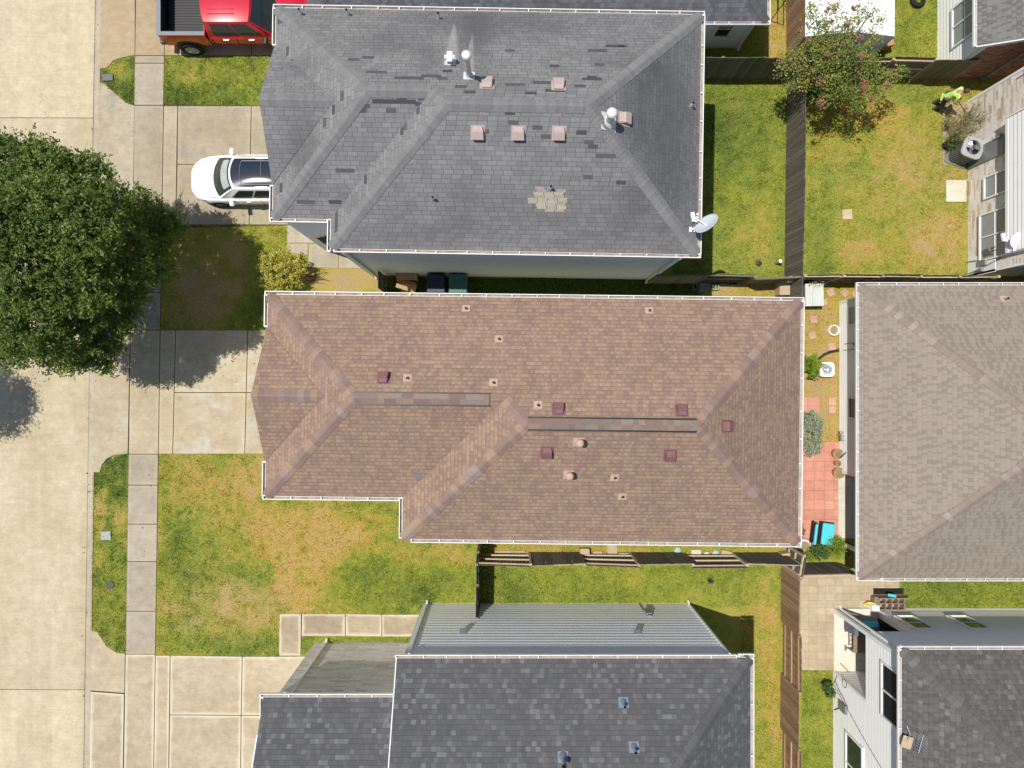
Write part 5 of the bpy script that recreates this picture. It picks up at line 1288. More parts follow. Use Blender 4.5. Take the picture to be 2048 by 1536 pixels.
def tree(name, label, cat, base, crown, r, seed, ntw, m, leafsize, mat, trunk_r, h_fork, twl=(.35, .7), spread=.08, limbs=9, aspect=.42, group=None, zmin=-.55, lob=.28, shell=.5, up=.35, flat=.5, stems=1, droop=0.0, lobes=None, dens=190):
    base = Vector(base)
    t = thing(name, label, cat, base, 0, group, world=True)
    if lobes:
        PP, DD, QQ = [], [], []
        for k_, (lx, ly, lz, lr) in enumerate(lobes):
            c_ = W(lx, ly, lz); a_, b_, e_ = crown_points(max(8, int(dens * lr * lr)), tuple(c_), (lr, lr, lr * .8), seed + 3 * k_, .45, 5, .4, -.75)
            PP.append(a_); DD.append(b_); QQ.append(e_)
        p, d, q = np.concatenate(PP), np.concatenate(DD), np.concatenate(QQ)
    else:
        p, d, q = crown_points(ntw, crown, r, seed, shell, lob=lob, zmin=zmin)
    rg = np.random.default_rng(seed + 5)
    D = d * .8 + rg.normal(0, .55, d.shape) + np.array([0, 0, up]); D /= np.linalg.norm(D, axis=1)[:, None]
    Ls = rg.uniform(*twl, len(p)); start = p - D * (Ls * .65)[:, None]
    V, N = twig_leaves(start, D, Ls, m, leafsize, spread, aspect, flat, droop)
    tone = np.repeat(np.clip(.45 + .55 * (fbm(p[:, 0] * 1.3 + 40, p[:, 1] * 1.3 + p[:, 2] + 40, seed, 3) - .5) * 2 * .6 + rg.normal(0, .10, len(p)), 0, 1), m); rn = np.clip(tone + rng.normal(0, .15, N), 0, 1)
    V = V - np.array(base)
    np_mesh('crown', V, 4, mat, {'rnd': rn}, t)
    mb = MB(); rd = random.Random(seed); cc = Vector(crown)
    for s in range(stems):
        off = Vector((rd.uniform(-.25, .25), rd.uniform(-.25, .25), 0)) if stems > 1 else Vector((0, 0, 0))
        fork = base + off + Vector((0, 0, h_fork)) + (Vector((cc.x - base.x, cc.y - base.y, 0))) * .35 + off * 1.2
        mb.tube([base + off * .5 - Vector((0, 0, .05)), base + off * .6 + Vector((0, 0, .25)), (base + off + fork) / 2 + Vector((rd.uniform(-.1, .1), rd.uniform(-.1, .1), 0)), fork], [trunk_r * 1.35, trunk_r * 1.05, trunk_r * .92, trunk_r * .8], 10)
        for k in range(limbs):
            i = rd.randrange(len(p)); tip = Vector(p[i]) ; tip = cc + (tip - cc) * .9
            mid = fork.lerp(tip, .5) + Vector((rd.uniform(-.2, .2), rd.uniform(-.2, .2), .25 * r[2] * .3))
            mb.tube([fork - Vector((0, 0, .1)), mid, tip], [trunk_r * .5, trunk_r * .28, .012], 6)
            for j in range(3):
                i2 = rd.randrange(len(p)); t2 = Vector(p[i2])
                if (t2 - mid).length < r[0] * .9: mb.tube([mid, mid.lerp(t2, .5) + Vector((0, 0, .1)), t2], [trunk_r * .2, trunk_r * .11, .008], 5)
    mb.build('trunk', MT['bark'], t, smooth=True)
    return t
OAK = [(-20, 335, 6, 1.2), (60, 325, 5.8, 1.05), (100, 345, 6, 1.1), (60, 430, 7.2, 1.6), (165, 360, 5.5, 1.05), (150, 455, 7, 1.5), (215, 425, 5.8, 1.15), (285, 425, 4.4, .9), (335, 450, 3.8, .62), (300, 480, 4.2, .8),
       (45, 540, 7, 1.6), (140, 570, 6.6, 1.5), (235, 510, 5.6, 1.3), (300, 530, 4.0, .62), (225, 600, 5, 1.15), (60, 640, 6, 1.4), (140, 665, 5, 1.15), (205, 670, 4.2, .85), (150, 722, 3.8, .55), (110, 715, 4, .6), (30, 680, 5, 1.0), (-60, 420, 6, 1.6), (-80, 600, 6, 1.6), (-170, 500, 5.5, 1.8), (10, 470, 7.3, 1.3), (180, 720, 3.7, .45), (215, 735, 3.6, .35), (270, 590, 3.8, .5), (250, 640, 3.8, .55), (315, 545, 4.4, .6), (215, 490, 3, .9), (190, 540, 3, .9), (240, 520, 3.4, .8), (200, 590, 3, .8), (230, 560, 3.2, .8)]
tree('oak_tree', 'big dark green oak tree spreading over the pavement and the street edge', 'tree', W(236, 560), (-15.15, 4.1, 4.9), (4.35, 4.75, 3.0), 11, 0, 27, .135, MT['oak_leaf'], .22, 2.1, (.4, 1.05), .065, 16, .40, lobes=OAK, dens=150)
FAR = [(-700, 770, 7, 1.8), (-560, 740, 6.8, 1.6), (-470, 800, 6.6, 1.2), (-440, 745, 6.5, 1.0), (-400, 775, 6.4, .8), (-520, 690, 6.6, 1.1), (-800, 700, 7, 1.8), (-420, 815, 6.2, .55), (-470, 855, 6.2, .5), (-375, 740, 6.2, .5)]
tree('oak_tree', 'oak tree across the street, outside the left edge, seen only by its shadow', 'tree', (-27.5, -.3, 0), (-25.2, -.4, 6.6), (4.0, 1.9, 2.0), 23, 0, 20, .12, MT['oak_leaf'], .2, 3.6, (.6, 1.4), .09, 10, lobes=FAR, dens=120)
MYR = [(1578, 128, 3, .42), (1622, 110, 3.3, .6), (1680, 95, 3.6, .62), (1640, 58, 3.8, .5), (1700, 55, 3.6, .40), (1722, 118, 3.2, .6), (1660, 150, 3, .65), (1600, 160, 2.6, .42), (1690, 168, 2.8, .55), (1748, 158, 2.8, .5), (1788, 150, 2.5, .3), (1648, 196, 2.4, .42), (1712, 203, 2.3, .4), (1752, 190, 2.3, .3), (1804, 142, 2.5, .22), (1762, 40, 3.2, .22), (1732, 22, 3.6, .3), (1748, 78, 3.2, .26), (1622, 25, 3.8, .28), (1670, 18, 3.8, .3), (1575, 165, 2.4, .25)]
ct = tree('crape_myrtle', 'crape myrtle with red flower clusters leaning over the fence corner', 'tree', W(1634, 190), (12.45, 11.75, 2.7), (2.45, 2.15, 1.75), 37, 0, 15, .092, MT['myrtle_leaf'], .07, .9, (.4, 1.0), .065, 7, .5, None, -.5, .34, .35, .5, .4, 4, lobes=[(a_, b_, c_, d_ * 1.08) for a_, b_, c_, d_ in MYR], dens=165)
# flower clusters of the crape myrtle
p, d, q = crown_points(60, (12.45, 11.75, 2.75), (2.45, 2.15, 1.75), 37, .95, lob=.30, zmin=.05)
fl = [(1658, 16), (1708, 15), (1664, 42), (1692, 48), (1600, 62), (1562, 122), (1585, 128), (1640, 162), (1728, 165), (1726, 178), (1743, 200), (1643, 207), (1725, 112), (1775, 172), (1680, 85), (1720, 75), (1790, 150), (1660, 110), (1615, 80)]
for k, (px, py) in enumerate(fl):
    z = 3.9 if py < 120 else 3.1
    c = W(px, py, z); n = 70
    V, N = twig_leaves(np.repeat(np.array([[c.x, c.y, c.z - .1]]), 3, 0), np.array([[.3, .1, .9], [-.4, .2, .8], [.1, -.4, .8]]), np.array([.25, .22, .2]), n // 3, .065, .06, .85)
    np_mesh('flower_cluster', V - np.array(ct.location), 4, MT['flower'] if k in (8, 9, 10, 11) else MT['flower_dry'], {'rnd': rng.random(N)}, ct)

def bush(name, label, cat, c, r, n, m, size, mat, seed, twl=(.1, .25), spread=.04, aspect=.5, up=.4, stem=True, group=None, lob=.3, shell=.4, flat=.5, zmin=-.2):
    base = Vector((c[0], c[1], 0))
    t = thing(name, label, cat, base, 0, group, world=True)
    p, d, q = crown_points(n, c, r, seed, shell, lob=lob, zmin=zmin); rg = np.random.default_rng(seed)
    D = d + rg.normal(0, .4, d.shape) + np.array([0, 0, up]); D /= np.linalg.norm(D, axis=1)[:, None]; Ls = rg.uniform(*twl, len(p))
    V, N = twig_leaves(p - D * (Ls * .6)[:, None], D, Ls, m, size, spread, aspect, flat)
    rn = np.clip(np.repeat(rg.normal(.5, .2, len(p)), m) + rng.normal(0, .2, N), 0, 1)
    np_mesh('foliage', V - np.array(base), 4, mat, {'rnd': rn}, t)
    if stem:
        mb = MB()
        for k in range(6):
            i = rg.integers(0, len(p)); tip = Vector(p[i])
            mb.tube([base + Vector((rg.uniform(-.05, .05), rg.uniform(-.05, .05), -.02)), base.lerp(tip, .5) + Vector((0, 0, .08)), tip], [.02, .014, .005], 6)
        mb.build('stem', MT['bark'], t)
    return t
c = W(562, 545, .75)
bush('garden_shrub', 'rounded yellow green shrub at the corner of the brown roofed house', 'shrub', (c.x, c.y, .68), (1.0, .95, .8), 300, 26, .085, MT['yellow_leaf'], 5, (.16, .42), .05, .55, .6, lob=.62)
mb = MB(); a = W(612, 545)
for k in range(7):
    q = a + Vector((random.uniform(-.05, .3), random.uniform(-.4, .1), .03)); mb.tube([q, q + Vector((random.uniform(.2, .7), random.uniform(-.1, .25), .12)), q + Vector((random.uniform(.6, 1.2), random.uniform(-.1, .3), .05))], [.014, .01, .005], 6)
tag(mb.build('fallen_branch', MT['bark']), 'bare dry branches lying on the soil beside the yellow shrub', 'branch')
# planting bed along the stone wall
for k, (px, py, z, r, n, mt, lb) in enumerate(((1925, 262, .7, (.45, .5, .6), 90, 'straw_leaf', 'tall straggly olive green plant against the stone wall, nearest the condenser'), (1945, 232, .8, (.55, .5, .7), 90, 'straw_leaf', 'tall dry leaning plant against the stone wall, between the person and the condenser'), (1905, 285, .4, (.35, .3, .35), 90, 'dark_leaf', 'low green plant touching the side of the condenser'), (1900, 245, .3, (.3, .35, .25), 60, 'straw_leaf', 'low dry plant at the lawn edge of the stone wall bed'))):
    c = W(px, py, z)
    bush('bed_plant', lb, 'plant', (c.x, c.y, z), r, n, 16, .06, MT[mt], 60 + k, (.25, .6), .035, .3, .9, group='plants along the stone wall', lob=.5)
c = W(1952, 235, .25); bush('bed_plant', 'small pale blue grey plant in front of the stone wall', 'plant', (c.x - .3, c.y, .22), (.22, .22, .2), 60, 12, .06, MT['dusty_leaf'], 71, (.1, .2), .03, .4, group='plants along the stone wall')
# back yard of the taupe house
c = W(1622, 733, .5); bush('garden_plant', 'yellow green broad leaved plant beside the white square fire bowl', 'plant', (c.x, c.y, .5), (.30, .5, .45), 60, 9, .15, MT['bright_leaf'], 81, (.1, .3), .06, .6, .3)
c = W(1624, 865, .7); bush('garden_shrub', 'grey green shrub growing beside the brown roofed house over the red tiles', 'shrub', (c.x, c.y, .6), (.42, .95, .7), 240, 18, .085, MT['dusty_leaf'], 83, (.12, .35), .05, .35, .4)
c = W(1668, 1092, .45); bush('garden_plant', 'bright green and yellow bush behind the turquoise chair', 'plant', (c.x, c.y, .4), (.42, .42, .5), 130, 20, .06, MT['bright_leaf'], 85, (.15, .3), .05, .35, .4)
c = W(1640, 1102, .35); bush('garden_plant', 'low dark leaved plant between the white ring planter and the yellow green bush', 'plant', (c.x, c.y, .3), (.42, .30, .35), 110, 14, .085, MT['dark_leaf'], 87, (.12, .3), .05, .45, .5)
c = W(1615, 1112, .25); bush('garden_plant', 'small green plant at the foot of the fence below the white ring planter', 'plant', (c.x, c.y, .25), (.30, .16, .25), 60, 12, .07, MT['bright_leaf'], 89, (.1, .2), .04, .45, .5)
c = W(1633, 560, .9); bush('garden_plant', 'dry straw coloured twigs growing over the pale storage box', 'plant', (c.x, c.y, .8), (.42, .28, .4), 40, 10, .07, MT['straw_leaf'], 91, (.3, .6), .02, .15, .3)
c = W(1604, 1063, .3); bush('garden_plant', 'tiny green plant at the wall by the turquoise chair', 'plant', (c.x, c.y, .2), (.12, .3, .2), 24, 8, .06, MT['dark_leaf'], 93, (.1, .2), .03, .4, .5)
c = W(1658, 1360, .3)
for k, (px, py) in enumerate(((1657, 1369), (1662, 1385))):
    c = W(px, py, .35); bush('garden_plant', ('potted dark leafed plant against the white west wall, upper of two' , 'potted dark leafed plant against the white west wall, lower of two')[k], 'plant', (c.x - .05, c.y, .35), (.2, .16, .2), 34, 8, .09, MT['dark_leaf'], 95 + k, (.1, .2), .04, .6, .4)

# ---------------------------------------------------------------- vehicles
def car_paint(name, c, rough=.22, coat=.7):
    g = G(name, rough, .5); n = g.noise(3, 3)
    g.b.inputs['Coat Weight'].default_value = coat; g.b.inputs['Coat Roughness'].default_value = .05
    return g.col(g.mix(n, scale_c(c, .94), scale_c(c, 1.05)))
MT['red_paint'] = car_paint('red paint', (0.50, 0.008, 0.028))
MT['white_paint'] = car_paint('white paint', (0.86, 0.86, 0.85), .3, .4)
MT['car_glass'] = plain('car glass', (0.020, 0.030, 0.032), 0.04, 0.6, 0, .2, 2)
MT['roof_glass'] = plain('dark glass roof', (0.012, 0.018, 0.035), 0.05, 0.6, 0, .2, 2)
MT['shade'] = plain('silver sunshade', (0.45, 0.52, 0.50), 0.35, 0.5, .4, .35, 7)
MT['bed_liner'] = plain('bed liner', (0.055, 0.055, 0.058), 0.7, 0.3)
MT['rail_cap'] = plain('grey plastic cap', (0.20, 0.20, 0.22), 0.6, 0.3)
MT['chrome'] = plain('chrome', (0.75, 0.75, 0.76), 0.12, .5, 1.0, .05)
def body_loft(mb, st, m=0):
    """st: list of (x, w_sill, w_mid, w_shoulder, z0, zmid, zshoulder, ztop)"""
    rows = []
    for x, a, b, c, z0, zm, zs, zt in st:
        h = [(0, z0), (a * .8, z0), (a, z0 + .05), (b, zm), (b, (zm + zs) / 2 + .02), (c, zs), (c * .93, zs + (zt - zs) * .6), (c * .7, zt - (zt - zs) * .08), (c * .35, zt), (0, zt + .005)]
        row = [(x, y, z) for y, z in h] + [(x, -y, z) for y, z in h[-2:0:-1]]
        rows.append(row)
    mb.grid(rows, m, .5, closed=True)
    mb.face(rows[0], None, .5, m); mb.face(rows[-1][::-1], None, .5, m)
def patch(mb, f, ns, nt, s0=-1, s1=1, t0=0, t1=1, m=0):
    mb.grid([[f(lerp(s0, s1, i / ns), lerp(t0, t1, j / nt)) for i in range(ns + 1)] for j in range(nt + 1)], m, .5)
def wheel(parent, x, y, r, w, side, dz=0):
    M = Matrix.Rotation(R(90) * side * -1, 3, 'X')
    mb = MB(); mb.lathe([(r * .62, -w / 2), (r * .93, -w / 2), (r, -w * .36), (r, w * .36), (r * .93, w / 2), (r * .62, w / 2)], (x, y, r + dz), 28, .5, 0, M)
    wo = mb.build('wheel', MT['rubber'], parent, smooth=True)
    mb = MB(); mb.lathe([(r * .62, w * .47), (r * .58, w * .36), (r * .54, w * .30), (r * .2, w * .26), (r * .16, w * .36), (0, w * .36)], (x, y, r + dz), 28, .5, 0, M)
    for k in range(7):
        a = 2 * math.pi * k / 7; d = M @ Vector((math.cos(a), math.sin(a), 0)); o = M @ Vector((0, 0, w * .36))
        mb.beam(Vector((x, y, r + dz)) + o + d * r * .1, Vector((x, y, r + dz)) + o + d * r * .58, .05, .025, .5, 0, o)
    mb.build('rim', MT['alloy'], wo)
def greenhouse(parent, x0, x1, x2, x3, wb, wr, zb, zr, bulge, curve, paint, roofmat=None, glass_rear=True, pillars=(.48,), sgn=1):
    """x0 windscreen base, x1 roof front, x2 roof rear, x3 tail base; all along +x forward when sgn=+1"""
    X = lambda x: x
    def side(s):
        def f(u, t):
            xa, xb = lerp(x3, x2, t), lerp(x0, x1, t)
            return (lerp(xa, xb, u), s * (lerp(wb, wr, t) + .05 * math.sin(math.pi * t) * .6), lerp(zb, zr, t))
        return f
    def front(off=0):
        def f(s, t):
            xx = lerp(x0, x1, t) + curve * (1 - abs(s) ** 2.2) * (1 - .45 * t) * sgn
            return (xx + off * sgn, s * lerp(wb, wr, t), lerp(zb, zr, t) + .03 * math.sin(math.pi * t) + off)
        return f
    def rear(off=0):
        def f(s, t): return (lerp(x3, x2, t) - .12 * (1 - s * s) * sgn - off * sgn, s * lerp(wb, wr, t), lerp(zb, zr, t) + off)
        return f
    def top(off=0, k=1.0):
        def f(s, u):
            c1 = curve * (1 - abs(s) ** 2.2) * .55 * sgn; c2 = -.12 * (1 - s * s) * sgn
            return (lerp(x2 + c2, x1 + c1, u), s * wr * k, zr + bulge * (1 - s * s) * (.5 + .5 * math.sin(math.pi * u)) + off)
        return f
    mb = MB()
    for s in (1, -1): patch(mb, side(s), 12, 4, 0, 1)
    patch(mb, front(), 14, 5); patch(mb, rear(), 10, 4); patch(mb, top(), 14, 12)
    cab = mb.build('cabin', paint, parent, smooth=True)
    mb = MB(); patch(mb, front(.012), 14, 5, -.93, .93, .05, .95); mb.build('windscreen', MT['car_glass'], cab, smooth=True)
    mb = MB(); patch(mb, rear(.012), 10, 4, -.88, .88, .15, .9); mb.build('rear_window', MT['car_glass'], cab, smooth=True)
    for s in (1, -1):
        edges = [.10] + list(pillars) + [.90]
        for a, b in zip(edges[:-1], edges[1:]):
            mb = MB(); g = side(s)
            def gg(u, t): q = g(u, t); return (q[0], q[1] + s * .012, q[2])
            patch(mb, gg, 6, 3, a + .012, b - .012, .12, .86); mb.build('side_window', MT['car_glass'], cab)
    return cab, top, front
# pickup: nose to +x, rear wheels near the pavement
tk = thing('pickup_truck', 'red pickup truck with an empty dark grey cargo bed parked in the driveway', 'pickup truck', (-10.75, 14.32, 0.1), 0)
Y = 1.0
mb = MB()
body_loft(mb, [(.70, .95, 1.0, .99, .42, .75, 1.10, 1.17), (1.0, .95, 1.0, .99, .42, .75, 1.10, 1.19), (1.6, .95, 1.0, .98, .42, .75, 1.08, 1.20), (2.4, .93, .99, .95, .42, .72, 1.02, 1.14), (2.75, .88, .95, .88, .46, .7, .95, 1.06), (2.86, .80, .88, .8, .5, .7, .88, .95)])
body_loft(mb, [(-.97, .95, .99, .985, .42, .75, 1.10, 1.16), (-.6, .95, 1.0, .99, .42, .75, 1.12, 1.17), (.3, .95, 1.0, .99, .42, .75, 1.12, 1.17), (.72, .95, 1.0, .99, .42, .75, 1.10, 1.17)])
bd = mb.build('body', MT['red_paint'], tk, smooth=True)
cab, top, fr_ = greenhouse(tk, 1.62, .85, -.84, -.97, .95, .74, 1.12, 1.88, .05, .16, MT['red_paint'], pillars=(.52,))
mb = MB()                                               # stamped ribs along the roof
for y in (-.45, -.27, .27, .45): mb.beam((-.7, y, 1.905), (.35, y, 1.918), .05, .022)
mb.build('roof_rib', MT['red_paint'], cab, bevel=.008)
bx0, bx1 = -2.80, -1.0
mb = MB()
for s in (1, -1):
    body = [[(x, s * yy, zz) for yy, zz in ((.86, 1.36), (1.0, 1.35), (1.02, 1.2), (1.03, .95), (1.01, .62), (.93, .50))] for x in (bx0 - .03, bx0 + .25, (bx0 + bx1) / 2, bx1 + .0)]
    mb.grid(body, 0, .5)
    mb.box(bx0, min(s * .84, s * .99), .55, bx1, max(s * .84, s * .99), 1.34, .5)
mb.box(bx1 - .05, -.98, .55, bx1, .98, 1.36, .5); mb.box(bx0 - .06, -.93, .62, bx0 + .06, .93, 1.34, .5)
cb_ = mb.build('cargo_bed', MT['red_paint'], tk)
mb = MB()
for s in (1, -1): mb.beam((bx0 - .02, s * .93, 1.365), (bx1 - .02, s * .93, 1.365), .15, .035)
mb.beam((bx0 - .0, -.99, 1.365), (bx0 - .0, .99, 1.365), .17, .036); mb.build('bed_rail', MT['rail_cap'], cb_)
mb = MB(); mb.box(bx0 + .06, -.84, .62, bx1 - .05, .84, .70)
for k in range(15): mb.box(bx0 + .08, -.78 + k * .108, .70, bx1 - .07, -.73 + k * .108, .722)
mb.build('bed_floor', MT['bed_liner'], cb_)
mb = MB()
for s in (1, -1): mb.box(bx0 + .06, s * .84 - (.012 if s > 0 else 0), .7, bx1 - .05, s * .84 + (.012 if s < 0 else 0), 1.35)
mb.box(bx0 + .06, -.84, .7, bx0 + .075, .84, 1.34); mb.box(bx1 - .062, -.84, .7, bx1 - .05, .84, 1.35); mb.build('bed_lining', MT['black'], cb_)
for wx in (-1.95, 1.85):
    for s in (1, -1):
        mb = MB(); mb.lathe([(0, 0), (.54, 0), (.54, .012), (0, .012)], (wx, s * 1.022 - (.0 if s > 0 else .012), .42), 24, .5, 0, Matrix.Rotation(R(-90), 3, 'X')); mb.build('wheel_arch', MT['black'], tk)
        wheel(tk, wx, s * .96, .44, .29, s, -.1)
mb = MB(); mb.beam((bx0 - .2, -.95, .58), (bx0 - .2, .95, .58), .18, .2); mb.build('bumper', MT['dark_metal'], tk, bevel=.03)
for s in (1, -1):
    mb = MB(); mb.obox((1.32, s * 1.16, 1.2), .14, .26, .2); mb.beam((1.35, s * .96, 1.15), (1.35, s * 1.1, 1.17), .05, .05); mb.build('wing_mirror', MT['black'], tk, bevel=.03)
    for x in (-.05, .95):
        mb = MB(); mb.obox((x - .25, s * 1.012, 1.02), .2, .03, .035); mb.build('door_handle', MT['chrome'], tk)
    mb = MB(); mb.obox((bx0 - .01, s * .96, 1.0), .08, .14, .34); mb.build('tail_light', MT['terracotta'], tk)
mb = MB()
for x0_, x1_ in ((-.88, -.86), (.10, .12), (1.12, 1.14)):
    for s in (1, -1): mb.box(x0_, min(s * 1.0, s * 1.016), .55, x1_, max(s * 1.0, s * 1.016), 1.1)
split_build(mb, 'door_seam', MT['black'], tk)
mb = MB()
for y in (-.45, .25): mb.tube([(1.72, y, 1.22), (1.48, y + .45, 1.36)], .014, 6)
split_build(mb, 'wiper', MT['black'], cab)
# white crossover, nose towards the street
sv = thing('parked_car', 'white car with a dark glass roof parked nose out in the driveway', 'car', (-10.15, 7.93, 0), R(180))
mb = MB()
body_loft(mb, [(-2.28, .70, .80, .76, .35, .6, .92, 1.0), (-2.1, .84, .89, .88, .3, .6, .98, 1.08), (-1.4, .9, .93, .92, .26, .6, .98, 1.05), (0, .9, .93, .92, .26, .6, .96, 1.02), (.9, .9, .93, .92, .26, .58, .93, 1.02), (1.25, .9, .93, .91, .26, .58, .90, 1.0), (1.7, .87, .92, .88, .26, .56, .84, .95), (2.05, .80, .85, .80, .28, .54, .76, .86), (2.30, .68, .72, .66, .3, .5, .70, .79), (2.46, .46, .48, .44, .32, .48, .64, .71)])
bd = mb.build('body', MT['white_paint'], sv, smooth=True)
cab, top, fr_ = greenhouse(sv, 1.18, .42, -1.75, -2.12, .83, .62, 1.0, 1.62, .045, .30, MT['white_paint'], pillars=(.34, .62))
mb = MB(); patch(mb, top(.008, .90), 12, 12, -1, 1, .05, .985); mb.build('glass_roof', MT['roof_glass'], cab, smooth=True)
mb = MB()
f = top(.016, .90)
def rr_path(pts): mb.tube(pts, .008, 6)
rr_path([f(-.82, .12 + k * .055) for k in range(14)]); rr_path([f(.82, .12 + k * .055) for k in range(14)]); rr_path([f(-.82 + k * .164, .12) for k in range(11)]); rr_path([f(-.82 + k * .164, .835) for k in range(11)]); rr_path([f(-.82 + k * .164, .50) for k in range(11)])
mb.build('roof_seam', MT['grey_paint'], cab)
mb = MB(); patch(mb, fr_(.020), 14, 3, -.80, .80, .52, .90); mb.build('sunshade', MT['shade'], cab, smooth=True)
for wx in (-1.42, 1.42):
    for s in (1, -1):
        mb = MB(); mb.lathe([(0, 0), (.40, 0), (.40, .01), (0, .01)], (wx, s * .925 - (.0 if s > 0 else .01), .36), 24, .5, 0, Matrix.Rotation(R(-90), 3, 'X')); mb.build('wheel_arch', MT['black'], sv)
        wheel(sv, wx, s * .83, .345, .22, s)
for s in (1, -1):
    mb = MB(); mb.obox((.72, s * 1.02, 1.02), .15, .24, .15, s * .15); mb.beam((.75, s * .86, .98), (.74, s * .95, 1.0), .05, .05); mb.build('wing_mirror', MT['white_paint'], sv, bevel=.04)
    for x in (.1, -.85):
        mb = MB(); mb.obox((x, s * .938, .86), .19, .03, .03); mb.build('door_handle', MT['white_trim'], sv)
    mb = MB(); mb.tube([(1.55, s * .885, .80), (1.9, s * .83, .745), (2.12, s * .72, .70)], [.02, .04, .02], 8); mb.build('headlight', MT['black'], sv)
mb = MB(); mb.beam((2.46, -.4, .5), (2.46, .4, .5), .05, .16); mb.build('grille', MT['black'], sv, bevel=.02)
mb = MB()
for y in (-.35, .30): mb.tube([(1.36, y, 1.06), (1.20, y + .42, 1.16)], .013, 6)
split_build(mb, 'wiper', MT['black'], cab)
mb = MB()
for x0_ in (-.42, .62):
    for s in (1, -1): mb.box(x0_, min(s * .90, s * .936), .42, x0_ + .016, max(s * .90, s * .936), .96)
split_build(mb, 'door_seam', MT['dark_metal'], sv)
mb = MB()
for s in (1, -1): mb.tube([(1.3, s * .80, 1.005), (1.75, s * .74, .945), (2.15, s * .60, .84)], .007, 6)
split_build(mb, 'bonnet_seam', MT['grey_paint'], sv)

# ---------------------------------------------------------------- smaller things
def simple(mb, name, mats, label, cat, group=None, loc=None, **k):
    """a one mesh thing: origin at loc"""
    loc = Vector(loc if loc is not None else (0, 0, 0)); OFF['_tmp'] = tuple(loc)
    class _P: name = '_tmp'
    me_off = [(x - loc.x, y - loc.y, z - loc.z) for x, y, z in mb.v]; mb.v = me_off
    o = mb.build(name, mats, None, **k); o.location = loc
    return tag(o, label, cat, group)
# condenser
c = W(1904, 313); c = Vector((W(1912, 306).x + .05, W(0, 311).y, 0))
ac = thing('condenser_unit', 'grey round topped air conditioning condenser standing by the stone wall', 'air conditioner', c, R(-20))
def rsq(h, k=.30, n=28):
    out = []
    for i in range(n):
        a = 2 * math.pi * i / n; x, y = math.cos(a), math.sin(a); e = 4.2
        r_ = h / ((abs(x) ** e + abs(y) ** e) ** (1 / e)); out.append((x * r_, y * r_))
    return out
mb = MB(); mb.box(-.44, -.44, 0, .44, .44, .07); mb.build('base_pad', MT['grey_paint'], ac)
mb = MB()
q = rsq(.36, n=48); mb.grid([[(x, y, z) for x, y in q] for z in (.07, .92)], 0, .5, closed=True); mb.build('casing', MT['dark_metal'], ac)
mb = MB()
q = rsq(.375, n=36)
for (x, y) in q: mb.beam((x, y, .08), (x, y, .93), .035, .02, .5, 0, (x, y, 0))
mb.build('louvre', MT['grey_paint'], ac)
MT['ac_top'] = plain('pale grey enamel', (0.33, 0.34, 0.33), .5, .3)
mb = MB(); q = rsq(.42, n=36); cI = [(.285 * math.cos(2 * math.pi * i / 36), .285 * math.sin(2 * math.pi * i / 36)) for i in range(36)]
mb.grid([[(x, y, .90) for x, y in q], [(x, y, .965) for x, y in q], [(x * .95, y * .95, .985) for x, y in q], [(x * 1.06, y * 1.06, 1.0) for x, y in cI], [(x, y, .99) for x, y in cI], [(x, y, .86) for x, y in cI]], 0, .5, closed=True); mb.build('top_cover', MT['ac_top'], ac)
mb = MB()
for k in range(3):
    a = k * 2 * math.pi / 3 + .5; rows = []
    for r_ in (.06, .27): rows.append([(r_ * math.cos(a + t * (.55 if r_ > .1 else .8)), r_ * math.sin(a + t * (.55 if r_ > .1 else .8)), .90 - .05 * t) for t in (-1, -.3, .3, 1)])
    mb.grid(rows, 0, .5)
mb.lathe([(.075, .84), (.075, .92), (0, .93)], (0, 0, 0), 16); mb.build('fan', MT['metal'], ac)
mb = MB(); mb.lathe([(.285, .80), (0, .80)], (0, 0, 0), 24); mb.build('fan_well', MT['black'], ac)
mb = MB()
for k in range(8): a = k * math.pi / 8; mb.beam((.285 * math.cos(a), .285 * math.sin(a), .995), (-.285 * math.cos(a), -.285 * math.sin(a), .995), .006, .006)
mb.build('guard', MT['dark_metal'], ac)
def coil(name, label, mat, c, r, n, rad=.02, cat='hose'):
    mb = MB(); pts = []
    for i in range(n * 14): a = 2 * math.pi * i / 14; rr_ = r * (1 - .03 * i / 14) + random.uniform(-.012, .012); pts.append((c[0] + rr_ * math.cos(a) * 1.25, c[1] + rr_ * math.sin(a) * .8, .03 + .035 * (i // 14) + random.uniform(0, .01)))
    mb.tube(pts, rad, 6); return simple(mb, name, mat, label, cat, loc=(c[0], c[1], 0))
q = W(1896, 292); coil('garden_hose', 'black garden hose coiled beside the condenser', MT['black'], (q.x, q.y), .22, 4)

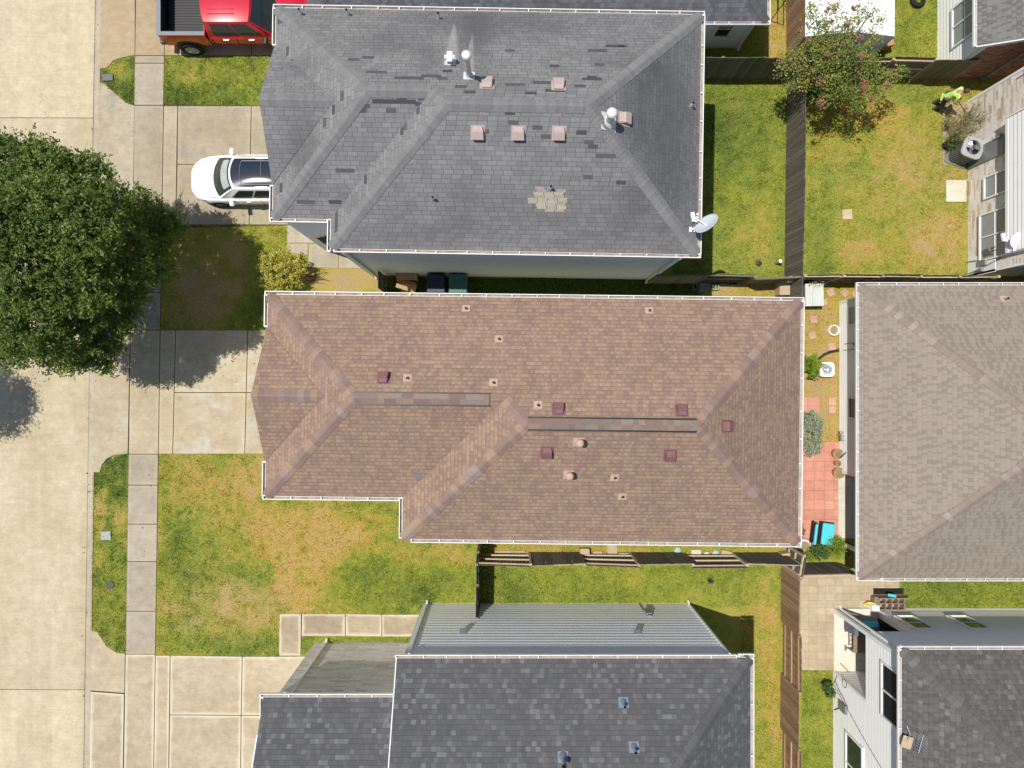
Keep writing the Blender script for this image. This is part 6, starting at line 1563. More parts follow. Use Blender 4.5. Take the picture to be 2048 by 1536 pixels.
# person
def person():
    b = W(1866, 212)
    t = thing('person', 'person in yellow green shirt and dark trousers using an orange trimmer by the stone wall', 'person', b, R(-18))
    MT['skin'] = plain('skin', (0.36, 0.20, 0.13), .6, .3); MT['shirt'] = plain('yellow green shirt', (0.50, 0.72, 0.17), .85, .1, 0, .1); MT['jeans'] = plain('dark trousers', (0.055, 0.07, 0.085), .9, .1); MT['hair'] = plain('short brown hair', (0.10, 0.055, 0.03), .8, .2, 0, .4, 30)
    MT['orange'] = plain('orange plastic', (0.72, 0.14, 0.04), .5, .3)
    def skin(name, verts, edges, radii, mat, root=0, sub=2, parent=None):
        me = bpy.data.meshes.new(name); me.from_pydata(verts, edges, []); me.materials.append(mat); me.update()
        o = bpy.data.objects.new(name, me); COL.objects.link(o); o.parent = parent or t
        m = o.modifiers.new('Skin', 'SKIN'); m.use_smooth_shade = True
        if not me.skin_vertices: pass
        for v, r_ in zip(me.skin_vertices[0].data, radii): v.radius = r_ if isinstance(r_, tuple) else (r_, r_)
        me.skin_vertices[0].data[root].use_root = True
        s = o.modifiers.new('Subdivision', 'SUBSURF'); s.levels = sub; s.render_levels = sub
        return o
    # x forward; bent slightly forward; body is one continuous surface
    V = [(0.02, 0, .93), (.06, 0, 1.10), (.12, 0, 1.28), (.17, 0, 1.43), (.21, 0, 1.51), (.25, 0, 1.57),
         (.0, .09, .88), (.05, .11, .48), (-.02, .12, .09), (.0, -.09, .88), (.10, -.11, .48), (.06, -.12, .09),
         (.16, .19, 1.41), (.24, .25, 1.17), (.42, .10, 1.02), (.16, -.19, 1.41), (.22, -.27, 1.15), (.40, -.20, .98), (.10, .125, .045), (.18, -.125, .045)]
    Eg = [(0, 1), (1, 2), (2, 3), (3, 4), (4, 5), (0, 6), (6, 7), (7, 8), (0, 9), (9, 10), (10, 11), (3, 12), (12, 13), (13, 14), (3, 15), (15, 16), (16, 17), (8, 18), (11, 19)]
    rd = [(.13, .155), (.125, .145), (.13, .165), (.10, .12), .058, .055, .098, .066, .05, .098, .066, .05, .062, .045, .032, .062, .045, .032, .04, .04]
    body = skin('body', V, Eg, rd, MT['skin'])
    # head with face, ears
    hc = Vector((.285, 0, 1.66)); mb = MB(); n = 20; rows = []
    for i in range(13):
        ph = math.pi * i / 12; row = []
        for k in range(n):
            a = 2 * math.pi * k / n; x, y, z = math.sin(ph) * math.cos(a), math.sin(ph) * math.sin(a), math.cos(ph)
            px, py, pz = x * .095, y * .075, z * .118
            if pz < 0: px *= 1 - .18 * (-z); py *= 1 - .30 * (-z)
            if x > .8 and -.35 < z < .12: px += .022 * (1 - abs(y) * 3) if abs(y) < .33 else 0
            row.append(hc + Vector((px, py, pz)))
        rows.append(row)
    mb.grid(rows, 0, .5, closed=True)
    for s in (1, -1):
        mb.lathe([(.0, -.01), (.02, -.008), (.024, 0), (.02, .008), (0, .01)], hc + Vector((0, s * .078, -.005)), 10, .5, 0, Matrix.Rotation(R(90), 3, 'X'))
        mb.lathe([(0, -.009), (.010, 0), (0, .009)], hc + Vector((.083, s * .030, .012)), 8, .5, 1)
    mb.beam(hc + Vector((.083, -.025, -.062)), hc + Vector((.083, .025, -.062)), .012, .012, .5, 2)
    mb.build('head', [MT['skin'], MT['black'], MT['terracotta']], t, smooth=True)
    mb = MB(); rows = []
    for i in range(7):
        ph = math.pi * .62 * i / 6; rows.append([hc + Vector((math.sin(ph) * math.cos(2 * math.pi * k / n) * .103 - .012, math.sin(ph) * math.sin(2 * math.pi * k / n) * .084, math.cos(ph) * .127 + (.055 if i == 6 and math.cos(2 * math.pi * k / n) > .35 else 0) + .004)) for k in range(n)])
    mb.grid(rows, 0, .5, closed=True); mb.build('hair', MT['hair'], t, smooth=True)
    # clothes follow the same skeleton, slightly larger
    sv_ = [V[0], V[1], V[2], V[3], (.195, 0, 1.49), V[12], V[13], (.30, .20, 1.12), V[15], V[16], (.28, -.245, 1.10), (.01, 0, .88)]
    skin('shirt', sv_, [(11, 0), (0, 1), (1, 2), (2, 3), (3, 4), (3, 5), (5, 6), (6, 7), (3, 8), (8, 9), (9, 10)], [(.15, .175), (.145, .165), (.15, .185), (.118, .14), .07, .08, .064, .055, .08, .064, .055, (.15, .175)], MT['shirt'], 0)
    skin('trousers', [V[0], V[6], V[7], (-.02, .12, .14), V[9], V[10], (.06, -.12, .14)], [(0, 1), (1, 2), (2, 3), (0, 4), (4, 5), (5, 6)], [(.14, .165), .115, .085, .072, .115, .085, .072], MT['jeans'], 0)
    for s, (hx, hy, hz), fx_ in ((1, V[14], .12), (-1, V[17], .13)):
        h = Vector((hx, hy, hz)); fw = Vector((.9, -s * .25, -.25)).normalized(); sd = fw.cross(Vector((0, 0, 1))).normalized(); dn = fw.cross(sd).normalized()
        if dn.z > 0: dn = -dn
        pv = [h, h + fw * .045, h + fw * .085]; pe = [(0, 1), (1, 2)]; pr = [(.026, .030), (.022, .040), (.018, .042)]
        for k, (o, ln) in enumerate(((-.03, .068), (-.01, .078), (.01, .073), (.03, .058))):
            i = len(pv); b0 = h + fw * .09 + sd * o
            pv += [b0, b0 + fw * ln * .5 + dn * .018, b0 + fw * ln * .55 + dn * (.018 + ln * .5)]; pe += [(2, i), (i, i + 1), (i + 1, i + 2)]; pr += [.010, .009, .008]
        i = len(pv); pv += [h + fw * .035 + sd * .034 * -s + dn * .005, h + fw * .07 + sd * .045 * -s + dn * .03]; pe += [(1, i), (i, i + 1)]; pr += [.012, .010]
        skin('hand', [tuple(v) for v in pv], pe, pr, MT['skin'], 0, 1)
    for y, x in ((.125, .03), (-.125, .11)):
        mb = MB(); mb.obox((x + .02, y, .05), .28, .10, .09); mb.build('shoe', MT['black'], t, bevel=.03)
    tr_ = thing('string_trimmer', 'orange string trimmer held by the person in the yellow green shirt', 'trimmer', b + Vector((.3, -.1, 0)), R(-18))
    mb = MB(); mb.obox((.02, -.02, .99), .26, .17, .16, 0, None, 0, 0, .3); mb.obox((-.10, -.02, 1.05), .12, .15, .13); mb.build('engine', MT['orange'], tr_, bevel=.03)
    mb = MB(); mb.tube([(.05, -.02, .97), (.62, -.03, .55), (1.12, -.04, .12)], .014, 8); mb.build('shaft', MT['black'], tr_)
    mb = MB(); mb.lathe([(.0, .0), (.06, 0), (.06, .06), (.02, .1), (0, .1)], (1.15, -.04, .05), 12); mb.lathe([(.12, .02), (.15, .05), (.13, .06)], (1.10, -.04, .07), 12); mb.build('trimmer_head', MT['black'], tr_)
person()

# satellite dishes, roof aerial
def dish(label, base, n, cen, face, rx, ry, arm, mat, loc_parent=None):
    t = thing('satellite_dish', label, 'satellite dish', base, 0, None, world=True)
    f = Vector(face).normalized(); M = f.to_track_quat('Z', 'Y').to_matrix(); rows = []
    for r_ in (0, .3, .6, .85, 1.0):
        rows.append([Vector(cen) + M @ Vector((r_ * rx * math.cos(2 * math.pi * k / 32), r_ * ry * math.sin(2 * math.pi * k / 32), .09 * r_ * r_)) for k in range(32)])
    for r_ in (1.0, .85, .5, .0):
        rows.append([Vector(cen) + M @ Vector((r_ * rx * math.cos(2 * math.pi * k / 32), r_ * ry * math.sin(2 * math.pi * k / 32), .09 * r_ * r_ - .015)) for k in range(32)])
    mb = MB(); mb.grid(rows, 0, .5, closed=True); mb.build('reflector', mat, t, smooth=True)
    mb = MB(); mb.tube([base, Vector(base) + (Vector(cen) - Vector(base)) * .5 + Vector((0, 0, .12)), Vector(cen) - f * .06], .024, 8); mb.obox(Vector(base) + Vector((0, 0, .02)), .16, .16, .03); mb.build('mast', MT['white_trim'], t)
    mb = MB(); low = Vector(cen) - (M @ Vector((0, ry * .9, 0))) ; mb.tube([Vector(cen) - f * .03, arm], .02, 8); mb.build('feed_arm', MT['white_trim'], t)
    mb = MB()
    a = Vector(arm)
    for k in (-1, 0, 1): mb.lathe([(.0, -.05), (.035, -.05), (.04, .05), (0, .06)], a + Vector((.05 + .02 * k, .11 * k, .02)), 12, .5, 0)
    mb.obox(a + Vector((-.06, .03, 0)), .12, .3, .10, .2); mb.build('feed', MT['white_trim'], t, bevel=.01)
    return t
MT['dish'] = plain('grey dish enamel', (0.40, 0.44, 0.48), .45, .35, 0, .05)
bb = W(1391, 452, 5.95)
dish('grey oval satellite dish on the corner of the weathered grey roof', bb, 0, W(1414, 450, 6.45), (-.45, .5, .62), .42, .30, W(1390, 436, 6.45), MT['dish'])
mb = MB(); q = W(1380, 459, 5.98); mb.obox(q, .12, .16, .03); mb.tube([q, q + Vector((.18, -.01, .12))], .02, 8); mb.tube([q + Vector((.12, -.08, 0)), q + Vector((.2, .06, .02))], .018, 6)
simple(mb, 'aerial_bracket', MT['white_trim'], 'small white bracket left on the grey roof beside the satellite dish', 'bracket', loc=q)
dish('pale round satellite dish fixed to the white siding over the stone wall', W(2030, 498, 3.0) , 0, W(2040, 481, 3.1), (-.15, -.3, .75), .36, .33, W(2010, 476, 3.0), MT['white_trim'])
q = W(1832, 1488, 6.0); zq = zE + sE * min(q.x - (e0.x + .11), 9); q.z = zq
ae = thing('roof_aerial', 'small aerial with a comb of rods standing on the dark grey roof', 'aerial', q, R(-28))
mb = MB(); mb.tube([(-.25, .35, -.12), (-.2, .3, .25), (.0, .1, .3)], .018, 6); mb.tube([(0, .1, .3), (.05, -.45, .1)], .016, 6); mb.build('mast', MT['metal'], ae)
mb = MB(); mb.obox((.08, -.18, .2), .34, .4, .03, .2); mb.build('panel', MT['dusty'] if 'dusty' in MT else MT['wood_box'], ae)
mb = MB()
for k in range(7): mb.tube([(.12 + .04 * k, .36 - .09 * k, .30), (.62 + .02 * k, .22 - .09 * k, .30)], .011, 6)
mb.tube([(.36, .32, .31), (.5, -.3, .31)], .014, 6); mb.build('rod', MT['metal'], ae)

# wheeled bins and boxes in the gap
MT['bin_green'] = plain('dark green bin plastic', (0.035, 0.14, 0.11), .45, .35); MT['bin_blue'] = plain('navy bin plastic', (0.012, 0.018, 0.05), .45, .35); MT['mint'] = plain('pale green bin rim', (0.30, 0.55, 0.36), .5, .3)
def wheelie(label, c, mat, rim, group):
    t = thing('wheeled_bin', label, 'wheeled bin', c, 0, group)
    mb = MB(); mb.hexa([(-.27, -.28, .08), (.27, -.28, .08), (.27, .26, .08), (-.27, .26, .08), (-.36, -.39, 1.0), (.36, -.39, 1.0), (.36, .36, 1.0), (-.36, .36, 1.0)]); mb.build('body', mat, t, bevel=.03)
    mb = MB(); mb.hexa([(-.38, -.41, 1.0), (.38, -.41, 1.0), (.38, .38, 1.0), (-.38, .38, 1.0), (-.35, -.38, 1.05), (.35, -.38, 1.05), (.33, .33, 1.09), (-.33, .33, 1.09)]); mb.build('lid', mat, t, bevel=.02)
    mb = MB(); mb.beam((-.36, -.415, 1.02), (.36, -.415, 1.02), .03, .09); mb.build('front_lip', rim, t)
    mb = MB(); mb.tube([(-.3, .42, 1.03), (.3, .42, 1.03)], .02, 8); mb.build('handle', mat, t)
    for s in (1, -1):
        mb = MB(); mb.lathe([(0, -.03), (.12, -.03), (.12, .03), (0, .03)], (s * .26, .30, .12), 14, .5, 0, Matrix.Rotation(R(90), 3, 'Y')); mb.build('wheel', MT['rubber'], t)
q = W(916, 566, 1.0); wheelie('dark green wheeled bin beside the grey house wall', (q.x, q.y, 0), MT['bin_green'], MT['mint'], 'wheeled bins in the gap')
q = W(872, 566, 1.0); wheelie('navy blue wheeled bin beside the cardboard boxes', (q.x, q.y, 0), MT['bin_blue'], MT['grey_paint'], 'wheeled bins in the gap')
q = W(818, 557); mb = MB(); mb.obox((q.x, q.y, .35), .85, .3, .7, .02); mb.obox((q.x, q.y, .72), .8, .25, .02, .05)
simple(mb, 'cardboard_box', MT['cardboard'], 'long cardboard box against the grey wall by the side gate', 'box', 'cardboard boxes by the gate', q)
q = W(815, 573); mb = MB(); mb.obox((q.x, q.y, .25), .75, .38, .5, -.25); mb.obox((q.x + .15, q.y - .12, .56), .55, .3, .015, -.3, None, 0, .3)
simple(mb, 'cardboard_box', MT['cardboard'], 'flattened open cardboard box leaning in front of the long one', 'box', 'cardboard boxes by the gate', q)
# crates in the shade of the mossy fence
MT['crate_blue'] = plain('blue grey crate', (0.10, 0.13, 0.20), .6, .3); MT['crate_green'] = plain('lime crate', (0.38, 0.46, 0.16), .6, .3); MT['crate_grey'] = plain('grey crate', (0.16, 0.165, 0.18), .7, .25)
def crate(label, px, py, sx, sy, h, mat, rz=0, group='plastic crates by the mossy fence'):
    q = W(px, py); t = thing('plastic_crate', label, 'crate', q, rz, group)
    mb = MB()
    for s in (1, -1): mb.box(-sx / 2, s * sy / 2 - .015, .02, sx / 2, s * sy / 2 + .015, h); mb.box(s * sx / 2 - .015, -sy / 2 + .016, .02, s * sx / 2 + .015, sy / 2 - .016, h)
    mb.box(-.015, -sy / 2 + .016, .05, .015, sy / 2 - .016, h); mb.build('body', mat, t)
    mb = MB(); mb.box(-sx / 2, -sy / 2, 0, sx / 2, sy / 2, .02); mb.build('floor', MT['black'], t)
for k, (px, py, lb, mt) in enumerate(((1409, 561, 'blue grey crate nearest the grey house in the row under the mossy fence', 'crate_blue'), (1427, 561, 'blue grey crate second from the grey house under the mossy fence', 'crate_blue'), (1443, 560, 'paler blue crate in the sunlit end of the row under the mossy fence', 'crate_blue'), (1462, 562, 'blue grey crate at the far sunny end of the row under the mossy fence', 'crate_blue'))):
    crate(lb, px, py + 3, .34, .26, .26, MT[mt])
crate('lime green crate standing out from the row of blue crates', 1429, 575, .24, .20, .2, MT['crate_green']); crate('dark crate touching the lime green crate', 1418, 574, .20, .2, .2, MT['crate_grey']); crate('dark crate at the shaded end by the grey chest', 1392, 574, .28, .24, .2, MT['crate_grey'])
q = W(1405, 577); mb = MB(); mb.obox((q.x, q.y, .15), .40, .36, .3); mb.obox((q.x, q.y, .31), .43, .39, .03); simple(mb, 'storage_chest', MT['crate_grey'], 'grey square chest among the crates', 'chest', loc=q, bevel=.01)
# back lawn of the grey house: pipe and ring
q = W(1551, 527); t = thing('standpipe', 'short grey cleanout pipe with a white cap standing in the green lawn', 'pipe', q)
mb = MB(); mb.tube([(0, 0, 0), (.03, .02, .42)], .06, 12); mb.build('pipe', MT['grey_paint'], t); mb = MB(); mb.lathe([(.07, .40), (.075, .45), (.05, .47), (0, .47)], (.03, .02, 0), 14); mb.build('cap', MT['white_trim'], t)
q = W(1517, 527); mb = MB(); mb.lathe([(0, .0), (.12, 0), (.12, .05), (.085, .055), (.08, .03), (0, .03)], q, 20); simple(mb, 'drain_ring', MT['black'], 'small black drain ring set in the lawn beside the white capped pipe', 'drain', loc=q)
q = W(1420, 1161); t = thing('lawn_ornament', 'small dark spiky sprinkler on the lawn by the alternating fence', 'sprinkler', q)
mb = MB(); mb.lathe([(0, .1), (.05, .1), (.06, 0)], (0, 0, 0), 10); mb.build('base', MT['black'], t); mb = MB()
for k in range(11): a = 2 * math.pi * k / 11; mb.tube([(0, 0, .08), (.10 * math.cos(a), .10 * math.sin(a), .13), (.15 * math.cos(a), .15 * math.sin(a), .05)], .012, 5)
mb.build('spike', MT['dark_metal'], t)
# meter lids in the verge
q = W(217, 156); mb = MB(); mb.obox((q.x, q.y, .03), .42, .26, .06, .05); mb.obox((q.x, q.y, .062), .36, .2, .012, .05); simple(mb, 'meter_cover', MT['dark_metal'], 'dark rectangular meter cover at the tip of the rounded verge', 'meter cover', 'meter covers in the verge', q)
q = W(213, 1071); mb = MB(); mb.obox((q.x, q.y, .025), .40, .34, .05, .03); mb.lathe([(0, .055), (.05, .055), (.05, .045)], (q.x - .06, q.y, 0), 10); simple(mb, 'meter_cover', MT['ac_top'], 'pale grey square meter cover in the long verge', 'meter cover', 'meter covers in the verge', q)
q = W(221, 1169); mb = MB(); mb.lathe([(0, .045), (.15, .045), (.17, .035), (.17, 0)], q, 20); simple(mb, 'meter_cover', MT['dark_metal'], 'round dark meter cover in the long verge', 'meter cover', 'meter covers in the verge', q)
# white canopy, tyre, bits at the top
cn = thing('canopy_tent', 'white fabric canopy with a sloping front at the top edge beside the crape myrtle', 'canopy', W(1735, 10), 0, None, world=True)
x0_, x1_ = W(1600, 0, 1.9).x + .2, W(1789, 0, 1.9).x; ys_ = W(0, 70, 2.0).y; MT['fabric'] = plain('white canopy fabric', (0.84, 0.85, 0.87), .8, .15, 0, .04, 1.5)
mb = MB(); xm = (x0_ + x1_) / 2
mb.grid([[(x0_, ys_, 1.9), (xm, ys_, 2.25), (x1_, ys_, 1.9)], [(x0_, ys_ + 2, 1.95), (xm, ys_ + 2, 2.3), (x1_, ys_ + 2, 1.92)], [(x0_, ys_ + 4, 1.9), (xm, ys_ + 4, 2.25), (x1_, ys_ + 4, 1.9)]], 0, .5); mb.build('roof_fabric', MT['fabric'], cn)
mb = MB(); mb.grid([[(x0_, ys_, 1.9), (xm, ys_, 2.25), (x1_, ys_, 1.9)], [(x0_ + .05, ys_ - .05, .05), (xm, ys_ - .12, .05), (x1_ - .15, ys_ - .22, .05)]], 0, .5); mb.grid([[(x1_, ys_, 1.9), (x1_, ys_ + 4, 1.9)], [(x1_ - .05, ys_, 1.6), (x1_ - .05, ys_ + 4, 1.6)]], 0, .5); mb.build('side_curtain', MT['fabric'], cn)
for a, b in ((x0_, ys_), (x1_, ys_), (x0_, ys_ + 4), (x1_, ys_ + 4)):
    mb = MB(); mb.beam((a, b, 0), (a, b, 1.9), .04, .04); mb.build('leg', MT['metal'], cn)
q = W(1760, 95, 0); mb = MB(); mb.obox((q.x, q.y, .25), .5, .35, .5, .2); mb.obox((q.x + .05, q.y - .05, .53), .45, .3, .05, .25); simple(mb, 'toy_box', MT['terracotta'], 'reddish box in front of the white canopy', 'box', loc=q, bevel=.02)
q = W(1833, 2); mb = MB(); mb.lathe([(.17, 0), (.30, .02), (.33, .1), (.30, .18), (.17, .2), (.17, 0)], q, 24); simple(mb, 'old_tyre', MT['rubber'], 'black tyre lying on the lawn at the top edge', 'tyre', loc=q, smooth=True)
q = W(1541, 15); t = thing('trellis_frame', 'narrow dark metal frame standing beside the slate roofed house', 'frame', q)
mb = MB()
for y in (-.55, .55): mb.tube([(0, y, 0), (0, y, 1.5)], .02, 6)
mb.build('leg', MT['black'], t); mb = MB(); mb.tube([(0, -.55, 1.5), (0, .55, 1.5)], .02, 6); mb.tube([(0, -.55, .8), (0, .55, .8)], .02, 6); mb.build('crossbar', MT['black'], t)

# stepping stones
MT['step_pink'] = concrete('pink stepping stone', (0.46, 0.27, 0.20), (0.50, 0.33, 0.25), stain_amt=.2); MT['step_tan'] = concrete('tan stepping stone', (0.44, 0.35, 0.25), (0.50, 0.41, 0.30), stain_amt=.2)
for px, py, s, rz, mt, lb in ((1694, 429, .40, .05, 'step_tan', 'single tan square stepping stone alone in the dry lawn of the stone house'), (1661, 585, .30, .5, 'step_pink', 'pink stepping stone next to the pale storage box'), (1689, 586, .28, .75, 'step_pink', 'diamond laid pink stepping stone by the corner of the taupe roof'), (1710, 587, .28, .75, 'step_pink', 'pink stepping stone half under the edge of the taupe roof'), (1627, 639, .30, .1, 'step_pink', 'pink stepping stone south of the pale storage box'), (1624, 671, .28, .35, 'step_pink', 'reddish stepping stone left of the white ring planter'), (1663, 693, .30, .15, 'step_pink', 'pink stepping stone just south of the white ring planter'), (1664, 803, .30, .05, 'step_pink', 'pink stepping stone by the window of the taupe house, upper of two'), (1664, 819, .28, .0, 'step_pink', 'pink stepping stone by the window of the taupe house, lower of two'), (1648, 604, .24, .1, 'step_pink', 'small pink stepping stone at the east side of the pale storage box')):
    q = W(px, py); mb = MB(); mb.obox((q.x, q.y, .02), s, s, .05, rz); simple(mb, 'stepping_stone', MT[mt], lb, 'stepping stone', 'stepping stones', q, bevel=.006)
# storage box by the fence
q = W(1627, 596, .0); t = thing('storage_box', 'pale grey green storage box with a flat lid at the corner of the brown roof', 'storage box', (W(1628, 0, .6).x, W(0, 590, .6).y, 0), R(1))
MT['pale_teal'] = plain('pale grey green plastic', (0.52, 0.56, 0.52), .6, .3, 0, .12, 4); mb = MB(); mb.box(-.34, -.42, .02, .34, .42, .60); mb.build('body', MT['grey_paint'], t); mb = MB(); mb.box(-.37, -.45, .6, -.09, .45, .66); mb.box(-.085, -.45, .6, .37, .45, .66); mb.build('lid', MT['pale_teal'], t, bevel=.012)
q = W(1600, 577, .3); mb = MB(); mb.obox((W(1564, 0).x + .02, q.y, .0), .1, .1, .01)
q = W(1560, 579); mb = MB(); mb.obox((q.x, q.y, .3), .48, .55, .6); mb.obox((q.x, q.y, .61), .52, .6, .03); simple(mb, 'wooden_box', MT['wood_box'], 'tan wooden box against the dark fence just above the brown roof', 'box', loc=q, bevel=.008)
q = W(1563, 565); mb = MB(); mb.lathe([(0, 0), (.1, .0), (.13, .3), (.12, .34), (0, .34)], Vector((q.x, q.y, .63)), 14); simple(mb, 'bucket', MT['white_trim'], 'white bucket on top of the tan wooden box', 'bucket', loc=(q.x, q.y, .63))
# ring planter, fire bowl, pots
def ring(name, label, px, py, r, mat, cat, inner):
    q = W(px, py); t = thing(name, label, cat, q); mb = MB(); mb.lathe([(r * .86, .02), (r * .95, 0), (r, .16), (r * .98, .2), (r * .80, .2), (r * .78, .05)], (0, 0, 0), 28); mb.build('rim', mat, t); mb = MB(); mb.lathe([(r * .82, .07), (0, .09)], (0, 0, 0), 20); mb.build('filling', inner, t)
MT['potsoil'] = plain('dry potting soil', (0.27, 0.21, 0.12), .95, .1, 0, .4, 14); MT['ring_white'] = plain('white ring', (0.78, 0.76, 0.68), .6, .3)
ring('ring_planter', 'white ring planter on the dry grass beside the taupe house window', 1664, 661, .225, MT['ring_white'], 'planter', MT['potsoil'])
ring('ring_planter', 'white ring planter partly hidden by the corner of the brown roof', 1604, 1094, .36, MT['ring_white'], 'planter', MT['potsoil'])
q = W(1655, 741); t = thing('fire_bowl', 'white square table with a round silver bowl in the middle', 'fire bowl', q, R(3)); t2 = W(1654, 739, .4); t.location = (t2.x, t2.y, 0)
mb = MB(); N_ = 28; sq = rsq(.30, n=N_); ci = [(.205 * math.cos(2 * math.pi * i / N_), .205 * math.sin(2 * math.pi * i / N_)) for i in range(N_)]
mb.grid([[(x * .96, y * .96, .34) for x, y in sq], [(x, y, .36) for x, y in sq], [(x, y, .42) for x, y in sq], [(x, y, .42) for x, y in ci]], 0, .5, closed=True); mb.build('table_top', MT['white_trim'], t)
mb = MB(); mb.lathe([(.205, .425), (.19, .34), (.12, .26), (.06, .25), (0, .28)], (0, 0, 0), 28); mb.build('bowl', MT['metal'], t, smooth=True)
for a in (-1, 1):
    for b in (-1, 1):
        mb = MB(); mb.beam((a * .22, b * .22, .0), (a * .24, b * .24, .35), .04, .04); mb.build('leg', MT['white_trim'], t)
for k, (px, py, r, lb) in enumerate(((1669, 906, .21, 'brown plant pot nearest the hose on the red tiles'), (1671, 944, .225, 'large round brown plant pot at the end of the white siding'), (1669, 925, .11, 'small green plant pot between the two brown pots'))):
    q = W(px, py); t = thing('plant_pot', lb, 'plant pot', q, 0, 'plant pots on the red tiles'); mb = MB(); mb.lathe([(0, 0), (r * .75, 0), (r, .30), (r * 1.02, .33), (r * .9, .33), (r * .88, .27)], (0, 0, 0), 24); mb.build('pot', MT['terracotta'], t); mb = MB(); mb.lathe([(r * .9, .28), (0, .30)], (0, 0, 0), 18); mb.build('soil', MT['potsoil'], t)
    V, N = twig_leaves(np.array([[0, 0, .28]] * 10), np.array([[math.cos(a) * .7, math.sin(a) * .7, .6] for a in np.arange(10) * .63]), np.full(10, r * 1.1), 9, .05, .04, .35); np_mesh('plant', V, 4, MT['straw_leaf'], {'rnd': rng.random(N)}, t)
q = W(1674, 918); mb = MB(); pts = [(W(a, b).x, W(a, b).y, z) for a, b, z in ((1672, 915, .3), (1678, 901, .6), (1682, 906, .6), (1681, 914, .5), (1687, 920, .35), (1685, 923, .15), (1680, 919, .06), (1684, 925, .06), (1679, 928, .06))]; mb.tube(pts, .022, 6)
simple(mb, 'garden_hose', MT['black'], 'black hose looped over the plant pots by the white siding', 'hose', loc=q)
q = W(1672, 874); mb = MB(); mb.obox((q.x + .02, q.y, .45), .12, .25, .12); mb.tube([(q.x, q.y + .1, .0), (q.x, q.y + .1, .5), (q.x + .05, q.y - .1, .52), (q.x + .2, q.y - .12, .5)], .02, 6); mb.lathe([(0, .04), (.07, .03), (.07, -.03), (0, -.04)], (q.x, q.y + .22, .45), 12); simple(mb, 'garden_tap', MT['metal'], 'metal garden tap and fittings against the white siding', 'tap', loc=q)
# hose across the dry grass by the fire bowl
mb = MB(); pts = [W(a, b, .04) for a, b in ((1636, 718), (1648, 708), (1662, 702), (1678, 699), (1683, 698))]; mb.tube(pts, .03, 6); mb.tube([p_ + Vector((0, -.06, 0)) for p_ in pts], .028, 6)
simple(mb, 'cable_bundle', MT['dark_metal'], 'dark cable bundle running over the dry grass to the wall of the taupe house', 'cable', loc=pts[0])
# turquoise chair
MT['turq'] = plain('turquoise cushion', (0.075, 0.52, 0.62), .8, .2, 0, .06, 4)
q = W(1640, 1063); t = thing('garden_chair', 'low black garden chair with turquoise seat and back cushions on the red tiles', 'chair', (q.x, q.y, 0), R(-7))
def cushion(nm, x0, y0, x1, y1, z0, z1, ry=0, px=0, pz=0):
    mb = MB(); mb.box(x0, y0, z0, x1, y1, z1)
    if ry:
        M = Matrix.Rotation(ry, 3, 'Y'); mb.v = [tuple(M @ Vector((v[0] - px, v[1], v[2] - pz)) + Vector((px, 0, pz))) for v in mb.v]
    return mb.build(nm, MT['turq'], t, bevel=.05)
cushion('seat_cushion', -.12, -.44, .38, .44, .36, .47); cushion('back_cushion', -.42, -.42, -.31, .42, .38, .92, R(-24), -.38, .4)
mb = MB(); mb.box(-.2, -.48, .30, .38, .46, .345); mb.build('seat_frame', MT['black'], t); mb = MB(); mb.hexa([(-.46, -.44, .33), (-.43, -.44, .33), (-.43, .46, .33), (-.46, .46, .33), (-.74, -.44, .90), (-.70, -.44, .90), (-.70, .46, .90), (-.74, .46, .90)]); mb.build('back_frame', MT['black'], t)
for x in (-.40, .33):
    for y in (-.36, .36): mb = MB(); mb.beam((x, y, 0.02), (x, y, .32), .04, .04); mb.build('leg', MT['black'], t)
# side yard of the brown house: crates, boards, discs
def wbox(label, px, py, sx, sy, h, mat, rz=0.0, cat='box'):
    q = W(px, py); t = thing('wooden_crate', label, cat, q, rz, 'wooden crates by the alternating fence'); mb = MB()
    for s in (1, -1): mb.box(-sx / 2, s * sy / 2 - .012, 0, sx / 2, s * sy / 2 + .012, h); mb.box(s * sx / 2 - .012, -sy / 2 + .013, 0, s * sx / 2 + .012, sy / 2 - .013, h)
    mb.build('body', mat, t); mb = MB(); mb.box(-sx / 2 + .013, -sy / 2 + .013, h - .03, sx / 2 - .013, sy / 2 - .013, h - .01); mb.build('lid', mat, t)
wbox('pale wooden crate touching the fence, leftmost by the brown roof', 1168, 1102, .36, .30, .30, MT['wood_box']); wbox('broad pale board box next to the gutter of the brown roof', 1224, 1100, .38, .42, .06, MT['wood_box']); wbox('small low wooden box lying between two larger boxes', 1195, 1106, .36, .16, .10, MT['wood_box']); wbox('small wooden box against the fence right of the broad board', 1246, 1109, .38, .18, .18, MT['wood_box']); wbox('cream square box between the two blue discs', 1391, 1104, .38, .22, .12, MT['slab']); wbox('open wooden crate tilted beside the right blue disc', 1451, 1106, .40, .22, .14, MT['wood_box'], -.25)
MT['blue_disc'] = plain('pale blue plastic', (0.33, 0.47, 0.50), .5, .3)
for px, py, mt, lb in ((1355, 1101, 'blue_disc', 'pale blue disc nearest the gutter'), (1413, 1110, 'slab', 'whitish disc against the fence'), (1431, 1107, 'blue_disc', 'pale blue disc beside the tilted crate')):
    q = W(px, py); mb = MB(); mb.lathe([(0, .06), (.03, .06), (.12, .045), (.135, .03), (.12, 0)], q, 22); simple(mb, 'lid_disc', MT[mt], lb, 'disc', 'round lids in the side yard', q)
mb = MB(); q = W(1000, 1101); mb.beam(W(990, 1103, .03), W(1050, 1103, .03), .08, .05); simple(mb, 'timber_plank', MT['rail_wood'], 'weathered plank on the ground at the start of the side yard', 'plank', loc=q)
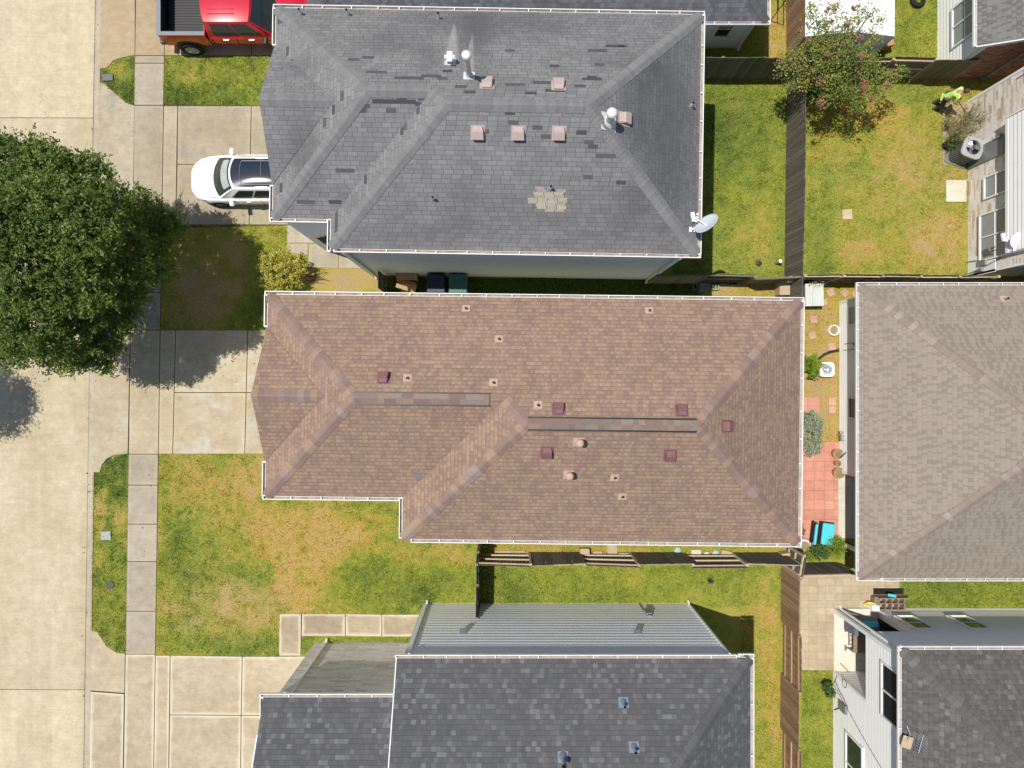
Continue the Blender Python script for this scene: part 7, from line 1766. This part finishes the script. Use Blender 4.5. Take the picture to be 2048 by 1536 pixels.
q = W(1563, 1110); mb = MB(); mb.obox((q.x, q.y, .25), .30, .36, .5, .15); mb.obox((q.x, q.y, .51), .34, .40, .02, .15); simple(mb, 'timber_block', MT['wood_box'], 'pale wooden block standing in the corner of the fences', 'block', loc=q)
# corner patio of the white house
def e_shelf():
    q = W(1777, 1207); t = thing('wooden_shelf', 'brown wooden cube shelf lying on its back beside the white house', 'shelf', (W(1777, 0, .25).x, W(0, 1206, .25).y, 0))
    mb = MB(); sx, sy, h = 1.22, .50, .34
    for s in (1, -1): mb.box(-sx / 2, s * sy / 2 - .02, 0, sx / 2, s * sy / 2 + .02, h); mb.box(s * sx / 2 - .02, -sy / 2 + .021, 0, s * sx / 2 + .02, sy / 2 - .021, h)
    mb.build('frame', MT['grey_wood'], t)
    mb = MB(); mb.box(-sx / 2 + .02, -.018, .021, sx / 2 - .02, .018, h - .004)
    for k in range(1, 5): x = -sx / 2 + .2 + (sx - .2) * (k - 1) / 4; mb.box(x - .018, -sy / 2 + .021, .021, x + .018, -.0185, h - .008); mb.box(x - .018, .0185, .021, x + .018, sy / 2 - .021, h - .008)
    mb.build('divider', MT['grey_wood'], t); mb = MB(); mb.box(-sx / 2, -sy / 2, 0.001, sx / 2, sy / 2, .02); mb.box(-sx / 2 + .02, -sy / 2 + .03, h - .06, -sx / 2 + .18, sy / 2 - .03, h - .04); mb.build('panel', MT['grey_wood'], t)
e_shelf()
q = W(1776, 1189); t = thing('wooden_rack', 'dark slatted rack standing behind the cube shelf', 'rack', (q.x, q.y, 0)); mb = MB()
for z in (.05, .5): mb.beam((-.62, 0, z), (.62, 0, z), .05, .05)
for k in range(14): mb.beam((-.6 + k * .09, .0, .05), (-.6 + k * .09, 0, .5), .02, .04)
mb.build('slat', MT['grey_wood'], t); mb = MB(); mb.beam((-.62, .12, .02), (.62, .12, .02), .3, .03); mb.build('base', MT['black'], t)
q = W(1784, 1191, .5); mb = MB(); mb.obox(q, .34, .12, .10, -.15); simple(mb, 'cushion', MT['turq'], 'turquoise cushion on the dark slatted rack', 'cushion', loc=q, bevel=.04)
q = W(1736, 1206); t = thing('yellow_toy', 'yellow and grey toy scooter beside the cube shelf', 'toy', (q.x, q.y, 0), R(-8)); MT['yellow'] = plain('yellow plastic', (0.72, 0.62, 0.08), .5, .3)
mb = MB(); mb.tube([(-.22, -.06, .1), (-.16, .1, .3), (.0, .1, .34), (.16, .06, .3)], .035, 8); mb.tube([(-.22, -.06, .1), (0, -.1, .2), (.16, .06, .3)], .025, 8); mb.build('body', MT['yellow'], t); mb = MB(); mb.obox((.2, 0, .15), .14, .2, .2); mb.build('wheel', MT['grey_paint'], t)
q = W(1716, 1222, .9); MT['pattern'] = by_rnd('patterned dark cloth', [(0, (0.05, 0.055, 0.075)), (1, (0.16, 0.17, 0.21))], .9, .1, .5, (14, 14, 14))
t = thing('covered_grill', 'covered box under dark patterned cloth on the corner patio', 'covered box', (xw_ + .95, yw_ - .55, .07)); mb = MB(); mb.hexa([(-.55, -.3, 0), (.55, -.3, 0), (.55, .3, 0), (-.55, .3, 0), (-.5, -.26, .8), (.5, -.26, .8), (.5, .26, .82), (-.5, .26, .82)]); mb.build('cover', MT['pattern'], t, bevel=.03)
mb = MB(); mb.obox((.02, .24, .85), .75, .24, .10); o = mb.build('cushion', MT['turq'], None, bevel=.04); o.location = t.location; tag(o, 'long turquoise cushion on top of the covered box', 'cushion')
mb = MB(); q = Vector((xw_ + .55, yw_ + .14, 0)); mb.obox((q.x + 1.0, q.y, .22), .3, .26, .44); simple(mb, 'white_bag', MT['white_trim'], 'white sack by the lower wall at the cube shelf', 'sack', loc=(q.x + 1, q.y, 0), bevel=.06)
t = thing('garden_bench', 'brown wooden table bench with legs on the pale corner patio', 'bench', (xw_ + .82, W(0, 1275).y, .07))
mb = MB(); mb.box(-.25, -.42, .42, .75, .42, .46); mb.build('seat', MT['grey_wood'], t)
for y in (-.38, .38): mb = MB(); mb.beam((-.25, y, .03), (-.25, y, .42), .05, .05); mb.beam((-.36, y, .03), (.3, y, .03), .06, .06); mb.obox((-.36, y, .03), .06, .22, .06); mb.build('leg', MT['grey_paint'], t)
t = thing('blue_toy_car', 'blue and grey toy ride on car in the shade of the corner patio', 'toy', (xw_ + 1.45, W(0, 1283).y, .53)); mb = MB(); mb.obox((0, 0, .12), .4, .5, .2); mb.build('body', MT['metal'], t, bevel=.05); mb = MB(); mb.obox((-.1, 0, .235), .18, .35, .03); mb.build('seat', MT['bin_blue'], t)
t = thing('door_mat', 'pale lattice mat on the corner patio floor', 'mat', (W(1704, 1276, .1).x, W(0, 1276, .1).y, .07)); mb = MB()
for y in (-.26, -.09, .09, .26): mb.beam((-.12, y, .02), (.12, y, .02), .035, .03)
for y in (-.26, -.175, -.09, 0, .09, .175, .26):
    for x in (-.12, .12): mb.obox((x, y, .03), .07, .06, .035)
for x in (-.12, .12): mb.beam((x, -.26, .018), (x, .26, .018), .025, .03)
mb.build('lattice', MT['grey_wood'], t)
t = thing('turquoise_scooter', 'turquoise ride on toy with a bent handle on the corner patio', 'toy', (W(1706, 1254).x, W(0, 1254).y, .07), R(-28)); mb = MB(); mb.tube([(-.35, .12, .05), (-.1, .04, .12), (.15, -.02, .2), (.3, -.02, .35)], [.05, .04, .05, .09], 10); mb.build('body', MT['turq'], t); mb = MB(); mb.tube([(-.4, .02, .15), (-.3, .16, .25), (-.28, .26, .2)], .025, 6); mb.build('handle', MT['grey_paint'], t)
t = thing('garden_broom', 'brown broom leaning at the inside corner of the pale patio', 'broom', (W(1690, 1337).x, W(0, 1337).y, .07), R(-48)); mb = MB(); mb.tube([(-.35, .0, .02), (.15, 0, .1)], .018, 8); mb.build('handle', MT['grey_wood'], t); mb = MB(); mb.hexa([(.12, -.05, .03), (.48, -.14, .0), (.48, .14, .0), (.12, .05, .03), (.12, -.05, .12), (.48, -.14, .06), (.48, .14, .06), (.12, .05, .12)]); mb.build('brush', MT['cardboard'], t)
# wires and boxes on the white west wall
q = W(1690, 1415, 1.0); y_ = q.y
t = thing('meter_box', 'grey utility box with cables on the white west wall', 'utility box', (xw_ - .06, y_, 0), 0, None, world=True)
mb = MB(); mb.box(xw_ - .13, y_ - .18, .75, xw_ - .02, y_ + .16, 1.25); mb.build('box', MT['grey_paint'], t, bevel=.01)
mb = MB(); mb.tube([(xw_ - .04, y_ + .75, .25), (xw_ - .05, y_ + .5, .6), (xw_ - .05, y_ + .35, 1.0), (xw_ - .04, y_ + .1, 1.3)], .014, 6); mb.tube([(xw_ - .03, y_ + 1.0, .4), (xw_ - .035, y_ + .5, .1), (xw_ - .035, y_ + .2, .9), (xw_ - .03, y_ - .5, 2.6), (xw_ - .03, y_ - 1.2, 4.6)], .010, 6); mb.tube([(xw_ - .04, y_ - .1, .8), (xw_ - .05, y_ - .3, .5), (xw_ - .04, y_ - .5, .2)], .014, 6)
pts = [(xw_ - .03, y_ + .95 + .16 * math.cos(a), 1.0 + .17 * math.sin(a)) for a in [k * .4 for k in range(17)]]; mb.tube(pts, .010, 6); mb.build('cable', MT['dark_metal'], t)
for k, (px, py) in enumerate(((1662, 1372), (1658, 1386))):
    q = W(px, py); mb = MB(); mb.lathe([(0, 0), (.09, 0), (.12, .2), (.10, .2), (.09, .16), (0, .16)], Vector((xw_ - .2, q.y, 0)), 16); simple(mb, 'plant_pot', MT['ac_top'], ('grey plant pot at the white west wall, upper of two', 'grey plant pot at the white west wall, lower of two')[k], 'plant pot', None, (xw_ - .2, q.y, 0))
